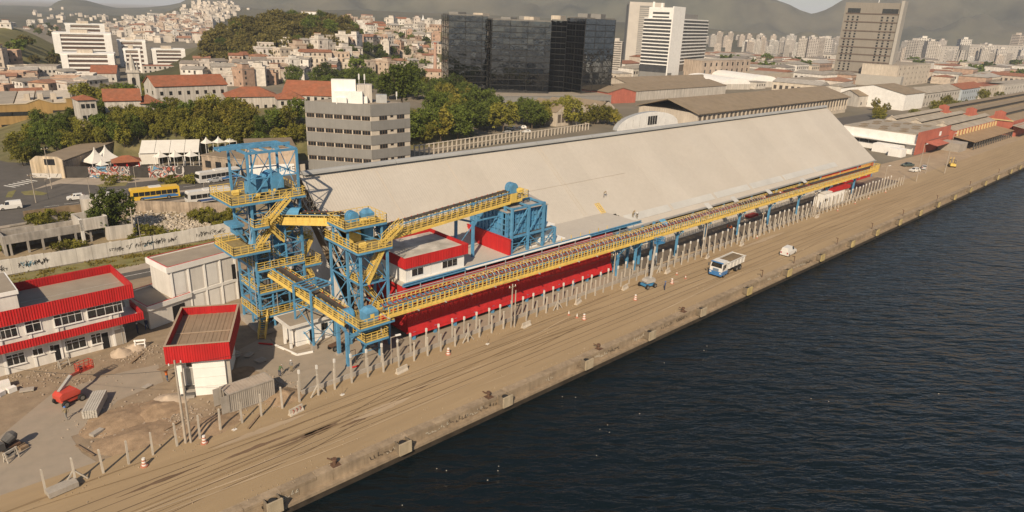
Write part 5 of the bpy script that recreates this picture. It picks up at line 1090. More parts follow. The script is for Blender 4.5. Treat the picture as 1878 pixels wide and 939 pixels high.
boomlift('red_boom_lift','red and cream articulated boom lift parked in the yard', at(128,737), R_(20), LRED, LGR, [(-.9,.2,1.7),(1.3,1.2,2.6),(2.6,2.0,2.2),(3.2,2.5,2.4)], (3.8,2.6,1.9))
boomlift('blue_boom_lift','blue boom lift with its grey boom raised straight up by the fence', at(1187,526), R_(172), LBL, LGR, [(-.6,.0,1.7),(-.7,.1,6.2),(-.8,.2,9.0)], (-.9,.9,8.6))
# ---- far yellow fork truck
p = at(1745,306); t = thing('fork_truck', 'small yellow fork truck at the far end of the fence', 'forklift', (p.x,p.y,0), None, R_(30), True)
MB().box(-1.6,1.2,-.9,.9,.5,1.3).build('body', YEL, t); MB().rail([(-1,-.8,1.3),(.8,-.8,1.3),(.8,.8,1.3),(-1,.8,1.3)],1.3,1.8,.12,0).build('cage', STEEL, t); MB().beam((1.4,-.5,.2),(1.4,-.5,3.4),.16).beam((1.4,.5,.2),(1.4,.5,3.4),.16).build('mast', YEL, t); MB().beam((1.5,-.4,.3),(2.6,-.4,.3),.12).beam((1.5,.4,.3),(2.6,.4,.3),.12).build('fork', STEEL, t)
for x in (-1,.8):
    for s in (-1,1): wheel(t,x,s*.9,.42,.3,s)

# ================================================================ PEOPLE
def body_mesh(pose):
    J = {'pel':(0,0,.95,.13),'spi':(0,0,1.15,.125),'che':(0,-.01,1.34,.15),'nec':(0,-.01,1.49,.055),'hea':(0,-.03,1.60,.092),'top':(0,-.02,1.71,.07)}
    for s, n in ((-1,'l'),(1,'r')):
        J.update({'sh'+n:(s*.17,0,1.41,.07),'el'+n:(s*.25,.02,1.13,.05),'wr'+n:(s*.26,-.1,.9,.036),'ha'+n:(s*.25,-.15,.82,.034),'hi'+n:(s*.1,0,.88,.095),'kn'+n:(s*.11,-.02,.49,.066),'an'+n:(s*.11,.02,.09,.048),'to'+n:(s*.12,-.15,.045,.042)})
    def mv(k, *v): J[k] = (*v, J[k][3])
    if pose == 'walk':
        mv('knl',-.11,-.2,.52); mv('anl',-.11,-.24,.1); mv('tol',-.11,-.4,.06); mv('knr',.11,.08,.5); mv('anr',.11,.32,.15); mv('tor',.11,.2,.05); mv('ell',-.25,.12,1.14); mv('wrl',-.26,.14,.9); mv('hal',-.26,.12,.82); mv('elr',.24,-.12,1.14); mv('wrr',.24,-.3,1.0); mv('har',.24,-.36,.97)
    if pose == 'bend':
        for k in ('spi','che','nec','hea','top'): pass
        mv('spi',0,-.1,1.12); mv('che',0,-.3,1.24); mv('nec',0,-.42,1.3); mv('hea',0,-.52,1.33); mv('top',0,-.6,1.38)
        for s, n in ((-1,'l'),(1,'r')): mv('sh'+n,s*.17,-.34,1.26); mv('el'+n,s*.22,-.42,.98); mv('wr'+n,s*.2,-.55,.78); mv('ha'+n,s*.18,-.6,.72); mv('kn'+n,s*.13,-.1,.5)
    if pose == 'carry':
        for s, n in ((-1,'l'),(1,'r')): mv('el'+n,s*.28,-.05,1.5); mv('wr'+n,s*.24,-.05,1.78); mv('ha'+n,s*.22,-.05,1.86)
        mv('knl',-.11,-.16,.52); mv('anl',-.11,-.2,.1); mv('tol',-.11,-.36,.05); mv('anr',.11,.2,.12); mv('tor',.11,.08,.04)
    keys = list(J); idx = {k:i for i,k in enumerate(keys)}
    E_ = [('pel','spi'),('spi','che'),('che','nec'),('nec','hea'),('hea','top')]
    for n in 'lr': E_ += [('che','sh'+n),('sh'+n,'el'+n),('el'+n,'wr'+n),('wr'+n,'ha'+n),('pel','hi'+n),('hi'+n,'kn'+n),('kn'+n,'an'+n),('an'+n,'to'+n)]
    me = bpy.data.meshes.new('skel'); me.from_pydata([J[k][:3] for k in keys],[(idx[a],idx[b]) for a,b in E_],[])
    o = bpy.data.objects.new('skel', me); scn.collection.objects.link(o)
    sm = o.modifiers.new('skin','SKIN'); sm.use_smooth_shade = True
    for i, k in enumerate(keys): sv = me.skin_vertices[0].data[i]; sv.radius = (J[k][3],J[k][3]); sv.use_root = (k == 'pel')
    sb_ = o.modifiers.new('sub','SUBSURF'); sb_.levels = 1; sb_.render_levels = 1
    dg = bpy.context.evaluated_depsgraph_get(); m2 = bpy.data.meshes.new_from_object(o.evaluated_get(dg)); bpy.data.objects.remove(o); bpy.data.meshes.remove(me)
    return m2, J
SKIN = mat('skin', (.30,.17,.11), .7, .1); BOOT = mat('boots', (.03,.025,.02), .7)
CLO = {'blue':(.04,.07,.16),'navy':(.03,.04,.08),'orange':(.55,.14,.03),'grey':(.2,.19,.18),'white':(.55,.53,.5),'jean':(.06,.09,.15),'khaki':(.25,.2,.12),'green':(.08,.13,.06)}
CM = {k: mat('cloth_'+k, v, .9, .15, 5.0) for k, v in CLO.items()}
HELM = {k: mat('helmet_'+k, v, .4) for k, v in {'white':(.65,.63,.6),'blue':(.05,.15,.4),'yellow':(.6,.42,.05),'red':(.5,.05,.03)}.items()}
PROTO = {q: body_mesh(q) for q in ('stand','walk','bend','carry')}
def person(label, loc, rz, pose='stand', top='blue', legs='jean', helm='white', group=None):
    src, J = PROTO[pose]; me = src.copy(); me.materials.clear()
    for m_ in (CM[legs], CM[top], SKIN, BOOT): me.materials.append(m_)
    hx, hy, hz_ = J['hea'][:3]
    for f in me.polygons:
        c = f.center; mi = 1 if c.z > .93 else 0
        if pose == 'bend' and c.y < -.12 and c.z > .9: mi = 1
        if c.z < .12: mi = 3
        if (Vector(c)-Vector((hx,hy,hz_))).length < .16 and c.z > (1.5 if pose != 'bend' else 1.2): mi = 2
        for n in 'lr':
            if (Vector(c)-Vector(J['ha'+n][:3])).length < .08: mi = 2
        f.material_index = mi
    o = bpy.data.objects.new('person', me); scn.collection.objects.link(o); o.location = loc; o.rotation_euler = (0,0,rz); tag(o, label, 'person', group)
    mb = MB(); n = 10; vs = []; dirv = (Vector(J['top'][:3])-Vector((hx,hy,hz_))).normalized(); base = Vector((hx,hy,hz_))+dirv*.03
    u = dirv.orthogonal().normalized(); v = dirv.cross(u)
    for ring, (rr, hh) in enumerate(((.155,.0),(.125,.01),(.118,.06),(.08,.11),(.01,.125))): vs += [base+dirv*hh+(u*math.cos(2*math.pi*i/n)+v*math.sin(2*math.pi*i/n))*rr for i in range(n)]
    mb.add(vs,[(r*n+i,r*n+(i+1)%n,(r+1)*n+(i+1)%n,(r+1)*n+i) for r in range(4) for i in range(n)]); h_ = mb.build('helmet', HELM[helm], None, smooth=True); h_.parent = o
    return o
G_ = lambda px, py: at(px,py)
person('worker in blue overalls standing beside a striped barrel on the quay', G_(1218.5,532), R_(20), 'stand', 'blue','navy','blue')
person('worker in orange top, left one of the pair behind the fence', G_(1333,424), R_(60), 'stand','orange','jean','red','pair of workers behind the fence'); person('worker in orange top, right one of the pair behind the fence', G_(1339,425), R_(-40), 'walk','orange','navy','white','pair of workers behind the fence')
def on_roof(px, py): return roofpt(px,py)+Vector((0,0,.16))
person('worker in khaki crouching over on the upper beige roof', on_roof(1107,363), R_(40),'bend','khaki','grey','white'); person('worker in khaki bending, left of the roof edge pair', on_roof(1160,400), R_(90),'bend','khaki','khaki','yellow','pair of workers at the roof edge'); person('worker in grey bending, right of the roof edge pair', on_roof(1168,402), R_(-60),'bend','grey','khaki','white','pair of workers at the roof edge')
person('worker with blue helmet sweeping near the red boom lift', G_(123,769), R_(200), 'walk','khaki','grey','blue')
person('worker in navy by the office corner, left one', G_(253,612), R_(90), 'stand','navy','navy','white','pair of workers at the office corner'); person('worker in navy by the office corner, right one', G_(270,604), R_(-30), 'walk','navy','blue','white','pair of workers at the office corner')
person('worker in red top carrying a board overhead beside the kiosk', G_(307,699), R_(30), 'carry','orange','jean','white'); q = G_(307,699); tag(MB().obox((q.x,q.y,1.9),1.7,1.1,.06,.4).build('carried_board', WOOD), 'brown board carried overhead by the worker beside the kiosk', 'board')
person('worker in grey standing in the concrete yard past the container', G_(535,681), R_(-60), 'stand','grey','khaki','white'); person('worker stooping over tools by the container', G_(513,690), R_(120), 'bend','green','navy','white')
for i, (px, py, tp) in enumerate(((1404,352,'white'),(1412,350,'orange'),(1432,345,'white'),(1448,341,'orange'),(1376,361,'white'))):
    q = at(px,py,y=74.9); person(('worker in white top, leftmost on the quay conveyor','worker in orange top left of the conveyor belt gap','worker in white top in the middle of the conveyor','worker in orange top, rightmost on the conveyor','worker in pale top crouching near the first belt end')[(1,2,3,4,0)[i]] if False else ('second','third','fourth','fifth','first')[i]+' conveyor worker from the left, in '+tp+' top', (q.x,74.9,6.2), R_(50*i), 'bend' if i%2 else 'stand', tp,'jean','red' if tp == 'white' else 'white','workers on the quay conveyor')
person('worker standing on the pale bank below the far conveyor', G_(1452,375), R_(10), 'stand','white','navy','yellow')
# ================================================================ YARD CLUTTER
def heap(name, label, px, py, r, h, m, seed=0, asp=1.0, cat='dirt heap'):
    p = at(px,py); mb = MB(); n, rings = 28, 9; vs = [(p.x,p.y,h)]
    for k in range(1,rings+1):
        for i in range(n):
            a_ = 2*math.pi*i/n; t = k/rings; rr = r*t*(1+.25*mn.noise(Vector((math.cos(a_)*1.5,math.sin(a_)*1.5,seed))))
            z = h*(1-smooth01(t))+.35*h*mn.noise(Vector((math.cos(a_)*rr*1.3+seed,math.sin(a_)*rr*1.3,seed)))*(1-t); vs.append((p.x+math.cos(a_)*rr*asp,p.y+math.sin(a_)*rr,max(z,-.05) if k < rings else -.08))
    mb.add(vs,[(0,1+i,1+(i+1)%n) for i in range(n)]+[(1+(k-1)*n+i,1+k*n+i,1+k*n+(i+1)%n,1+(k-1)*n+(i+1)%n) for k in range(1,rings) for i in range(n)])
    return tag(mb.build(name, m, None, smooth=True), label, cat, 'heaps of dug soil')
SOIL = mat('dug_soil', (0.31,0.22,0.14), .97, .3, 1.2, bump=1.0, dirt=.5, dirtcol=(.2,.135,.08), dscale=.5); SAND = mat('pale_sand', (.44,.35,.26), .97, .15, 1.5, bump=.5)
for a in (('heap of dug soil right of the slab stack',222,770,3.4,.5,SOIL,1,1.3),('heap of dug soil behind the tall twin poles',292,752,2.8,.7,SOIL,2,1.2),('low heap of soil behind the near fence posts',250,800,3.0,.5,SOIL,3,1.6),('dark heap of soil right of the container',520,728,2.6,.7,SOIL,4,1.0),('pale sand heap at the office garage door',222,648,1.6,.8,SAND,5,1.0),('pale sand heap beside the barrier gate near the office',248,637,1.5,.6,SAND,6,1.0),('heap of soil before the container doors',385,780,2.6,.45,SOIL,7,1.5),('heap of soil left of the kiosk steps',312,735,2.2,.7,SAND,8,1.0),('dark soil heap behind the container',425,688,2.2,.5,SOIL,9,1.3)): heap('dirt_heap', *a)
gm = MB(); random.seed(11)
for k in range(1500):
    px, py = random.choice(((random.gauss(225,45),random.gauss(772,22)),(random.gauss(300,30),random.gauss(765,20)),(random.gauss(430,60),random.gauss(765,14)),(random.gauss(80,60),random.gauss(690,14)),(random.gauss(250,25),random.gauss(645,10)),(random.gauss(510,18),random.gauss(720,14))))
    p = at(px,py); 
    if p.y < 71.3 or p.y > 100: continue
    s = random.uniform(.05,.2); gm.obox((p.x,p.y,-.02),s,s*random.uniform(.5,1.4),s*random.uniform(.4,.9),random.uniform(0,3))
gm.build('site_rubble', mat('stone_bits',(.36,.29,.22),.95,.4,3.0))['kind'] = 'stuff'
# stacked concrete slabs
pa, pb = at(165,770), at(186,729); ang = math.atan2(pb.y-pa.y,pb.x-pa.x); c = (pa+pb)/2
t = thing('slab_stack', 'stack of long grey concrete posts lying in the yard', 'stack', (c.x,c.y,0), None, ang, True)
slabm = MB().box(-2.35,2.35,-.11,.11,0,.17).mesh('concrete_length', mat('slab_grey',(.42,.39,.34),.9,.15,1.0))
for lv in range(5):
    for j in range(6): inst('concrete_length', slabm, t, (random.uniform(-.07,.07),-.65+j*.26,.12+lv*.2))
for x in (-1.5,1.5): MB().box(x-.08,x+.08,-.8,.8,0,.12).build('bearer', WOOD, t)
def slab(label, px, py, sx_, sy_, h, rz, m=None, name='concrete_slab', cat='slab'):
    p = at(px,py); t = thing(name, label, cat, (p.x,p.y,0), None, rz, True); MB().box(-sx_/2,sx_/2,-sy_/2,sy_/2,.1,.1+h).build('slab', m or CONC, t)
    for s in (-1,1): MB().box(s*sx_*.3-.06,s*sx_*.3+.06,-sy_/2,sy_/2,0,.1).build('bearer', WOOD, t)
slab('single pale slab lying on soil below the stack', 178,796,1.4,.7,.28,.5); slab('flat slab on bearers below the office', 50,717,1.5,.8,.2,-.3); slab('manhole cover slab beside the kiosk shadow', 478,663,1.3,1.0,.25,.2); slab('broken slab right of the kiosk parapet', 457,652,1.5,.9,.15,.6); slab('small concrete box behind the container', 433,655,.9,.7,.7,.3); slab('large concrete block under the first two fence posts', 115,900,2.6,1.2,.55,.12); slab('flat slab on the concrete near the kiosk', 270,710,1.0,.7,.12,.4)
for i, (px, py, s) in enumerate(((8,712,1.3),(22,718,.9),(2,725,.8))):
    p = at(px,py); tag(MB().obox((p.x,p.y,0),s,s*.8,s*.7,.3*i).build('white_block', WHITE2), ('large','medium','small')[i]+' white block left at the yard edge below the office', 'block', 'white blocks at the yard edge')
def trestle(label, px, py, rz, m):
    p = at(px,py); t = thing('trestle_barrier', label, 'barrier', (p.x,p.y,0), None, rz, True)
    for s in (-.6,.6):
        for y in (-.3,.3): MB().beam((s,y,0),(s,y*.2,1.2),.1).build('leg', m, t)
    MB().box(-.75,.75,-.06,.06,.95,1.2).build('board', m, t); MB().box(-.7,.7,-.05,.05,.5,.65).build('board', m, t)
trestle('white A-frame barrier near the office corner',258,637,-.4,WHITE2); trestle('white A-frame barrier before the office door',118,673,.3,PALEC); trestle('pale plate stand beside the dark cement mixer',22,843,.5,PALEC)
# mixer at the left edge, cart under the platform
p = at(18,826); t = thing('cement_mixer', 'dark cement mixer with piled sacks at the photo edge', 'mixer', (p.x,p.y,0), None, .4, True)
MB().tube((-.3,0,1.2),(.5,0,1.6),.5,12,r2=.62).build('drum', STEEL, t); MB().tube((.5,0,1.6),(.85,0,1.8),.62,12,r2=.35).build('drum_mouth', STEEL, t); MB().box(-.9,.9,-.6,.6,.5,.7).build('frame', RUST, t); MB().box(-1.4,-.6,-.6,.6,.7,1.5).build('engine_box', STEEL, t)
for s in (-1,1): wheel(t,-.5,s*.75,.4,.18,s)
for k in range(4): MB().obox((.9,-.9+.5*k,.0),.8,.5,.28+.1*(k%2),.2*k).build('sack', WOOD, t)
p = at(616,640); t = thing('hand_cart', 'rusty hand cart parked under the sloping conveyor', 'cart', (p.x,p.y,0), None, .2, True); MB().box(-1.0,1.0,-.5,.5,.7,.85).build('bed', RUST, t); MB().beam((1,.3,.8),(1.7,.3,1.1),.07).beam((1,-.3,.8),(1.7,-.3,1.1),.07).build('handle', RUST, t)
for x in (-.6,.6):
    for s in (-1,1): wheel(t,x,s*.55,.4,.12,s)
p = at(647,668); t = thing('door_frame_stand', 'thin brown door frame standing by the blue column', 'frame', (p.x,p.y,0), None, .1, True); MB().beam((-.5,0,0),(-.5,0,2.1),.07).build('jamb', RUST, t); MB().beam((.5,0,0),(.5,0,2.1),.07).build('jamb', RUST, t); MB().beam((-.5,0,2.1),(.5,0,2.1),.07).build('head', RUST, t)
t = thing('red_pipe_length', 'red hose lying by the blue column of the platform', 'hose', at(650,675)); MB().tube(at(642,676)+Vector((0,0,.1)),at(658,672)+Vector((0,0,.12)),.11,6).build('hose', REDR, t)
for i, (pa, pb, lb) in enumerate((((75,665),(128,655),'scaffold board lying below the office wall'),((240,668),(262,650),'timber length near the office corner'),((390,772),(420,748),'timber length beside the container door'),((455,788),(478,760),'scrap plank among the soil near the container'),((300,792),(330,775),'scrap plank behind the twin poles'),((140,818),(172,838),'shuttering board along the concrete edge'))):
    a_, b_ = at(*pa)+Vector((0,0,.15)), at(*pb)+Vector((0,0,.2)); tag(MB().beam(a_,b_,.25,.07).build('plank', WOOD), lb, 'plank')
# red-and-white material stacks beyond the fence
p = at(1378,397); t = thing('red_sheet_stack', 'stack of red roof sheets on the ground below the conveyor', 'stack', p)
for k in range(4): MB().obox((p.x+random.uniform(-.2,.2),p.y,.1+.14*k),4.6,1.5,.1,.02*k).build('sheet', RED, t)
p = at(1362,403); tag(heap('sand_bag_pile','pale sand pile left of the red sheet stack',1362,404,1.4,.8,SAND,12,1.2), 'pale sand pile left of the red sheet stack','sand heap')
# scaffold frames beside the white block
p = at(445,500); t = thing('scaffold', 'brown scaffold frame against the white block', 'scaffold', (40.4,103.5,0))
for x in (39.9,41.2):
    for y in (102.6,104.4): MB().tube((x,y,0),(x,y,6.4),.05,6).build('standard', RUST, t)
for z in (1.6,3.2,4.8,6.2):
    mb = MB(); mb.beam((39.9,102.6,z),(41.2,102.6,z),.07); mb.beam((39.9,104.4,z),(41.2,104.4,z),.07); mb.beam((39.9,102.6,z),(39.9,104.4,z),.07); mb.beam((41.2,102.6,z),(41.2,104.4,z),.07); mb.build('ledger', RUST, t); MB().box(39.9,41.2,102.7,104.3,z-.06,z-.02).build('board', WOOD, t)
random.seed(23)
fm = MB()
for k in range(20):
    px, py = random.choice(((random.gauss(830,60),random.gauss(860,30)),(random.gauss(1130,60),random.gauss(760,40)),(random.gauss(1350,150),random.gauss(700,60)))); p = at(px,py,WZ)
    if p.y < QY-2: fm.obox((p.x,p.y,WZ+.01),random.uniform(.06,.14),random.uniform(.05,.1),.03,random.uniform(0,3))
fm.build('floating_litter', mat('foam_litter',(.6,.52,.42),.8,.3))['kind'] = 'stuff'
# ================================================================ THE TOWN BEHIND
from mathutils.bvhtree import BVHTree
def bvh_of(names):
    vs, fs = [], []
    for o in scn.objects:
        if o.type == 'MESH' and o.name.split('.')[0] in names:
            b = len(vs); vs += [v.co.copy() for v in o.data.vertices]; fs += [tuple(b+i for i in p.vertices) for p in o.data.polygons]
    return BVHTree.FromPolygons(vs, fs)
BV = bvh_of({'ground','terrace_hill','wooded_hill','hillside_town_hill','grassy_hill','foothills','mountains'})
def hit(px, py):
    d = Vector((px-939.0, py-469.5, FPX)); wv = Vector((CX.dot(d), CY.dot(d), CZ.dot(d))).normalized(); r = BV.ray_cast(Vector((0,0,CAMH)), wv); return r[0]
def drop(x, y):
    r = BV.ray_cast(Vector((x,y,900)), Vector((0,0,-1))); return r[0].z if r[0] else 0.0
TILE = mat('red_roof_tiles', (0.30,0.10,0.05), .9, .25, .8, bump=.4, dirt=.6, dirtcol=(.16,.09,.055), dscale=.25, corr=((.8,-.6,0),.5))
BROWNR = mat('brown_shed_roof', (0.215,0.165,0.108), .9, .2, .3, dirt=.5, dirtcol=(.25,.2,.15), dscale=.1)
GREYR = mat('grey_shed_roof', (0.33,0.29,0.235), .85, .2, .3, dirt=.4, dirtcol=(.2,.16,.12), dscale=.1)
CREAM = mat('cream_render', (.56,.49,.40), .9, .12, .3, streak=.25, dirt=.35, dirtcol=(.3,.24,.18)); OLDW = mat('stained_white_render', (.58,.54,.48), .9, .12, .3, streak=.4, dirt=.5, dirtcol=(.24,.2,.16), dscale=.3)
PINK = mat('pink_brick_render', (.40,.125,.085), .9, .15, .3, streak=.2); OCHRE = mat('ochre_render', (.34,.22,.085), .9, .15, .25, streak=.2, dirt=.3); STONEW = mat('ruin_stone', (.40,.32,.24), .95, .25, .5, streak=.4, dirt=.5, dirtcol=(.15,.12,.09), dscale=.4, bump=.3)
GREYC = mat('grey_cladding', (.215,.207,.192), .8, .08, .3, streak=.1); BEIGE = mat('beige_strip', (.50,.44,.36), .9, .1)
def frame2(pL, pR, z0=0.0):
    """facade frame from two base points: origin left end, x to the right, y away from the camera"""
    a, b = Vector(pL), Vector(pR); d = b-a; return a, math.atan2(d.y,d.x), math.hypot(d.x,d.y)
def fac(pxL, pxR, yb, ybR=None, z0=0.0, hitit=False):
    a = at(pxL,yb,z0); b = at(pxR,yb if ybR is None else ybR,z0); return frame2(a,b)
def mkthing(name, label, cat, o, rz, z0=0.0, group=None): return thing(name, label, cat, (o.x,o.y,z0), group, rz, True)
def gable(t, x0, x1, y0, y1, z, rise, m, along='x', over=.4, name='roof', th=.2):
    if along == 'x':
        ym = (y0+y1)/2
        for s, yy in ((1,y0-over),(-1,y1+over)): 
            q = [(x0-over,yy,z-over*rise/((y1-y0)/2)),(x1+over,yy,z-over*rise/((y1-y0)/2)),(x1+over,ym,z+rise),(x0-over,ym,z+rise)]
            MB().sheet(*(q if s > 0 else q[::-1]),th).build(name, m, t)
    else:
        xm = (x0+x1)/2
        for s, xx in ((1,x0-over),(-1,x1+over)):
            q = [(xx,y1+over,z-over*rise/((x1-x0)/2)),(xx,y0-over,z-over*rise/((x1-x0)/2)),(xm,y0-over,z+rise),(xm,y1+over,z+rise)]
            MB().sheet(*(q if s > 0 else q[::-1]),th).build(name, m, t)
def hip(t, x0, x1, y0, y1, z, rise, m, over=.5):
    x0 -= over; x1 += over; y0 -= over; y1 += over; k = min((y1-y0)/2,(x1-x0)/2-.1); ym = (y0+y1)/2
    MB().add([(x0,y0,z),(x1,y0,z),(x1,y1,z),(x0,y1,z),(x0+k,ym,z+rise),(x1-k,ym,z+rise)],[(0,1,5,4),(1,2,5),(2,3,4,5),(3,0,4),(3,2,1,0)]).build('roof', m, t)
def wins(t, x0, x1, y, zs, n, w_, h_, name='window', m=None, face='f'):
    me = (MB().box(-w_/2,w_/2,-.08,.02,0,h_) if face == 'f' else MB().box(-.08,.02,-w_/2,w_/2,0,h_)).mesh(name, m or GLASS)
    for z in zs:
        for k in range(n):
            u = lerp(x0,x1,(k+.5)/n); inst(name, me, t, (u,y,z) if face == 'f' else (y,u,z))
def simple(name, label, fr, depth, h, wall, roof='flat', roofm=None, z0=0.0, rise=2.0, floors=None, nwin=0, nside=0, cat='building', group=None, ww=1.0, wh=1.3, along='x'):
    o, rz, W = fr; t = mkthing(name, label, cat, o, rz, z0, group)
    MB().box(0,W,0,depth,-.5,h).build('wall', wall, t)
    if roof == 'flat': MB().box(-.15,W+.15,-.15,depth+.15,h,h+.35).build('parapet', wall, t); MB().box(.3,W-.3,.3,depth-.3,h+.35,h+.37).build('roof', roofm or ROOFG, t)
    elif roof == 'gable': 
        gable(t,0,W,0,depth,h,rise,roofm or TILE,along)
        if along == 'x':
            for x in (.01,W-.01): MB().add([(x,0,h-.05),(x,depth,h-.05),(x,depth/2,h+rise-.1)],[(0,1,2)]).build('gable_end', wall, t)
        else:
            for y in (.01,depth-.01): MB().add([(0,y,h-.05),(W,y,h-.05),(W/2,y,h+rise-.1)],[(0,1,2)]).build('gable_end', wall, t)
    elif roof == 'hip': hip(t,0,W,0,depth,h,rise,roofm or TILE)
    fl = floors or max(1,int(h/3.2)); zs = [1.0+k*(h/fl) for k in range(fl)]
    if nwin: wins(t,.4,W-.4,0,zs,nwin,ww,wh)
    if nside: wins(t,.4,depth-.4,0,zs,nside,ww,wh,face='s'); wins(t,.4,depth-.4,W+.06,zs,nside,ww,wh,face='s')
    return t, W

# ---- grey five-storey office
gp = [(107.0,174.9),(120.6,174.9),(112.5,198.0),(94.6,191.0)]
gb = thing('grey_office_block', 'five-storey grey office block with window strips behind the warehouse', 'building', (107,183,0)); GH = 20.0
MB().prism(gp,-.1,GH).build('wall', BEIGE, gb)
def facepts(a, b, out=.0):
    a, b = Vector((*a,0)), Vector((*b,0)); d = (b-a).normalized(); n_ = Vector((d.y,-d.x,0)); return a+n_*out, b+n_*out
for a_, b_ in ((gp[3],gp[0]),(gp[0],gp[1])):
    for z0, z1 in ((17.0,GH+.4),(12.8,15.6),(8.6,11.4),(4.4,7.2),(0,3.0)):
        p_, q_ = facepts(a_,b_,.18); pi, qi = facepts(a_,b_,-.1); MB().add([(p_.x,p_.y,z0),(q_.x,q_.y,z0),(q_.x,q_.y,z1),(p_.x,p_.y,z1),(pi.x,pi.y,z0),(qi.x,qi.y,z0),(qi.x,qi.y,z1),(pi.x,pi.y,z1)],[(0,1,2,3),(3,2,6,7),(1,0,4,5),(4,0,3,7),(1,5,6,2)]).build('cladding_band', GREYC, gb)
    left = a_ == gp[3]; spans = [(.015+k*.141,.015+k*.141+.125) for k in range(7)] if left else [(.2,.4),(.48,.56),(.65,.85)]
    for z0 in (15.6,11.4,7.2,3.0):
        for (s0,s1) in spans:
            p_, q_ = facepts(a_,b_,.06); A_, B_ = p_.lerp(q_,s0), p_.lerp(q_,s1); zz = z0+(.7 if (s1-s0) < .1 and not left else .1); z1 = z0+1.35
            wd = MB().add([(A_.x,A_.y,zz),(B_.x,B_.y,zz),(B_.x,B_.y,z1),(A_.x,A_.y,z1)],[(0,1,2,3)]).build('window', mat('brown_window_frame',(.16,.11,.075),.6,.2), gb)
            nP_ = 3 if (s1-s0) > .1 else 1
            p2, q2 = facepts(a_,b_,.09)
            for k in range(nP_):
                C_, D_ = p2.lerp(q2,lerp(s0,s1,(k+.08)/nP_)), p2.lerp(q2,lerp(s0,s1,(k+.92)/nP_)); q = MB().add([(C_.x,C_.y,zz+.1),(D_.x,D_.y,zz+.1),(D_.x,D_.y,z1-.1),(C_.x,C_.y,z1-.1)],[(0,1,2,3)]).build('pane', GLASS, None, off=gb['_off']); q.parent = wd
MB().poly([(p[0],p[1],GH+.05) for p in gp]).build('roof', ROOFG, gb)
for (x,y,w_,d_,h_,m_) in ((105.5,184.5,8,6,3.4,WHITE2),(104.8,186,7,3,6.6,WHITE2),(110.5,184.0,4.5,4,5.2,OLDW),(102.5,183.5,3,3,1.8,WHITE2),(114.2,180.5,3.2,2.4,2.4,GALV),(108.6,181.6,2.5,2,2,WHITE2)): MB().obox((x,y,GH),w_,d_,h_,-.55).build('roof_plant', m_, gb)
for x,y in ((111,184.5),(110,186),(117.6,177.4)): MB().tube((x,y,GH+1),(x,y,GH+8.2 if x < 115 else GH+3.4),.07,6).build('antenna', WHITE2, gb); MB().box(x-.18,x+.18,y-.1,y+.1,GH+(6.4 if x < 115 else 2),GH+(8 if x < 115 else 3.4)).build('antenna_panel', WHITE2, gb)
# ---- dark glass towers
def glass_mat():
    m = bpy.data.materials.new('dark_mirror_glass'); m.use_nodes = True; N = m.node_tree.nodes; L = m.node_tree.links; b = N['Principled BSDF']
    b.inputs['Base Color'].default_value = (.19,.205,.22,1); b.inputs['Metallic'].default_value = 1.0; b.inputs['Roughness'].default_value = .04
    g_ = N.new('ShaderNodeNewGeometry'); n = N.new('ShaderNodeTexNoise'); n.inputs['Scale'].default_value = .22; n.inputs['Detail'].default_value = 3; L.new(g_.outputs['Position'], n.inputs['Vector'])
    bp = N.new('ShaderNodeBump'); bp.inputs['Strength'].default_value = .5; bp.inputs['Distance'].default_value = .3; L.new(n.outputs[0], bp.inputs['Height']); L.new(bp.outputs[0], b.inputs['Normal']); return m
MIRR = glass_mat(); MULL = mat('black_mullion', (.025,.024,.022), .5, .2)
def glass_tower(label, poly, h, floors=14):
    """poly: plan going left to right along the visible faces then round the back"""
    c = sum((Vector((*p,0)) for p in poly),Vector())/len(poly); t = thing('glass_tower', label, 'building', (c.x,c.y,0), 'dark glass office towers'); n = len(poly)
    MB().prism(poly,-.2,h-.5).build('core', MULL, t)
    for i in range(n):
        a_, b_ = Vector((*poly[i],0)), Vector((*poly[(i+1)%n],0)); d = b_-a_; L_ = d.length; d.normalize(); nr = Vector((d.y,-d.x,0))
        if (a_+b_).dot(nr) > 0: nr = -nr
        vis = (a_+b_).dot(nr) < 0 and ((a_+b_)/2-c).dot(nr) > 0
        if not vis: continue
        k = max(2,round(L_/3.2)); fh = h/floors
        for f in range(floors):
            mb = MB()
            for j in range(k):
                p_, q_ = a_+d*(L_*j/k+.05)+nr*.12, a_+d*(L_*(j+1)/k-.05)+nr*.12; tz = random.gauss(0,.007); tx = random.gauss(0,.007)
                z0, z1 = f*fh+.32, (f+1)*fh-.1; e = nr*(tz*fh); g_ = nr*(tx*3)
                mb.quad((p_-g_)+Vector((0,0,z0)),(q_+g_)+Vector((0,0,z0)),(q_+g_+e)+Vector((0,0,z1)),(p_-g_+e)+Vector((0,0,z1)))
            mb.build('glass_band', MIRR, t)
        for j in range(k+1):
            if j%3 == 0: p_ = a_+d*(L_*j/k)+nr*.1; MB().beam(p_,p_+Vector((0,0,h)),.25,.25).build('mullion', MULL, t)
    MB().prism([(lerp(c.x,p[0],.98),lerp(c.y,p[1],.98)) for p in poly],h-.4,h+.6).build('roof_screen', mat('roof_screen',(.16,.15,.135),.6,.2), t)
    for k in range(3): MB().obox((c.x+random.uniform(-8,8),c.y+random.uniform(-8,8),h),9,6,random.uniform(1.5,3),.4).build('roof_plant', CREAM if k == 1 else GREYC, t)
    return t
def back(a, b, dep):
    a, b = Vector((*a[:2],0)), Vector((*b[:2],0)); d = (b-a).normalized(); n_ = Vector((-d.y,d.x,0)); 
    if n_.dot(a) < 0: n_ = -n_
    return (b+n_*dep).xy, (a+n_*dep).xy
a_, b_ = at(822,182), at(891,183); bb, ab = back(a_,b_,34); HB = lambda px, y: height(at(px,184),y)
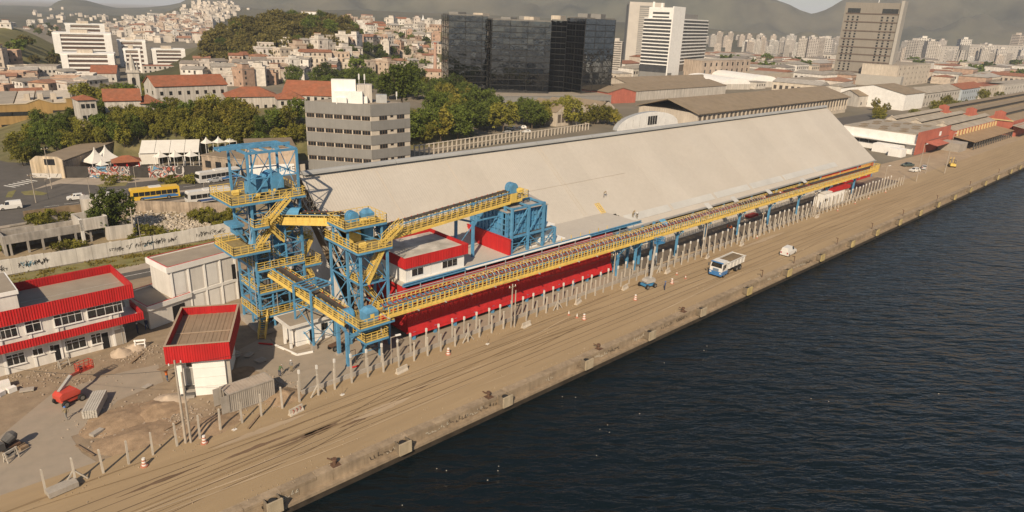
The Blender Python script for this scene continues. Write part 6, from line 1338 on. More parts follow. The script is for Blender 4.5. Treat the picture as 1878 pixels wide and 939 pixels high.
glass_tower('leftmost dark mirrored tower of the glass complex', [tuple(a_.xy),tuple(b_.xy),tuple(bb),tuple(ab)], height(a_,27))
a_, b_ = at(899,187), at(1004,189); bb, ab = back(a_,b_,40); glass_tower('widest dark mirrored tower in the middle of the glass complex', [tuple(a_.xy),tuple(b_.xy),tuple(bb),tuple(ab)], height(a_,36))
a_, b_ = at(1004,178), at(1032,180); bb, ab = back(a_,b_,25); glass_tower('slim recessed glass link between the two right-hand dark towers', [tuple(a_.xy),tuple(b_.xy),tuple(bb),tuple(ab)], height(a_,37))
a_, c_, b_ = at(1032,182), at(1064,189), at(1117,184); d_ = (b_-c_); bk = a_+d_; glass_tower('rightmost dark mirrored tower of the glass complex', [tuple(a_.xy),tuple(c_.xy),tuple(b_.xy),tuple(bk.xy)], height(c_,34))
simple('glass_podium','low dark podium in front of the glass towers',fac(840,1120,196,192),18,5,GREYC,nwin=24,floors=1,ww=2.6)
# ---- white banded tower
c_ = at(1221,151); l_ = at(1178,147); o, rz, W = frame2(l_,c_); H_ = height(c_,14)
wt2 = mkthing('white_tower', 'white office tower with banded glass wing in front of the mountains', 'building', o, rz); DG = mat('tower_glass', (.05,.052,.055), .12, .3, .3, spec=.7)
MB().box(0,W,0,22,-.2,H_).build('wall', WHITE2, wt2); nf = 17
wins(wt2,W*.16,W*.86,0,[2+k*(H_-4)/nf for k in range(nf)],1,W*.68,(H_-4)/nf*.5,'window_slot',DG)
MB().box(W*.97,W+.4,-.4,22,0,H_+1).build('corner_pier', WHITE2, wt2)
r_ = at(1287,141); W2 = (r_-c_).length*1.0; Hc = height(c_,36)
o2, rz2, W2 = frame2(c_,r_); wing = mkthing('white_tower_wing', 'glass wing with white floor bands right of the white tower', 'building', o2, rz2)
MB().box(0,W2,.3,24,0,Hc).build('glass_core', DG, wing); fl = 13
for k in range(fl): z = Hc*.27+k*Hc*.73/fl; MB().box(-.2,W2+.4,-.3,24.2,z,z+Hc*.73/fl*.33).build('floor_band', WHITE2, wing)
MB().box(-.3,W2*.92,-1,24,0,Hc*.15).build('podium', GREYC, wing); MB().box(W2*.05,W2*.72,2,20,Hc,Hc*1.10).build('roof_screen', GREYC, wing); MB().box(0,W2,.2,24,Hc,Hc*1.02).build('roof', WHITE2, wing)
for k in range(9): MB().beam((W2*k/8,.15,Hc*.27),(W2*k/8,.15,Hc),.3,.1).build('mullion', MULL, wing)
fr = fac(1146,1208,110,112.5); t = mkthing('concrete_tower','grey and pale concrete tower behind the white tower','building',fr[0],fr[1]); H_ = height(fr[0],3); W = fr[2]
PALET = mat('pale_tower', (.46,.42,.37), .8, .08, .1); MB().box(0,W,0,22,-.2,H_).build('wall', PALET, t); MB().box(W*.30,W*.62,-.6,0,0,H_-4).build('glass_strip', GREYC, t); MB().box(W*.66,W*.72,-.8,0,0,H_+1).build('pier', WHITE2, t); MB().box(W*.9,W*.96,-.8,0,0,H_).build('pier', WHITE2, t); MB().box(-.6,0,0,22,0,H_-3).build('side_glass', GREYC, t)
for k in range(26): MB().box(W*.3,W*.62,-.8,-.6,3+k*(H_-8)/26,3.8+k*(H_-8)/26).build('sun_louvre', PALET, t)
# ---- beige tower on the right
c_ = at(1622,157); vdir = Vector((c_.x,c_.y,0)).normalized(); u = Vector((-vdir.y,vdir.x,0)); l_ = c_+u*43+vdir*6; o, rz, W = frame2(l_,c_); H_ = height(c_,6)
t = mkthing('beige_tower','tall beige slab tower with rows of small square windows','building',o,rz); BT = mat('beige_tower_wall', (.235,.21,.175), .9, .07, .1, streak=.1); BT2 = mat('pale_edge_fin', (.36,.335,.295), .9, .06)
MB().box(0,W,0,16,-.2,H_).build('wall', BT, t); MB().box(W,W+2.5,-1,18,-.2,H_+2).build('edge_fin', BT2, t); MB().box(-1.5,0,0,16,-.2,H_).build('edge_fin', BT, t)
for z in (.14,.27,.36,.45,.55,.65,.76,.86): MB().box(0,W,-.35,0,H_*z,H_*z+.9).build('string_course', mat('brown_course',(.12,.09,.07)), t)
MB().box(W*.03,W*.27,-.25,0,H_*.87,H_*.93).build('top_opening', GLASS, t); MB().box(W*.68,W*.97,-.25,0,H_*.87,H_*.93).build('top_opening', GLASS, t)
wm_ = MB().box(-.75,.75,-.2,.02,0,1.5).mesh('window', GLASS)
for r in range(20):
    z = H_*(.16+.69*r/20)
    for fx in (.06,.15,.24,.7,.8,.9): inst('window', wm_, t, (W*fx,0,z))
MB().box(-8,W+14,-14,0,-.2,9).build('podium', BT2, t); MB().tube((W*.55,8,H_),(W*.55,8,H_+7),.3,6).build('mast', WHITE2, t)
# ---- left: white apartment slabs with balcony bands
def slabblock(label, pxL, pxR, yb, yt, dep, fl, z0=0.0, yc=None):
    a = hit(pxL,yb) if z0 is None else at(pxL,yb,z0); b = hit(pxR,yb) if z0 is None else at(pxR,yb,z0); zb = min(a.z,b.z); a.z = b.z = 0
    o, rz, W = frame2(a,b); t = mkthing('apartment_block', label, 'building', o, rz, zb-1, 'white apartment blocks'); oo = Vector((o.x,o.y,zb-1)); H_ = height(oo,yt)
    MB().box(0,W,0,dep,-2,H_).build('wall', CREAM, t)
    for k in range(fl):
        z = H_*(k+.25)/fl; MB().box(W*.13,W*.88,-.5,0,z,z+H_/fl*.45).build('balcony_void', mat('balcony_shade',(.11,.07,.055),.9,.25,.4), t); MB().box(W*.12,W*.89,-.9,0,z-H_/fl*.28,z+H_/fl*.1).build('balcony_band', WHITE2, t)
    for x in (W*.06,W*.94): MB().box(x-W*.065,x+W*.065,-1.1,0,-1,H_).build('stair_pier', WHITE2, t)
    wm_ = MB().box(-.12,.02,-.7,.7,0,1.3).mesh('window', GLASS)
    for k in range(fl):
        for j in range(3): inst('window', wm_, t, (0,dep*(j+.5)/3,H_*(k+.3)/fl))
    MB().box(-.3,W+.3,-.6,dep,H_,H_+1.0).build('parapet', WHITE2, t); MB().box(W*.3,W*.6,2,8,H_,H_+3).build('roof_room', CREAM, t); return t
slabblock('tall white apartment slab, front half of the stepped pair',118,214,139,100,16,5); slabblock('tall white apartment slab rising behind the front one',107,212,126,62,18,9); slabblock('upper white apartment block set back on top',130,200,108,45,14,9); slabblock('narrow apartment block right of the stepped slabs',222,272,122,76,14,6); slabblock('long lower apartment block left of the wooded hill',282,342,122,92,14,5); slabblock('apartment block with a dark end wall behind the church',232,262,134,92,12,6)
simple('white_hostel','small white block with square windows at the far left',fac(50,108,150),16,height(at(50,150),122),OLDW,floors=2,nwin=7,group='white apartment blocks'); simple('white_hall','low white hall behind the small white block',fac(55,95,132),18,height(at(55,132),112),OLDW,floors=1,nwin=5)
simple('flyover_shed','long low grey roof before the apartment slabs',fac(20,108,156),14,3.2,GREYC,roofm=ROOFG)
simple('gabled_hall','white hall with red gable roof under the apartment slabs',fac(168,215,150),20,height(at(168,150),134),OLDW,'gable',TILE,rise=4,floors=1,nwin=4); simple('courtyard_house','white two-storey building below the long apartment block',fac(262,345,136),14,height(at(262,136),122),OLDW,'flat',TILE,floors=2,nwin=9)
# ---- ochre warehouse
fr = fac(-40,141,246,238); t = mkthing('ochre_warehouse','wide ochre warehouse with louvre windows and a low gable at the far left','building',fr[0],fr[1]); W = fr[2]; H_ = height(fr[0]+(at(141,238)-fr[0])*.22,193)
MB().box(0,W,.02,42,-.2,H_).build('wall', OCHRE, t)
prof = [(0,0),(W,0),(W,H_+1.8),(W*.93,H_+1.8),(W*.93,H_+.2),(W*.80,H_+.2),(W*.66,H_+1.7),(W*.52,H_+.2),(0,H_)]
MB().add([(x,0,z) for x,z in prof]+[(x,.45,z) for x,z in prof],[tuple(range(9))]+[(i,9+i,9+(i+1)%9,(i+1)%9) for i in range(9)]).build('front_wall', OCHRE, t)
mb = MB()
for (xa,za),(xb,zb) in zip(prof[2:-1],prof[3:]): mb.beam((xa,.1,za+.1),(xb,.1,zb+.1),.6,.22)
mb.build('coping', mat('pale_trim',(.5,.42,.3)), t)
for k in range(5): MB().box(W*k/5+.2,W*(k+1)/5-.2,.6,42,H_+.05,H_+.35+.05*(k%2)).build('roof_sheet', GREYR if k%2 else mat('pale_roof',(.5,.43,.34),.8,.2,.3), t)
wins(t,W*.22,W*.64,0,[1.6],2,5.0,1.3,'louvre_window'); wins(t,W*.22,W*.52,0,[H_*.60],2,5.0,1.4,'louvre_window'); wins(t,W*.80,W*.92,0,[H_*.62],1,4.6,1.3,'louvre_window'); wins(t,W*.68,W*.76,0,[2.2],1,2.4,1.2,'louvre_window')
for k in range(3): MB().box(W*(.5+.14*k),W*(.56+.14*k),10,16,H_+.3,H_+2.6).build('roof_vent', CREAM, t)
# ---- red-roofed old buildings on the terrace
def oldhouse(name, label, pxL, pxR, yb, ybR, yeave, yridge, dep, roof='hip', nw=6, fl=2, wall=None, z0=None, nside=0):
    z = z0 if z0 is not None else 9.5
    a, b = at(pxL,yb,z), at(pxR,ybR,z); o, rz, W = frame2(a,b); o = Vector((o.x,o.y,z)); h = height(o,yeave); rise = max(1.2,(yeave-yridge)*.17)
    t, W = simple(name,label,(o,rz,W),dep,h,wall or OLDW,roof,TILE,z0=z,rise=rise,floors=fl,nwin=nw,nside=nside); MB().box(-.3,W+.3,-.3,dep+.3,-14,-.2).build('plinth', STONEW, t); return t
oldhouse('old_hall','largest red-roofed white hall on the terrace',290,420,203,196,158,140,14,'gable',8,2,nside=2); oldhouse('chapel','white chapel with red roof below the pale church tower',196,262,218,216,184,166,12,'gable',3,1); oldhouse('chapel_apse','white apse house with hipped red roof beside the chapel',262,300,216,214,190,176,10,'hip',2,1)
oldhouse('long_house','long low house with red roof right of the largest hall',418,512,205,203,178,160,12,'hip',6,1); oldhouse('corner_house','white corner house with red roof above the trees',512,560,214,213,182,166,10,'hip',4,2); oldhouse('long_barracks','long red-roofed building behind the grey office block',520,640,203,207,172,146,16,'gable',9,2); oldhouse('small_lodge','small square lodge with hipped red roof on the terrace',376,418,214,213,200,188,8,'hip',4,1); oldhouse('pale_lodge','tiny pale lodge with three windows by the trees',432,464,215,214,200,192,7,'hip',3,1,CREAM)
oldhouse('gate_house','tall narrow white house left of the chapel',150,182,226,224,184,178,8,'hip',3,2); oldhouse('red_annex_house','low red-roofed annex beside the narrow house',160,195,230,228,214,206,6,'gable',3,1,z0=6)
# church tower
p = at(249,170,9.5); t = thing('church_tower','slim pale church tower with twin pinnacles and dark arch','tower',(p.x,p.y,9.5),None,-.3,True); hh = height(p,128)
MB().box(-2.2,2.2,-2.2,2.2,-4,hh).build('shaft', OLDW, t); MB().box(-2.6,2.6,-2.6,2.6,hh-1,hh-.4).build('cornice', OLDW, t); MB().box(-.7,.7,-2.28,-2.2,hh*.35,hh*.62).build('arch_opening', DARK, t); MB().tube((0,-2.24,hh*.62),(0,-2.3,hh*.62),.7,12).build('arch_head', DARK, t)
MB().tube((0,0,hh),(0,0,hh+4.5),1.5,8,r2=.7).build('lantern', OLDW, t); MB().tube((0,0,hh+4.5),(0,0,hh+7),.7,8,r2=.05).build('spire', OLDW, t)
for s in (-1.9,1.9):
    for y in (-1.9,1.9): MB().tube((s,y,hh),(s,y,hh+3.4),.4,6,r2=.04).build('pinnacle', OLDW, t)
# ---- avenue frontage: ruins, tents, graffiti walls
def graffiti_mat(name, base, cols, sc):
    m = bpy.data.materials.new(name); m.use_nodes = True; N = m.node_tree.nodes; L = m.node_tree.links; b = N['Principled BSDF']; b.inputs['Roughness'].default_value = .85
    g_ = N.new('ShaderNodeNewGeometry'); n0 = N.new('ShaderNodeTexNoise'); n0.inputs['Scale'].default_value = sc*.6; n0.inputs['Distortion'].default_value = 2.2; L.new(g_.outputs['Position'], n0.inputs['Vector'])
    cr = N.new('ShaderNodeValToRGB'); cr.color_ramp.interpolation = 'CONSTANT'; e = cr.color_ramp.elements; e[0].position = 0; e[0].color = (*base,1); e[1].position = .38; e[1].color = (*cols[0],1)
    for i, c in enumerate(cols[1:]): k = e.new(.43+.055*i); k.color = (*c,1)
    L.new(n0.outputs[0], cr.inputs[0]); L.new(cr.outputs[0], b.inputs['Base Color']); return m
GRAF = graffiti_mat('graffiti_bright', (.06,.055,.05), [(.48,.44,.4),(.05,.045,.042),(.34,.09,.06),(.5,.46,.42),(.05,.05,.05),(.12,.25,.38),(.45,.33,.12),(.05,.05,.05)], .5); GRAF2 = graffiti_mat('graffiti_sparse', (.50,.465,.415), [(.52,.48,.43),(.50,.465,.42),(.49,.455,.41),(.50,.47,.42),(.10,.09,.085),(.50,.46,.41),(.48,.44,.39),(.2,.3,.36)], .8)
def wallrun(name, label, pts, h, m, step=3.0, th=.25, capm=None):
    P_ = [at(*p) if len(p) == 2 else Vector(p) for p in pts]; t = thing(name, label, 'wall', P_[0])
    for a, b in zip(P_[:-1],P_[1:]):
        n = max(1,round((b-a).length/step))
        for k in range(n):
            p_, q_ = a.lerp(b,(k+.006)/n), a.lerp(b,(k+.994)/n); hh = h*random.uniform(.97,1.03); MB().beam(p_+Vector((0,0,hh/2)),q_+Vector((0,0,hh/2)),th*random.uniform(.9,1.1),hh).build('wall_panel', m if not isinstance(m,list) else random.choice(m), t)
    return t
wallrun('graffiti_wall','dark roadside wall covered in bright graffiti',[(120,326),(165,326),(172,327),(372,324)],3.2,[GRAF,GRAF,GRAF,mat('black_wall',(.05,.045,.04),.9,.2)],5.0)
GW = wallrun('lot_wall','long white wall with black graffiti tags along the rear lane',[(-60,141,0),(53,141,0)],2.7,mat('white_boundary_wall',(.62,.59,.54),.9,.12,.4,streak=.25,dirt=.3,dirtcol=(.33,.28,.22),dscale=.5),2.5)
TAGM = mat('black_tag', (.05,.045,.04), .9, .3); TAGB = mat('blue_tag', (.12,.27,.36), .9, .3)
for k in range(26):
    x = random.uniform(8,51); mb = MB(); mm = TAGB if k%9 == 0 else TAGM; sc_ = random.uniform(.6,1.1)
    for j in range(random.randint(3,7)):
        xx = x+j*.42*sc_; z = random.uniform(.7,1.3); mb.beam((xx,140.84,z),(xx+random.uniform(-.3,.35),140.84,z+random.uniform(.3,.9)*sc_),.02,.09); mb.beam((xx,140.84,z+.4),(xx+random.uniform(.1,.5),140.84,z+random.uniform(0,.8)),.02,.08)
    mb.build('graffiti_tag', mm, GW)
wallrun('lot_fence','brown timber fence between the demolition ground and avenue',[(45,404),(130,392),(165,388)],2.0,mat('brown_fence',(.22,.16,.10),.9,.25),2.2,.12); wallrun('lot_fence','pale stained wall behind the rubble below the buses',[(232,388),(300,389),(425,392)],2.6,STONEW,3.0)
wallrun('side_wall','low wall in front of the grey office block',[(540,318),(560,316)],2.5,CREAM,3)
# demolition remains
rn = thing('ruined_building','roofless grey ruin with dark openings on the demolition ground','ruin',at(60,460)); RU = mat('ruin_grey',(.38,.35,.31),.95,.2,.5,streak=.4,dirt=.5,dirtcol=(.18,.15,.12),dscale=.4)
r0 = at(16,470); r1 = at(152,446); d_ = (r1-r0).normalized(); nn_ = Vector((-d_.y,d_.x,0)); L_ = (r1-r0).length
def rbox(s0, s1, y0, y1, z0, z1, nm, m): 
    pts = [r0+d_*s0+nn_*y0, r0+d_*s1+nn_*y0, r0+d_*s1+nn_*y1, r0+d_*s0+nn_*y1]; MB().prism([(p.x,p.y) for p in pts],z0,z1,bot=True).build(nm, m, rn)
rbox(0,L_,0,.35,2.3,3.9,'lintel_beam',RU); rbox(0,L_,5.0,5.3,0,3.6,'back_wall',RU); rbox(0,L_*.99,.35,5.0,2.3,2.5,'broken_slab',ROOFG); rbox(-.4,0,0,5,0,3.8,'end_wall',RU)
for s in (.4,3.2,5.6,8.4,11.2,13.8): rbox(s,s+.35,0,.35,0,2.3,'pier',RU)
for s in (L_,L_+4.4): rbox(s,s+.5,-.5,.3,0,5.0,'corner_pier',WHITE)
rbox(L_,L_+4.9,-.5,.2,2.6,4.9,'tower_beam',OLDW); rbox(L_,L_+.3,.2,5,2.6,4.9,'tower_beam',OLDW); rbox(L_+4.6,L_+4.9,.2,5,2.6,4.9,'tower_beam',OLDW); rbox(L_,L_+4.9,5,5.4,0,4.9,'tower_wall',OLDW); rbox(L_+.3,L_+4.6,.2,5,2.4,2.6,'tower_slab',CREAM)
p = at(176,398); t = thing('white_ruin_block','windowless white remnant block beside the dark tree','ruin',(p.x,p.y,0),None,-.15,True); MB().box(-2.4,2.2,0,4,-.1,height(p,364)).build('wall', OLDW, t); MB().box(-1.5,.5,-.05,0,.3,1.6).build('patch', CONC, t)
p = at(225,437); t = thing('white_ruin_hut','low open white hut before the dark tree','ruin',(p.x,p.y,0),None,-.1,True); MB().box(-2.6,2.6,-.15,.15,0,2.8).build('wall', OLDW, t); MB().box(-2.75,-2.45,.15,4,0,2.6).build('wall', OLDW, t); MB().box(2.45,2.75,.15,4,0,3.0).build('wall', OLDW, t); MB().box(-2.6,2.6,4,4.3,0,2.4).build('wall', OLDW, t)
random.seed(5); rb = MB()
for k in range(2600):
    px = random.uniform(235,425); py = 388+random.random()**.8*60-(px-235)*.03
    if py > 437-(px-235)*.08: continue
    p = at(px,py); s = random.uniform(.12,.55); b0 = len(rb.v); rb.obox((p.x,p.y,0),s,s*random.uniform(.4,1.2),s*random.uniform(.3,.9),random.uniform(0,3)); tl = random.uniform(-.5,.5); 
    for i in range(b0,len(rb.v)): v = rb.v[i]; rb.v[i] = (v[0],v[1],max(-.05,v[2]+tl*(v[0]-p.x)))
for k in range(700):
    p = at(random.uniform(0,235),random.uniform(452,480)-random.uniform(0,1)*10); s = random.uniform(.1,.4)
    if 141.6 < p.y < 150: rb.obox((p.x,p.y,0),s,s,s*.6,random.uniform(0,3))
rb.build('demolition_rubble', mat('pale_rubble',(.45,.39,.31),.95,.35,1.2))['kind'] = 'stuff'
for k in range(9):
    a = at(random.uniform(0,70),random.uniform(405,432)); b = a+Vector((random.uniform(7,11),random.uniform(.4,2.2),0)); tag(MB().beam(a+Vector((0,0,.25)),b+Vector((0,0,.3)),.3,.35).build('fallen_beam', CONC), 'long fallen concrete beam behind the roofless ruin', 'beam', 'fallen beams on the demolition ground')
# roadside ruins and tents
o, rz, W = fac(60,120,326,327); t = mkthing('ruined_facade','cream ruined warehouse facade with peeling base beside the avenue','ruin',o,rz); h = height(o,287)
MB().add([(0,0,0),(W,0,0),(W,0,h*.86),(W*.85,0,h),(W*.2,0,h*1.02),(0,0,h*.8),(0,.5,0),(W,.5,0),(W,.5,h*.86),(W*.85,.5,h),(W*.2,.5,h*1.02),(0,.5,h*.8)],[(0,1,2,3,4,5),(2,1,7,8),(3,2,8,9),(4,3,9,10),(5,4,10,11),(0,5,11,6),(11,10,9,8,7,6)]).build('front_wall', mat('peeling_cream',(.52,.40,.25),.95,.2,.3,streak=.5,dirt=.6,dirtcol=(.55,.5,.44),dscale=.2), t)
MB().box(W-.5,W,.5,34,0,h*.75).build('side_wall', STONEW, t); MB().box(0,.5,.5,34,0,h*.7).build('side_wall', STONEW, t); MB().sheet((0,.5,h*.82),(W,.5,h*.82),(W,34,h*.8),(0,34,h*.8),.25).build('roof', BROWNR, t); wins(t,W*.45,W*.75,0,[h*.62],2,1.4,1.6,'opening',DARK); MB().box(.0,W*.9,-.05,0,.1,h*.22).build('painted_base', GRAF2, t)
WT = mat('white_tent_fabric', (.62,.59,.53), .8, .06, .5)
def pagoda(px, py, r, h0, h1, label):
    p = at(px,py); t = thing('pagoda_tent', label, 'tent', (p.x,p.y,0), 'peaked white tents', .3, True); n, rg = 8, 7; vs = []
    for k in range(rg):
        u = k/(rg-1); rr = r*(1-u)**1.9+.08; z = lerp(h0,h1,u)
        for i in range(16):
            a_ = 2*math.pi*i/16; q = max(abs(math.cos(a_)),abs(math.sin(a_))); vs.append((rr*math.cos(a_)/q,rr*math.sin(a_)/q,z))
    MB().add(vs,[(k*16+i,k*16+(i+1)%16,(k+1)*16+(i+1)%16,(k+1)*16+i) for k in range(rg-1) for i in range(16)]).build('canopy', WT, t, smooth=False)
    for x in (-1,1):
        for y in (-1,1): MB().tube((x*r*.95,y*r*.95,0),(x*r*.95,y*r*.95,h0+.1),.07,6).build('pole', WHITE2, t)
pagoda(179,312,2.7,2.6,6.6,'larger left peaked white tent behind the graffiti wall'); pagoda(198,307,2.7,2.6,6.6,'larger right peaked white tent behind the graffiti wall'); pagoda(190,316,1.2,2.2,3.8,'small white tent between the two large ones')
for i, px in enumerate((297,324,353)): pagoda(px,308-i,1.5,3.4,5.2,('left','middle','right')[i]+' small white tent before the long marquee')
for i, px in enumerate((382,404,425)): pagoda(px,292-i*1.5,1.4,5.2,7.0,('first','second','third')[i]+' white tent peak left of the conveyor tower top')
o, rz, W = fac(258,367,303,300); t = mkthing('marquee','long cream frame marquee with panelled roof before the trees','tent',o,rz); h = height(o,281)
for k in range(4): MB().sheet((W*k/4+.05,-.3,h),(W*(k+1)/4-.05,-.3,h),(W*(k+1)/4-.05,7,h+2.6),(W*k/4+.05,7,h+2.6),.08).build('roof_panel', WT, t)
for k in range(4): MB().sheet((W*(k+1)/4-.05,14,h),(W*k/4+.05,14,h),(W*k/4+.05,7,h+2.6),(W*(k+1)/4-.05,7,h+2.6),.08).build('roof_panel', WT, t)
for k in range(5): MB().box(W*k/4-.1,W*k/4+.1,0,.2,0,h).build('leg', WHITE2, t)
MB().box(0,W*.3,.1,.2,.2,h).build('side_sheet', WT, t); MB().box(0,W,13.8,14,0,h).build('back_sheet', WT, t)
p = at(234,312); t = thing('bar_hut','open hut with hipped red roof between the tents','hut',(p.x,p.y,0),None,-.2,True); 
for x in (-3,0,3):
    for y in (-2,2): MB().box(x-.2,x+.2,y-.2,y+.2,0,2.8).build('post', REDR, t)
MB().box(-3,3,1.6,2,0,2.8).build('back_wall', PINK, t); MB().box(-3,3,-2,-1.8,0,1.0).build('counter', WHITE2, t); hip(t,-3.3,3.3,-2.4,2.4,2.8,1.5,TILE)
o, rz, W = fac(455,545,324,320); t = mkthing('mural_house','pale pink house wall with painted blue and black lettering','building',o,rz); h = height(o,272)
MB().box(0,W,0,16,-.1,h).build('wall', mat('speckled_pink',(.52,.41,.32),.9,.25,.7,streak=.3,dirt=.5,dirtcol=(.42,.32,.2),dscale=.5), t); MB().box(0,W*.95,-.03,0,.1,h*.4).build('white_base', WHITE2, t); hip(t,0,W,0,16,h,.8,BROWNR,.2)
mb = MB(); x = W*.80; s = .75; z = h*.12
for (a_, b_) in (((0,0),(0,2)),((0,2),(.6,1)),((.6,1),(1.2,2)),((1.2,2),(1.2,0)), ((2.9,2),(1.9,2)),((1.9,2),(1.9,1)),((1.9,1),(2.9,1)),((2.9,1),(2.9,0)),((2.9,0),(1.9,0))): mb.beam((x+a_[0]*s,-.06,z+a_[1]*s),(x+b_[0]*s,-.06,z+b_[1]*s),.03,.2)
mb.build('lettering', TAGM, t)
mb = MB(); random.seed(3)
for k in range(16): xx = W*.48+k*.33; mb.beam((xx,-.055,z+random.uniform(0,.6)),(xx+random.uniform(-.3,.6),-.055,z+random.uniform(.9,1.6)),.03,.2)
mb.build('lettering', mat('blue_lettering',(.1,.3,.48),.9,.2), t)
simple('roadside_ruin','low dark ruined shed left of the mural house',fac(372,452,312,322),10,4.2,STONEW,'flat',BROWNR,floors=1,nwin=4,ww=2.0,wh=2.0)
# skeleton frame wall behind the ridge
t = thing('concrete_frame_wall','long open concrete frame of small posts and rails behind the ridge','frame',at(760,285)); p0, p1 = Vector((132,189,0)), Vector((232,199,0)); n = 46
for k in range(n+1):
    c = p0.lerp(p1,k/n); MB().box(c.x-.18,c.x+.18,c.y-.2,c.y+.2,0,4.0 if k < 26 else 3.0).build('post', BEIGE, t)
    if k < n:
        q = p0.lerp(p1,(k+1)/n)
        for z in ((1.9,3.8) if k < 26 else (2.8,)): MB().beam(c+Vector((0,0,z)),q+Vector((0,0,z)),.25,.3).build('rail', BEIGE, t)
# ---- sheds behind the warehouse
ls = thing('long_brown_shed','very long brown-roofed shed with arched pale wall behind the warehouse','shed',(340,180,0))
MB().box(266,424,166,198,-.1,9.0).build('wall', CREAM, ls); MB().sheet((265,164.8,8.9),(426,164.8,8.9),(426,182,13.8),(265,182,13.8),.3).build('roof', BROWNR, ls); MB().sheet((426,199.4,8.9),(265,199.4,8.9),(265,182,13.8),(426,182,13.8),.3).build('roof', BROWNR, ls)
wm_ = MB().box(-.9,.9,-.1,.02,0,3.6).mesh('window', mat('dusty_window',(.12,.10,.08),.5,.3)); pl = MB().box(-.35,.35,-.35,.02,0,7).mesh('pilaster', CREAM)
for k in range(42): inst('window', wm_, ls, (268+k*3.75,166,4.2)); inst('pilaster', pl, ls, (269.9+k*3.75,166,1.8))
gs = thing('gabled_sheds','row of small gabled sheds with pale fronts left of the long shed','shed',(245,166,0))
for k in range(4):
    x0 = 226+k*9.6; MB().box(x0,x0+11,213-k*.3,240,-.1,6.2).build('wall', CREAM, gs); MB().add([(x0,212.9-k*.3,6.1),(x0+11,212.9-k*.3,6.1),(x0+8.6,212.9-k*.3,7.8),(x0+5.5,212.9-k*.3,9.4),(x0+2.4,212.9-k*.3,7.8)],[(0,1,2,3,4)]).build('gable_front', CREAM, gs)
    MB().sheet((x0-.2,240,6.2),(x0-.2,213.2,6.2),(x0+5.5,213.2,9.2),(x0+5.5,240,9.2),.25).build('roof', BROWNR, gs); MB().sheet((x0+11.1,213.2,6.2),(x0+11.1,240,6.2),(x0+5.5,240,9.2),(x0+5.5,213.2,9.2),.25).build('roof', BROWNR, gs)
    for j in range(4): inst('window', wm_, gs, (x0+1.8+j*2.5,212.95-k*.3,1.6))
t = thing('arched_hangar','white half-round hangar front peeking over the ridge','hangar',(205,157,0)); n = 18; vs = []
HYY = 157; ha, hb = at(1132,236,y=HYY).x, at(1243,226,y=HYY).x; cx_ = (ha+hb)/2; rr = (hb-ha)/2; hz0 = at(1187,233,y=HYY).z; hz1 = at(1187,206,y=HYY).z-hz0
for y in (HYY,HYY+2): vs += [(cx_-math.cos(math.pi*i/n)*rr,y,hz0+math.sin(math.pi*i/n)*hz1) for i in range(n+1)]
MB().add(vs,[(i,i+1,n+2+i,n+1+i) for i in range(n)]).build('roof', GALV, t); MB().add([vs[i] for i in range(n+1)]+[(hb,HYY,-.1),(ha,HYY,-.1)],[tuple(range(n+3))]).build('front_wall', WHITE2, t)
for k in range(4): MB().box(cx_-1+k*1.5,cx_+.2+k*1.5,HYY-.1,HYY,hz0+.8,hz0+hz1*.72).build('window', GLASS, t)
for k in range(9): MB().beam((ha+1+k*(hb-ha-2)/9,HYY-.05,hz0+.6),(ha+1+k*(hb-ha-2)/9,HYY-.05,hz0+hz1*.8*math.sin(math.pi*(k+.5)/9)),.04,.1).build('sheet_joint', GALV, t)
simple('red_end_shed','brown-roofed shed with red painted end wall below the glass tower',fac(1114,1165,190,188),26,6.5,PINK,'gable',BROWNR,rise=2.5,along='y',floors=1); simple('sawtooth_shed','wide brown multi-ridge shed below the white tower',fac(1152,1330,186,172),30,6,OLDW,'gable',BROWNR,rise=3,floors=1); simple('sawtooth_shed','second brown shed behind the multi-ridge one',fac(1150,1310,166,158),26,5,CREAM,'gable',BROWNR,rise=3,floors=1)
simple('ruined_block','pink gutted concrete block right of the white tower',fac(1284,1372,150,144),18,height(at(1284,150),112),mat('pink_gutted',(.46,.37,.29),.95,.2,.1,streak=.5),floors=3,nwin=9,ww=2.2,wh=3.0,roofm=CONC)
def vault(label, px0, px1, yb, dep, h, m, group='curved pale shed roofs'):
    o, rz, W = fac(px0,px1,yb); t = mkthing('vaulted_shed',label,'shed',o,rz,0,group); n = 10; vs = []
    for y in (0,dep): vs += [(W/2-math.cos(math.pi*i/n)*W/2,y,h*.5+math.sin(math.pi*i/n)*h*.5) for i in range(n+1)]
    MB().add(vs,[(i,i+1,n+2+i,n+1+i) for i in range(n)]+[tuple(range(n,-1,-1))]).build('roof', m, t); MB().box(0,W,0,dep,-.1,h*.5).build('wall', OLDW, t)
vault('leftmost curved pale shed roof right of the white tower',1325,1375,164,50,8,WHITE2); vault('middle curved pale shed roof in the rail yard',1375,1425,160,55,9,WHITE2); vault('rightmost curved grey shed roof in the rail yard',1400,1470,150,60,8,GREYR)
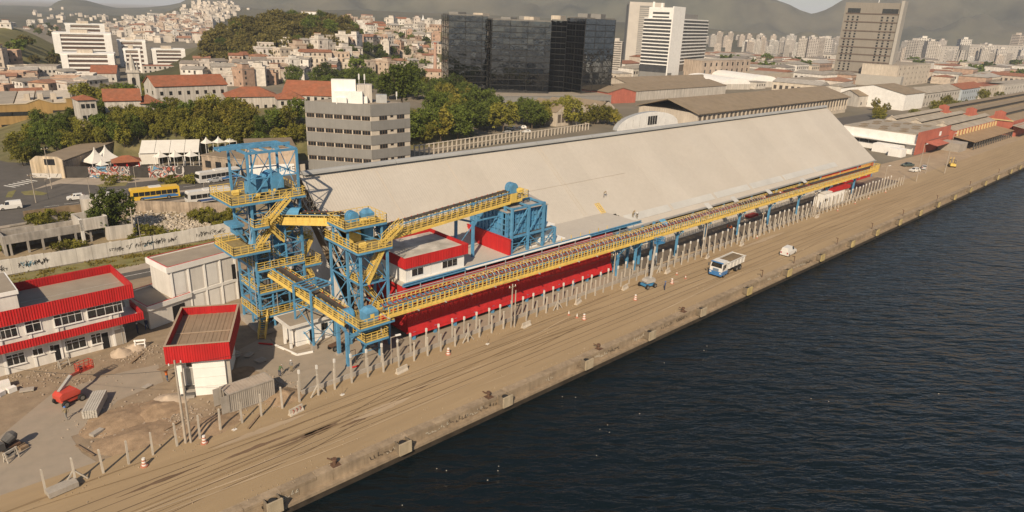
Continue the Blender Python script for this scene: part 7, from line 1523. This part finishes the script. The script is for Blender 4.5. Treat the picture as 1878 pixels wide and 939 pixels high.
# ---- red customs sheds along the far quay
t = thing('red_wall_shed','pale-roofed shed with a large red side wall facing the quay','shed',(320,105,0)); x0, x1, y0, y1 = 303,341,88.5,118
MB().box(x0,x1,y0,y1,-.1,7.6).build('wall', WHITE2, t); MB().box(x0-1.5,x1+.2,y0-.35,y0-.02,0,9.0).build('red_wall', PINK, t); MB().box(x0+24,x0+26.5,y0-.42,y0-.36,5.6,7.4).build('white_sign', WHITE2, t); MB().box(x0+12,x1,y0-.4,y0-.37,4.6,4.8).build('dark_joint', STEEL, t)
for k in range(6): MB().box(x0+.3+k*6.2,x0+.3+k*6.2+6.1,y0,y1,7.6,8.0+.03*(k%2)).build('roof_sheet', GREYR, t)
for j in range(3):
    for k in range(5): MB().box(x0+2+k*7,x0+6+k*7,y0+6+j*8+(k%2)*2,y0+8.2+j*8+(k%2)*2,8.05,8.3).build('roof_vent', BROWNR, t)
wins(t,y0+4,y1-4,x0,[2.2],6,3.4,1.1,'window',None,'s'); MB().box(x0-2.2,x0,y0,y1,4.0,4.4).build('canopy', WHITE2, t); MB().box(x0-7,x0,y0+4,y0+14,-.1,3.2).build('lean_to', WHITE2, t); MB().box(x0-12,x0-7.2,y0+1,y0+6,-.1,3.0).build('lean_to', WHITE2, t); MB().box(x1-14,x1-4,y0-9,y0-1,-.1,3.4).build('grey_store', CONC, t)
MB().add([(x1-30,y0-5,3.4),(x1-14.2,y0-5,3.4),(x1-14.2,y0-.5,4.3),(x1-30,y0-.5,4.3)],[(0,1,2,3)]).build('canopy', PINK, t)
t = thing('monitor_roof_shed','long low sheds with parallel ridge monitors along the far quay','shed',(430,115,0)); 
MB().box(341.5,406,86,118,-.1,6.8).build('wall', PINK, t)
for j in range(3):
    y = 86.4+j*10.5; MB().sheet((341.5,y,6.8),(406,y,6.8),(406,y+3.6,8.1),(341.5,y+3.6,8.1),.25).build('roof', GREYR, t); MB().sheet((406,y+10.4,6.8),(341.5,y+10.4,6.8),(341.5,y+6.8,8.1),(406,y+6.8,8.1),.25).build('roof', GREYR, t); MB().box(342,405,y+3.8,y+6.6,7.9,8.9).build('monitor_side', STEEL, t); MB().sheet((341,y+3.0,8.95),(406,y+3.0,8.95),(406,y+5.2,9.8),(341,y+5.2,9.8),.2).build('monitor_roof', GREYR, t); MB().sheet((406,y+7.4,8.95),(341,y+7.4,8.95),(341,y+5.2,9.8),(406,y+5.2,9.8),.2).build('monitor_roof', GREYR, t); MB().add([(341.2,y+2.4,7.8),(341.2,y+8,7.8),(341.2,y+5.2,10.3)],[(0,2,1)]).build('monitor_gable', CREAM, t)
pl2 = MB().box(-.5,.5,-.5,.02,0,6.8).mesh('yellow_pilaster', mat('pale_yellow_trim',(.55,.44,.22),.9,.1))
for k in range(14): inst('yellow_pilaster', pl2, t, (344+k*4.6,86,0))
MB().sheet((340,77.5,3.4),(404,77.5,3.4),(404,85.8,4.6),(340,85.8,4.6),.2).build('quay_canopy', mat('brown_canopy',(.28,.19,.11),.9,.15,.2), t)
for k in range(17): MB().box(341+k*3.9,341.4+k*3.9,77.8,78.2,0,3.5).build('canopy_post', STEEL, t)
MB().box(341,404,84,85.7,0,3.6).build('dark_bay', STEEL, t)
t = thing('red_gable_sheds','row of red gabled customs sheds at the far right','shed',(500,120,0))
for j in range(3):
    y = 80+j*12.5; x = 410; MB().box(x,620,y,y+12.5,-.1,7).build('wall', PINK, t); MB().add([(x-.1,y,7),(x-.1,y+12.4,7),(x-.1,y+8.6,9.0),(x-.1,y+8.6,10.8),(x-.1,y+6.2,11.6),(x-.1,y+3.8,10.8),(x-.1,y+3.8,9.0)],[(0,6,5,4,3,2,1)]).build('gable_front', PINK, t); MB().beam((x-.3,y,7),(x-.3,y+12.4,7),.3,.5).build('cornice', mat('pale_yellow_trim',(.55,.44,.22)), t)
    MB().sheet((x,y,7),(620,y,7),(620,y+6.2,9.4),(x,y+6.2,9.4),.3).build('roof', BROWNR, t); MB().sheet((620,y+12.5,7),(x,y+12.5,7),(x,y+6.2,9.4),(620,y+6.2,9.4),.3).build('roof', BROWNR, t); MB().box(x+2,618,y+4.6,y+7.8,9.2,10.4).build('monitor', STEEL, t); MB().box(x+1,619,y+4.0,y+8.4,10.4,10.65).build('roof', BROWNR, t)
MB().box(408,600,77.5,79,-.1,5.4).build('quay_front', PINK, t); MB().sheet((405,72.5,4.4),(600,72.5,4.4),(600,79,5.6),(405,79,5.6),.25).build('front_canopy', GREYR, t)
for a in (('low_store','white store row left of the tall white gable',fac(1572,1655,196,192),14,7,OLDW,'gable',BROWNR,3,1,8),('white_gable_house','bright white gable-ended building in the right distance',fac(1655,1690,203,198),40,10,WHITE2,'gable',BROWNR,4,2,0),('white_terrace','long white terrace with many windows at right',fac(1690,1760,197,186),16,9,OLDW,'gable',GREYR,3,2,14),('blue_terrace','pale blue terrace beside the white one',fac(1760,1800,187,180),16,9,mat('pale_blue_render',(.36,.40,.43),.9,.12),'gable',TILE,3,2,10),('pink_terrace','pinkish terrace at the right edge',fac(1800,1838,182,175),16,9,CREAM,'flat',TILE,3,2,8),('pale_terrace','pale terrace reaching the right photo edge',fac(1838,1900,178,168),16,9,OLDW,'flat',GREYR,3,2,12),('stepped_block','stepped cream office block right of the beige tower',fac(1640,1700,160,152),30,18,CREAM,'flat',ROOFG,3,4,8),('white_depot','long white depot below the beige tower',fac(1480,1560,166,160),24,7,WHITE2,'flat',ROOFG,2,1,0)):
    simple(a[0],a[1],a[2],a[3],a[4],a[5],a[6],a[7],rise=a[8],floors=a[9],nwin=a[10],wh=1.8)
# ================================================================ HOUSES, CITY BLOCKS AND TREES
def rand_wall(name, cols, rough=.9):
    m = bpy.data.materials.new(name); m.use_nodes = True; N = m.node_tree.nodes; L = m.node_tree.links; b = N['Principled BSDF']; b.inputs['Roughness'].default_value = rough
    oi = N.new('ShaderNodeObjectInfo'); cr = N.new('ShaderNodeValToRGB'); cr.color_ramp.interpolation = 'CONSTANT'; e = cr.color_ramp.elements
    e[0].position = 0; e[0].color = (*cols[0],1); e[1].position = 1/len(cols); e[1].color = (*cols[1],1)
    for i, c in enumerate(cols[2:]): k = e.new((i+2)/len(cols)); k.color = (*c,1)
    L.new(oi.outputs['Random'], cr.inputs[0]); g_ = N.new('ShaderNodeNewGeometry'); n = N.new('ShaderNodeTexNoise'); n.inputs['Scale'].default_value = .5; n.inputs['Detail'].default_value = 6; L.new(g_.outputs['Position'], n.inputs['Vector'])
    mr = N.new('ShaderNodeMapRange'); mr.inputs[1].default_value = .3; mr.inputs[2].default_value = .7; mr.inputs[3].default_value = .72; mr.inputs[4].default_value = 1.1; L.new(n.outputs[0], mr.inputs[0]); v = N.new('ShaderNodeVectorMath'); v.operation = 'SCALE'; L.new(cr.outputs[0], v.inputs[0]); L.new(mr.outputs[0], v.inputs[3]); L.new(v.outputs[0], b.inputs['Base Color']); return m
HW = rand_wall('house_render', [(.60,.55,.48),(.66,.62,.56),(.50,.42,.34),(.58,.50,.40),(.42,.28,.20),(.64,.59,.53),(.54,.48,.42),(.48,.38,.29)]); HR = rand_wall('house_roof', [(.30,.27,.23),(.26,.11,.06),(.36,.33,.29),(.22,.19,.16),(.30,.15,.09)]); CWL = rand_wall('tower_render', [(.54,.50,.45),(.48,.44,.39),(.58,.55,.50),(.44,.40,.36),(.52,.45,.38)])
WDK = mat('far_window', (.07,.06,.052), .4, .3, .3)
def proto_house(seed):
    r = random.Random(seed); mb = MB(); w_, d_ = r.uniform(6,11), r.uniform(6,10); fl = r.choice((1,2,2,3)); h = fl*2.9
    mb.box(-w_/2,w_/2,-d_/2,d_/2,-6,h,0)
    for s in (-1,1):
        for k in range(fl):
            nwi = max(2,int(w_/2.6))
            for j in range(nwi):
                if r.random() < .85: x = -w_/2+(j+.5)*w_/nwi; hh = 1.9 if r.random() < .25 else 1.2; mb.box(x-.5,x+.5,s*d_/2-.07,s*d_/2+.07,k*2.9+2.1-hh+.2,k*2.9+2.3,1)
                y = -d_/2+(j+.5)*d_/nwi
                if r.random() < .7: mb.box(s*w_/2-.07,s*w_/2+.07,y-.5,y+.5,k*2.9+1.0,k*2.9+2.2,1)
    q = r.random()
    if q < .4:
        rs = r.uniform(1,1.8); o = .4; mb.add([(-w_/2-o,-d_/2-o,h),(w_/2+o,-d_/2-o,h),(w_/2+o,d_/2+o,h),(-w_/2-o,d_/2+o,h),(-w_/2-o,0,h+rs),(w_/2+o,0,h+rs)],[(0,1,5,4),(2,3,4,5),(0,4,3),(1,2,5),(3,2,1,0)],2)
    else:
        mb.box(-w_/2-.1,w_/2+.1,-d_/2-.1,d_/2+.1,h,h+.15,2)
        for s in (-1,1): mb.box(-w_/2,w_/2,s*d_/2-.1,s*d_/2+.1,h+.15,h+.9,0); mb.box(s*w_/2-.1,s*w_/2+.1,-d_/2,d_/2,h+.15,h+.88,0)
        if q < .8: mb.box(-w_/4,w_/4+.5,-d_/4,d_/4,h+.15,h+2.6,0); mb.box(-w_/4-.2,w_/4+.7,-d_/4-.2,d_/4+.2,h+2.6,h+2.75,2)
    return mb.mesh('house', [HW,WDK,HR])
HP_ = [proto_house(100+i) for i in range(14)]
def scatter(regions, n, mind, place, tries=30):
    pts = []; k = 0
    for reg, cnt in regions:
        got = 0; t_ = 0
        xs = [p[0] for p in reg]; ys = [p[1] for p in reg]
        while got < cnt and t_ < cnt*tries:
            t_ += 1; px, py = random.uniform(min(xs),max(xs)), random.uniform(min(ys),max(ys)); ins = False; m = len(reg)
            for i in range(m):
                (xa,ya),(xb,yb) = reg[i], reg[(i+1)%m]
                if (ya > py) != (yb > py) and px < (xb-xa)*(py-ya)/(yb-ya)+xa: ins = not ins
            if not ins: continue
            h = hit(px,py)
            if h is None or h.length > 5000: continue
            if any((h.x-q.x)**2+(h.y-q.y)**2 < mind*mind for q in pts): continue
            pts.append(h); place(h, px, py); got += 1
    return pts
random.seed(42)
CAMXY = lambda p: math.atan2(p.y,p.x)
def put_house(lab, grp, smin=.9, smax=1.25):
    def f(p, px, py):
        o = inst('house', random.choice(HP_), None, (p.x,p.y,p.z), CAMXY(p)-math.pi/2+random.choice((0,0,.35,-.35,.7))+random.uniform(-.15,.15), random.uniform(smin,smax)); tag(o, lab, 'house', grp)
    return f
scatter([([(612,42),(660,32),(720,36),(812,40),(812,118),(760,120),(700,92),(650,92),(625,60)],95)],0,8.5,put_house('pale stacked house on the crowded hillside left of the glass towers','hillside houses left of the glass towers'))
scatter([([(432,120),(470,96),(545,88),(640,84),(660,100),(645,125),(600,140),(520,150),(440,150)],75)],0,7.5,put_house('small pale house at the foot of the wooded hill','houses at the foot of the wooded hill'))
scatter([([(345,120),(440,122),(500,155),(420,160),(345,150)],22),([(640,120),(812,125),(812,150),(700,140)],14)],0,10,put_house('low pale house on the flat behind the terrace','low houses behind the terrace'))
scatter([([(0,112),(45,118),(50,150),(0,170)],14),([(100,150),(200,152),(200,172),(110,178)],8),([(0,155),(130,160),(140,180),(0,185)],10)],0,11,put_house('low town house between the ochre warehouse and apartment slabs','town houses at the left'))
scatter([([(0,32),(40,38),(100,50),(110,62),(60,60),(0,50)],9)],0,12,put_house('house on the crest of the grassy hill','houses on the grassy hill crest',.8,1.0))
scatter([([(195,62),(240,42),(300,30),(345,26),(405,36),(385,66),(330,78),(250,72)],120)],0,12,put_house('tiny house of the distant hillside settlement','distant hillside settlement',1.0,1.5))
stf = MB(); random.seed(77)
for k in range(900):
    px, py = random.gauss(300,42), random.gauss(53,11)
    if random.random() < .25: px, py = random.gauss(385,25), random.gauss(18,9)
    if random.random() < .03: px, py = random.uniform(60,200), random.gauss(32,6)
    if py < 4 or py > 80: continue
    h = hit(px,py)
    if h is None or h.length > 4500 or h.length < 900: continue
    s = random.uniform(5,9); stf.obox((h.x,h.y,h.z-3),s,s,3+random.uniform(3,8),random.uniform(0,3))
so_ = stf.build('far_settlement', mat('far_house_render',(.52,.46,.39),.9,.4,.05)); so_['kind'] = 'stuff'; so_['label'] = 'mass of tiny far houses on the mountain slope'
# ---- sheds and low blocks of the flat city on the right
def proto_shed(seed):
    r = random.Random(seed); mb = MB(); w_, d_, h = r.uniform(18,40), r.uniform(12,26), r.uniform(5,10); mb.box(-w_/2,w_/2,-d_/2,d_/2,-1,h,0)
    if r.random() < .65:
        rs = r.uniform(1.5,3.5); mb.add([(-w_/2-.4,-d_/2-.4,h),(w_/2+.4,-d_/2-.4,h),(w_/2+.4,d_/2+.4,h),(-w_/2-.4,d_/2+.4,h),(-w_/2-.4,0,h+rs),(w_/2+.4,0,h+rs)],[(0,1,5,4),(2,3,4,5),(0,4,3),(1,2,5)],2)
    else: mb.box(-w_/2-.2,w_/2+.2,-d_/2-.2,d_/2+.2,h,h+.6,2)
    n = int(w_/4)
    for k in range(n): x = -w_/2+(k+.5)*w_/n; mb.box(x-1,x+1,-d_/2-.08,d_/2+.08,h*.45,h*.75,1)
    return mb.mesh('shed', [HW,WDK,HR])
SP = [proto_shed(300+i) for i in range(10)]
def put_shed(p, px, py):
    o = inst('city_shed', random.choice(SP), None, (p.x,p.y,p.z), random.choice((0,.1,math.pi/2))+random.uniform(-.1,.1), random.uniform(.8,1.2)); tag(o, 'low pale shed or block in the flat city at right', 'shed', 'low sheds of the flat city')
random.seed(9); scatter([([(1290,100),(1560,108),(1550,130),(1380,140),(1290,118)],34),([(1660,118),(1878,122),(1878,168),(1760,165),(1650,145)],40),([(1120,120),(1180,118),(1180,150),(1120,155)],5),([(1330,140),(1550,150),(1560,175),(1480,178),(1340,160)],10)],0,30,put_shed)
def proto_tower(seed):
    r = random.Random(seed); mb = MB(); w_, d_, fl = r.uniform(14,26), r.uniform(12,18), r.randint(12,20); h = fl*3.0; mb.box(-w_/2,w_/2,-d_/2,d_/2,-2,h,0); st = r.random()
    for k in range(fl):
        z = k*3.0+1.1
        if st < .35: mb.box(-w_/2+.8,w_/2-.8,-d_/2-.12,d_/2+.12,z,z+1.3,1); mb.box(-w_/2-.12,w_/2+.12,-d_/2+.8,d_/2-.8,z,z+1.3,1)
        else:
            n = 5
            for j in range(n): x = -w_/2+(j+.5)*w_/n; mb.box(x-w_/n*.3,x+w_/n*.3,-d_/2-.12,d_/2+.12,z,z+1.4,1)
            for j in range(3): y = -d_/2+(j+.5)*d_/3; mb.box(-w_/2-.12,w_/2+.12,y-1.2,y+1.2,z,z+1.4,1)
    mb.box(-w_/5,w_/5,-d_/4,d_/4,h,h+4,0); return mb.mesh('tower', [CWL,WDK])
TP = [proto_tower(500+i) for i in range(10)]
random.seed(31); cnt = 0
def put_tower(px, yb, yt):
    global cnt
    p = at(px,yb); h = height(p,yt); me = random.choice(TP); zz = max(v.co.z for v in me.vertices); s = max(.55,min(1.5,h/zz))
    o = inst('apartment_tower', me, None, (p.x,p.y,0), CAMXY(p)-math.pi/2+random.uniform(-.5,.5), (min(s,1.3),min(s,1.3),h/zz)); tag(o, 'pale apartment tower of the far city below the mountains', 'tower block', 'apartment towers of the far city')
for k in range(120):
    px = random.uniform(1288,1900); hor = 47+.04*(px-939); yb = hor+random.uniform(24,40); yt = yb-random.uniform(12,34)
    if 1548 < px < 1650 and yb > 105: continue
    put_tower(px,yb,yt)
for px, yb, yt in ((1466,112,66),(1484,113,68),(1498,113,67),(1395,100,66),(1420,100,74),(1512,110,66),(1550,108,58),(1670,118,70),(1685,112,66),(1700,115,72),(1760,112,68),(1856,110,60),(1120,135,85),(1127,140,70)): put_tower(px,yb,yt)
for k in range(16): px = random.uniform(840,1130); put_tower(px,47+.04*(px-939)+random.uniform(28,40),47+.04*(px-939)+random.uniform(2,12))
simple('long_white_block','long white slab block in the far city at right',fac(1685,1790,114),20,height(at(1685,114),84),PALET,floors=6,nwin=16,ww=2.5); simple('long_white_block','white school-like block at the far right edge',fac(1790,1885,112),22,height(at(1790,112),82),PALET,floors=6,nwin=14,ww=2.5)
p = at(1760,122); t = thing('water_tower','dark lattice water tower in the far rail yard','water tower',(p.x,p.y,0),None,0,True); MB().tube((0,0,24),(0,0,31),7,12).build('tank', GREYC, t)
for x in (-5,5):
    for y in (-5,5): MB().beam((x*1.3,y*1.3,0),(x,y,24),1.2).build('leg', GREYC, t)
for px, py, yt in ((798,120,78),): 
    p = at(px,py+20); h = height(p,yt); t = thing('brick_chimney','tall slim brick chimney left of the glass towers','chimney',(p.x,p.y,0),None,0,True); MB().tube((0,0,-1),(0,0,h),1.6,10,r2=1.0).build('shaft', mat('pale_brick',(.42,.27,.2),.9,.15), t); MB().tube((0,0,h-.8),(0,0,h),1.3,10).build('rim', PINK, t)
p = hit(776,40); t = thing('white_steeple','white church steeple on the skyline of the crowded hill','steeple',(p.x,p.y,p.z),None,0,True); MB().box(-2.5,2.5,-2.5,2.5,-3,6).build('tower', WHITE2, t); MB().tube((0,0,6),(0,0,15),2.4,8,r2=.1).build('spire', WHITE2, t)
p = dirpt(577,655); p.z = zat(577,25,655)-2; t = thing('hilltop_hall','flat white hall on top of the wooded hill','building',(p.x,p.y,p.z),None,-.6,True); MB().box(-9,9,-4,4,-6,3.5).build('wall', WHITE2, t); MB().box(-9.4,9.4,-4.4,4.4,3.5,4).build('roof', ROOFG, t)
# ---- trees
def leaf_mat(name, col, var=.35):
    m = bpy.data.materials.new(name); m.use_nodes = True; N = m.node_tree.nodes; L = m.node_tree.links; b = N['Principled BSDF']; b.inputs['Roughness'].default_value = .75; b.inputs['Specular IOR Level'].default_value = .15
    oi = N.new('ShaderNodeObjectInfo'); g_ = N.new('ShaderNodeNewGeometry'); n = N.new('ShaderNodeTexNoise'); n.inputs['Scale'].default_value = .55; n.inputs['Detail'].default_value = 5; L.new(g_.outputs['Position'], n.inputs['Vector'])
    mx = N.new('ShaderNodeMix'); mx.data_type = 'RGBA'; mx.inputs['A'].default_value = (*[c*.62 for c in col],1); mx.inputs['B'].default_value = (min(1,col[0]*1.6),min(1,col[1]*1.35),col[2]*1.1,1)
    mr = N.new('ShaderNodeMapRange'); mr.inputs[1].default_value = .3; mr.inputs[2].default_value = .7; L.new(n.outputs[0], mr.inputs[0]); L.new(mr.outputs[0], mx.inputs['Factor'])
    r = N.new('ShaderNodeMapRange'); r.inputs[3].default_value = 1-var; r.inputs[4].default_value = 1+var; L.new(oi.outputs['Random'], r.inputs[0]); v = N.new('ShaderNodeVectorMath'); v.operation = 'SCALE'; L.new(mx.outputs['Result'], v.inputs[0]); L.new(r.outputs[0], v.inputs[3]); L.new(v.outputs[0], b.inputs['Base Color'])
    tr = N.new('ShaderNodeBsdfTranslucent'); L.new(v.outputs[0], tr.inputs['Color']); ms = N.new('ShaderNodeMixShader'); ms.inputs[0].default_value = .3; L.new(b.outputs[0], ms.inputs[1]); L.new(tr.outputs[0], ms.inputs[2]); L.new(ms.outputs[0], N['Material Output'].inputs['Surface']); return m
LEAF = [leaf_mat('leaf_deep_green',(.092,.132,.026)), leaf_mat('leaf_olive',(.160,.170,.032)), leaf_mat('leaf_yellowish',(.195,.190,.038)), leaf_mat('leaf_hill_brown',(.115,.110,.036))]
BARK = mat('bark', (.10,.075,.05), .95, .3, 2.0)
def tree_proto(seed, R, H, clumps, per, leaf, low=.18):
    r = random.Random(seed); tk = MB(); top = H*.55; tk.tube((0,0,-1),(0,0,top*.5),.05*H*.55,8,r2=.035*H*.55,cap=False)
    for k in range(6):
        a = r.uniform(0,6.28); e = r.uniform(.35,.75); tk.tube((0,0,top*r.uniform(.3,.5)),(math.cos(a)*R*e,math.sin(a)*R*e,H*r.uniform(.5,.85)),.02*H*.6,6,r2=.006*H,cap=False)
    cr = MB(); lob = [(r.uniform(0,6.28),r.uniform(.75,1.25)) for _ in range(7)]
    for c in range(clumps):
        a = r.uniform(0,6.28); u = r.uniform(-1,1); rad = r.random()**.33; k = 1+sum(.22*(w_-1)*math.cos(a-b) for b,w_ in lob)
        cx, cy, cz = math.cos(a)*math.sqrt(1-u*u)*R*rad*k, math.sin(a)*math.sqrt(1-u*u)*R*rad*k, H*lerp(low,1,.5+.5*u*rad*.92); cs = R*r.uniform(.16,.3)
        for j in range(per):
            d = Vector((r.gauss(0,1),r.gauss(0,1),r.gauss(0,1))).normalized()*cs*r.random()**.4; p = Vector((cx,cy,cz))+d; n_ = (d+Vector((r.gauss(0,.5),r.gauss(0,.5),r.gauss(.25,.5)))*cs).normalized(); t1 = n_.orthogonal().normalized(); t1.rotate(Matrix.Rotation(r.uniform(0,6.28),3,n_)); t2 = n_.cross(t1); s = leaf*r.uniform(.6,1.3)
            cr.quad(p-t1*s-t2*s*.6,p+t1*s-t2*s*.6,p+t1*s*.8+t2*s*.6,p-t1*s*.8+t2*s*.6)
    return tk, cr
TPROT = {}
for nm, R, H, cl, per, leaf, lf, nv in (('big',4.6,10.0,90,34,.24,0,3),('olive',4.2,9.0,80,32,.24,1,3),('yellow',3.2,8.0,60,30,.22,2,2),('hill',5.0,9.0,46,22,.46,3,4),('far',5.0,8.5,26,16,.75,0,3),('bush',1.5,2.0,26,22,.13,1,3)):
    TPROT[nm] = []
    for k in range(nv):
        tk, cr = tree_proto(900+len(TPROT)*17+k, R, H, cl, per, leaf, .02 if nm == 'bush' else .16); TPROT[nm].append((tk.mesh('trunk', BARK), cr.mesh('crown', LEAF[lf])))
def tree(kind, p, sc, label, group=None, cat='tree', name='tree', lean=None):
    tm, cm = random.choice(TPROT[kind]); t = thing(name, label, cat, (p.x,p.y,p.z), group, random.uniform(0,6.28), True); t.scale = (sc*random.uniform(.88,1.15),sc*random.uniform(.88,1.15),sc*random.uniform(.88,1.12))
    inst('trunk', tm, t); inst('crown', cm, t); return t
random.seed(64)
def tput(kinds, lab, grp, s0, s1, nm='tree', cat='tree'):
    def f(p, px, py): tree(random.choice(kinds), p, random.uniform(s0,s1), lab, grp, cat, nm)
    return f
scatter([([(20,312),(40,268),(75,245),(150,232),(200,222),(260,218),(262,262),(205,272),(60,300)],42)],0,3.6,tput(('big','olive','olive'),'dark leafy tree on the left bank below the ochre warehouse','trees on the left bank',.5,.74))
scatter([([(205,238),(300,214),(350,214),(352,262),(258,268),(205,280)],22)],0,3.8,tput(('olive','big','olive'),'olive-green tree on the bank below the chapel','trees below the chapel',.6,.85))
scatter([([(352,222),(440,214),(465,222),(466,268),(352,268)],20)],0,3.6,tput(('yellow','olive','yellow'),'yellowish vine-hung tree on the bank below the pale lodge','yellowish trees on the bank',.65,.95))
scatter([([(440,240),(556,226),(562,285),(440,285)],20)],0,3.8,tput(('olive','big'),'green tree on the bank left of the grey office block','trees left of the grey office block',.6,.9))
scatter([([(752,180),(800,168),(850,180),(905,205),(938,242),(850,262),(752,270)],40)],0,4.6,tput(('big','olive','yellow','big'),'tall tree in the grove right of the grey office block','grove right of the grey office block',.95,1.5))
scatter([([(700,165),(760,160),(830,190),(760,200),(700,190)],8)],0,6,tput(('big','big'),'large dark tree crowning the grove behind the grey office block','crowning trees of the grove',1.2,1.7))
scatter([([(944,222),(1040,214),(1050,232),(950,240)],15)],0,4.6,tput(('olive','big'),'round tree before the glass towers podium','trees before the glass towers',.9,1.3)); scatter([([(1050,226),(1125,214),(1130,232),(1060,236)],9)],0,5,tput(('yellow','olive'),'yellow-green tree left of the white hangar','trees left of the white hangar',.8,1.05))
scatter([([(512,168),(560,150),(640,146),(700,150),(700,172),(600,170)],12)],0,7,tput(('big','big'),'dark tree behind the red-roofed terrace buildings','trees behind the terrace buildings',1.0,1.4)); scatter([([(152,192),(200,182),(240,178),(240,198),(160,205)],6),([(262,170),(290,160),(292,190),(264,195)],4)],0,5,tput(('big','olive'),'dark tree among the chapel buildings','trees among the chapel buildings',.8,1.15))
scatter([([(380,95),(405,62),(450,46),(520,36),(585,28),(635,34),(650,60),(655,86),(560,92),(440,118),(380,116)],75)],0,8.5,tput(('hill','hill','hill','big'),'tree on the wooded hill slope','trees on the wooded hill',.75,1.25))
scatter([([(40,45),(80,40),(108,60),(98,70),(50,62)],9),([(20,82),(60,80),(70,118),(30,115)],6),([(88,90),(112,85),(114,125),(92,125)],4)],0,8,tput(('hill','far'),'tree on the grassy hill at the upper left','trees on the grassy hill',.6,1.0))
scatter([([(600,100),(700,92),(790,100),(780,128),(640,135)],16),([(640,60),(800,55),(800,95),(660,92)],8)],0,9,tput(('far','big'),'tree among the crowded hillside houses','trees among hillside houses',.7,1.15))
scatter([([(1290,112),(1550,116),(1550,136),(1300,134)],14),([(1660,116),(1878,118),(1878,150),(1680,140)],14)],0,16,tput(('far',),'tree between the sheds of the flat city','trees in the flat city',.9,1.7))
scatter([([(1575,205),(1625,200),(1625,225),(1580,230)],5),([(1650,205),(1760,195),(1780,210),(1660,220)],8),([(1780,192),(1830,180),(1840,195),(1790,205)],4)],0,5,tput(('yellow','olive'),'small tree beside the far white terrace','trees beside the far white terrace',.7,1.1))
# the rest of the wood on the hill reads as one mass
random.seed(88); wd_ = MB()
def wput(p, px, py):
    tm, cm = random.choice(TPROT['hill']); an_ = random.uniform(0,6.28); sc_ = random.uniform(.7,1.15); ca, sa = math.cos(an_)*sc_, math.sin(an_)*sc_; b0 = len(wd_.v)
    wd_.v += [(p.x+v.co.x*ca-v.co.y*sa, p.y+v.co.x*sa+v.co.y*ca, p.z+v.co.z*sc_) for v in cm.vertices]; wd_.f += [tuple(b0+i for i in q.vertices) for q in cm.polygons]; wd_.m += [0]*len(cm.polygons)
scatter([([(378,100),(400,62),(450,46),(520,36),(585,27),(640,32),(655,60),(660,90),(560,98),(440,122),(378,120)],150)],0,5.5,wput)
wo = wd_.build('woodland', LEAF[3]); wo['kind'] = 'stuff'; wo['label'] = 'dense wood covering the hill behind the red roofs'
p = at(213,425); tree('big',p,.92,'dark spreading tree in the middle of the demolition ground'); p = at(196,430); tree('big',p,.7,'lower dark tree leaning over the ruined hut'); p = at(383,362); tree('bush',p,1.1,'small round tree on the avenue kerb by the lamp',None,'tree')
scatter([([(250,420),(330,440),(300,450),(240,450)],14),([(330,392),(425,396),(425,420),(360,408)],22),([(50,405),(130,396),(130,410),(60,418)],12),([(190,330),(240,330),(240,342),(190,342)],6),([(285,332),(370,328),(370,338),(290,340)],9),([(100,455),(150,448),(150,460),(100,464)],5),([(0,455),(20,455),(20,466),(0,468)],3)],0,1.2,tput(('bush',),'scrubby green bush on rough ground by the avenue','scrub bushes around the demolition ground',.6,1.2,'bush','bush'))
# grass tufts along the lane verges
gm_ = MB(); random.seed(15)
for k in range(5200):
    x, y = random.uniform(0,52), random.choice((random.gauss(138.6,.9),random.gauss(134.6,.9)))
    if not 132.8 < y < 140.6 or mn.noise(Vector((x*.25,y*.4,2))) < -.05: continue
    h = random.uniform(.12,.42); a = random.uniform(0,6.28); dx, dy = math.cos(a)*.14, math.sin(a)*.14; gm_.add([(x-dx,y-dy,0),(x+dx,y+dy,0),(x+random.uniform(-.1,.1),y+random.uniform(-.1,.1),h)],[(0,1,2)])
g_o = gm_.build('grass', leaf_mat('verge_grass',(.17,.15,.035),.2)); g_o['kind'] = 'stuff'
# ================================================================ HAZE: one closed box of even, thin air round everything
hz_ = MB(); hz_.box(-3100,16100,-6100,16100,-7,470)
hm = bpy.data.materials.new('warm_haze'); hm.use_nodes = True; N = hm.node_tree.nodes; N.remove(N['Principled BSDF']); pv = N.new('ShaderNodeVolumePrincipled'); pv.inputs['Color'].default_value = (.77,.84,.96,1); pv.inputs['Density'].default_value = HAZE; pv.inputs['Anisotropy'].default_value = .0
hm.node_tree.links.new(pv.outputs[0], N['Material Output'].inputs['Volume']); ho = hz_.build('haze', hm); ho['kind'] = 'stuff'

# ---- things alike: tell each by its place in its row
def ordn(n): return str(n)+('th' if 10 <= n%100 <= 20 else {1:'st',2:'nd',3:'rd'}.get(n%10,'th'))
byl = {}
for o in scn.objects:
    if o.parent is None and o.get('category') and o.get('group'): byl.setdefault(o['label'],[]).append(o)
for lb, os_ in byl.items():
    if len(os_) > 1:
        os_.sort(key=lambda o: proj(o.location)[0])
        for i, o in enumerate(os_): o['label'] = f'{lb}, {ordn(i+1)} from the left'
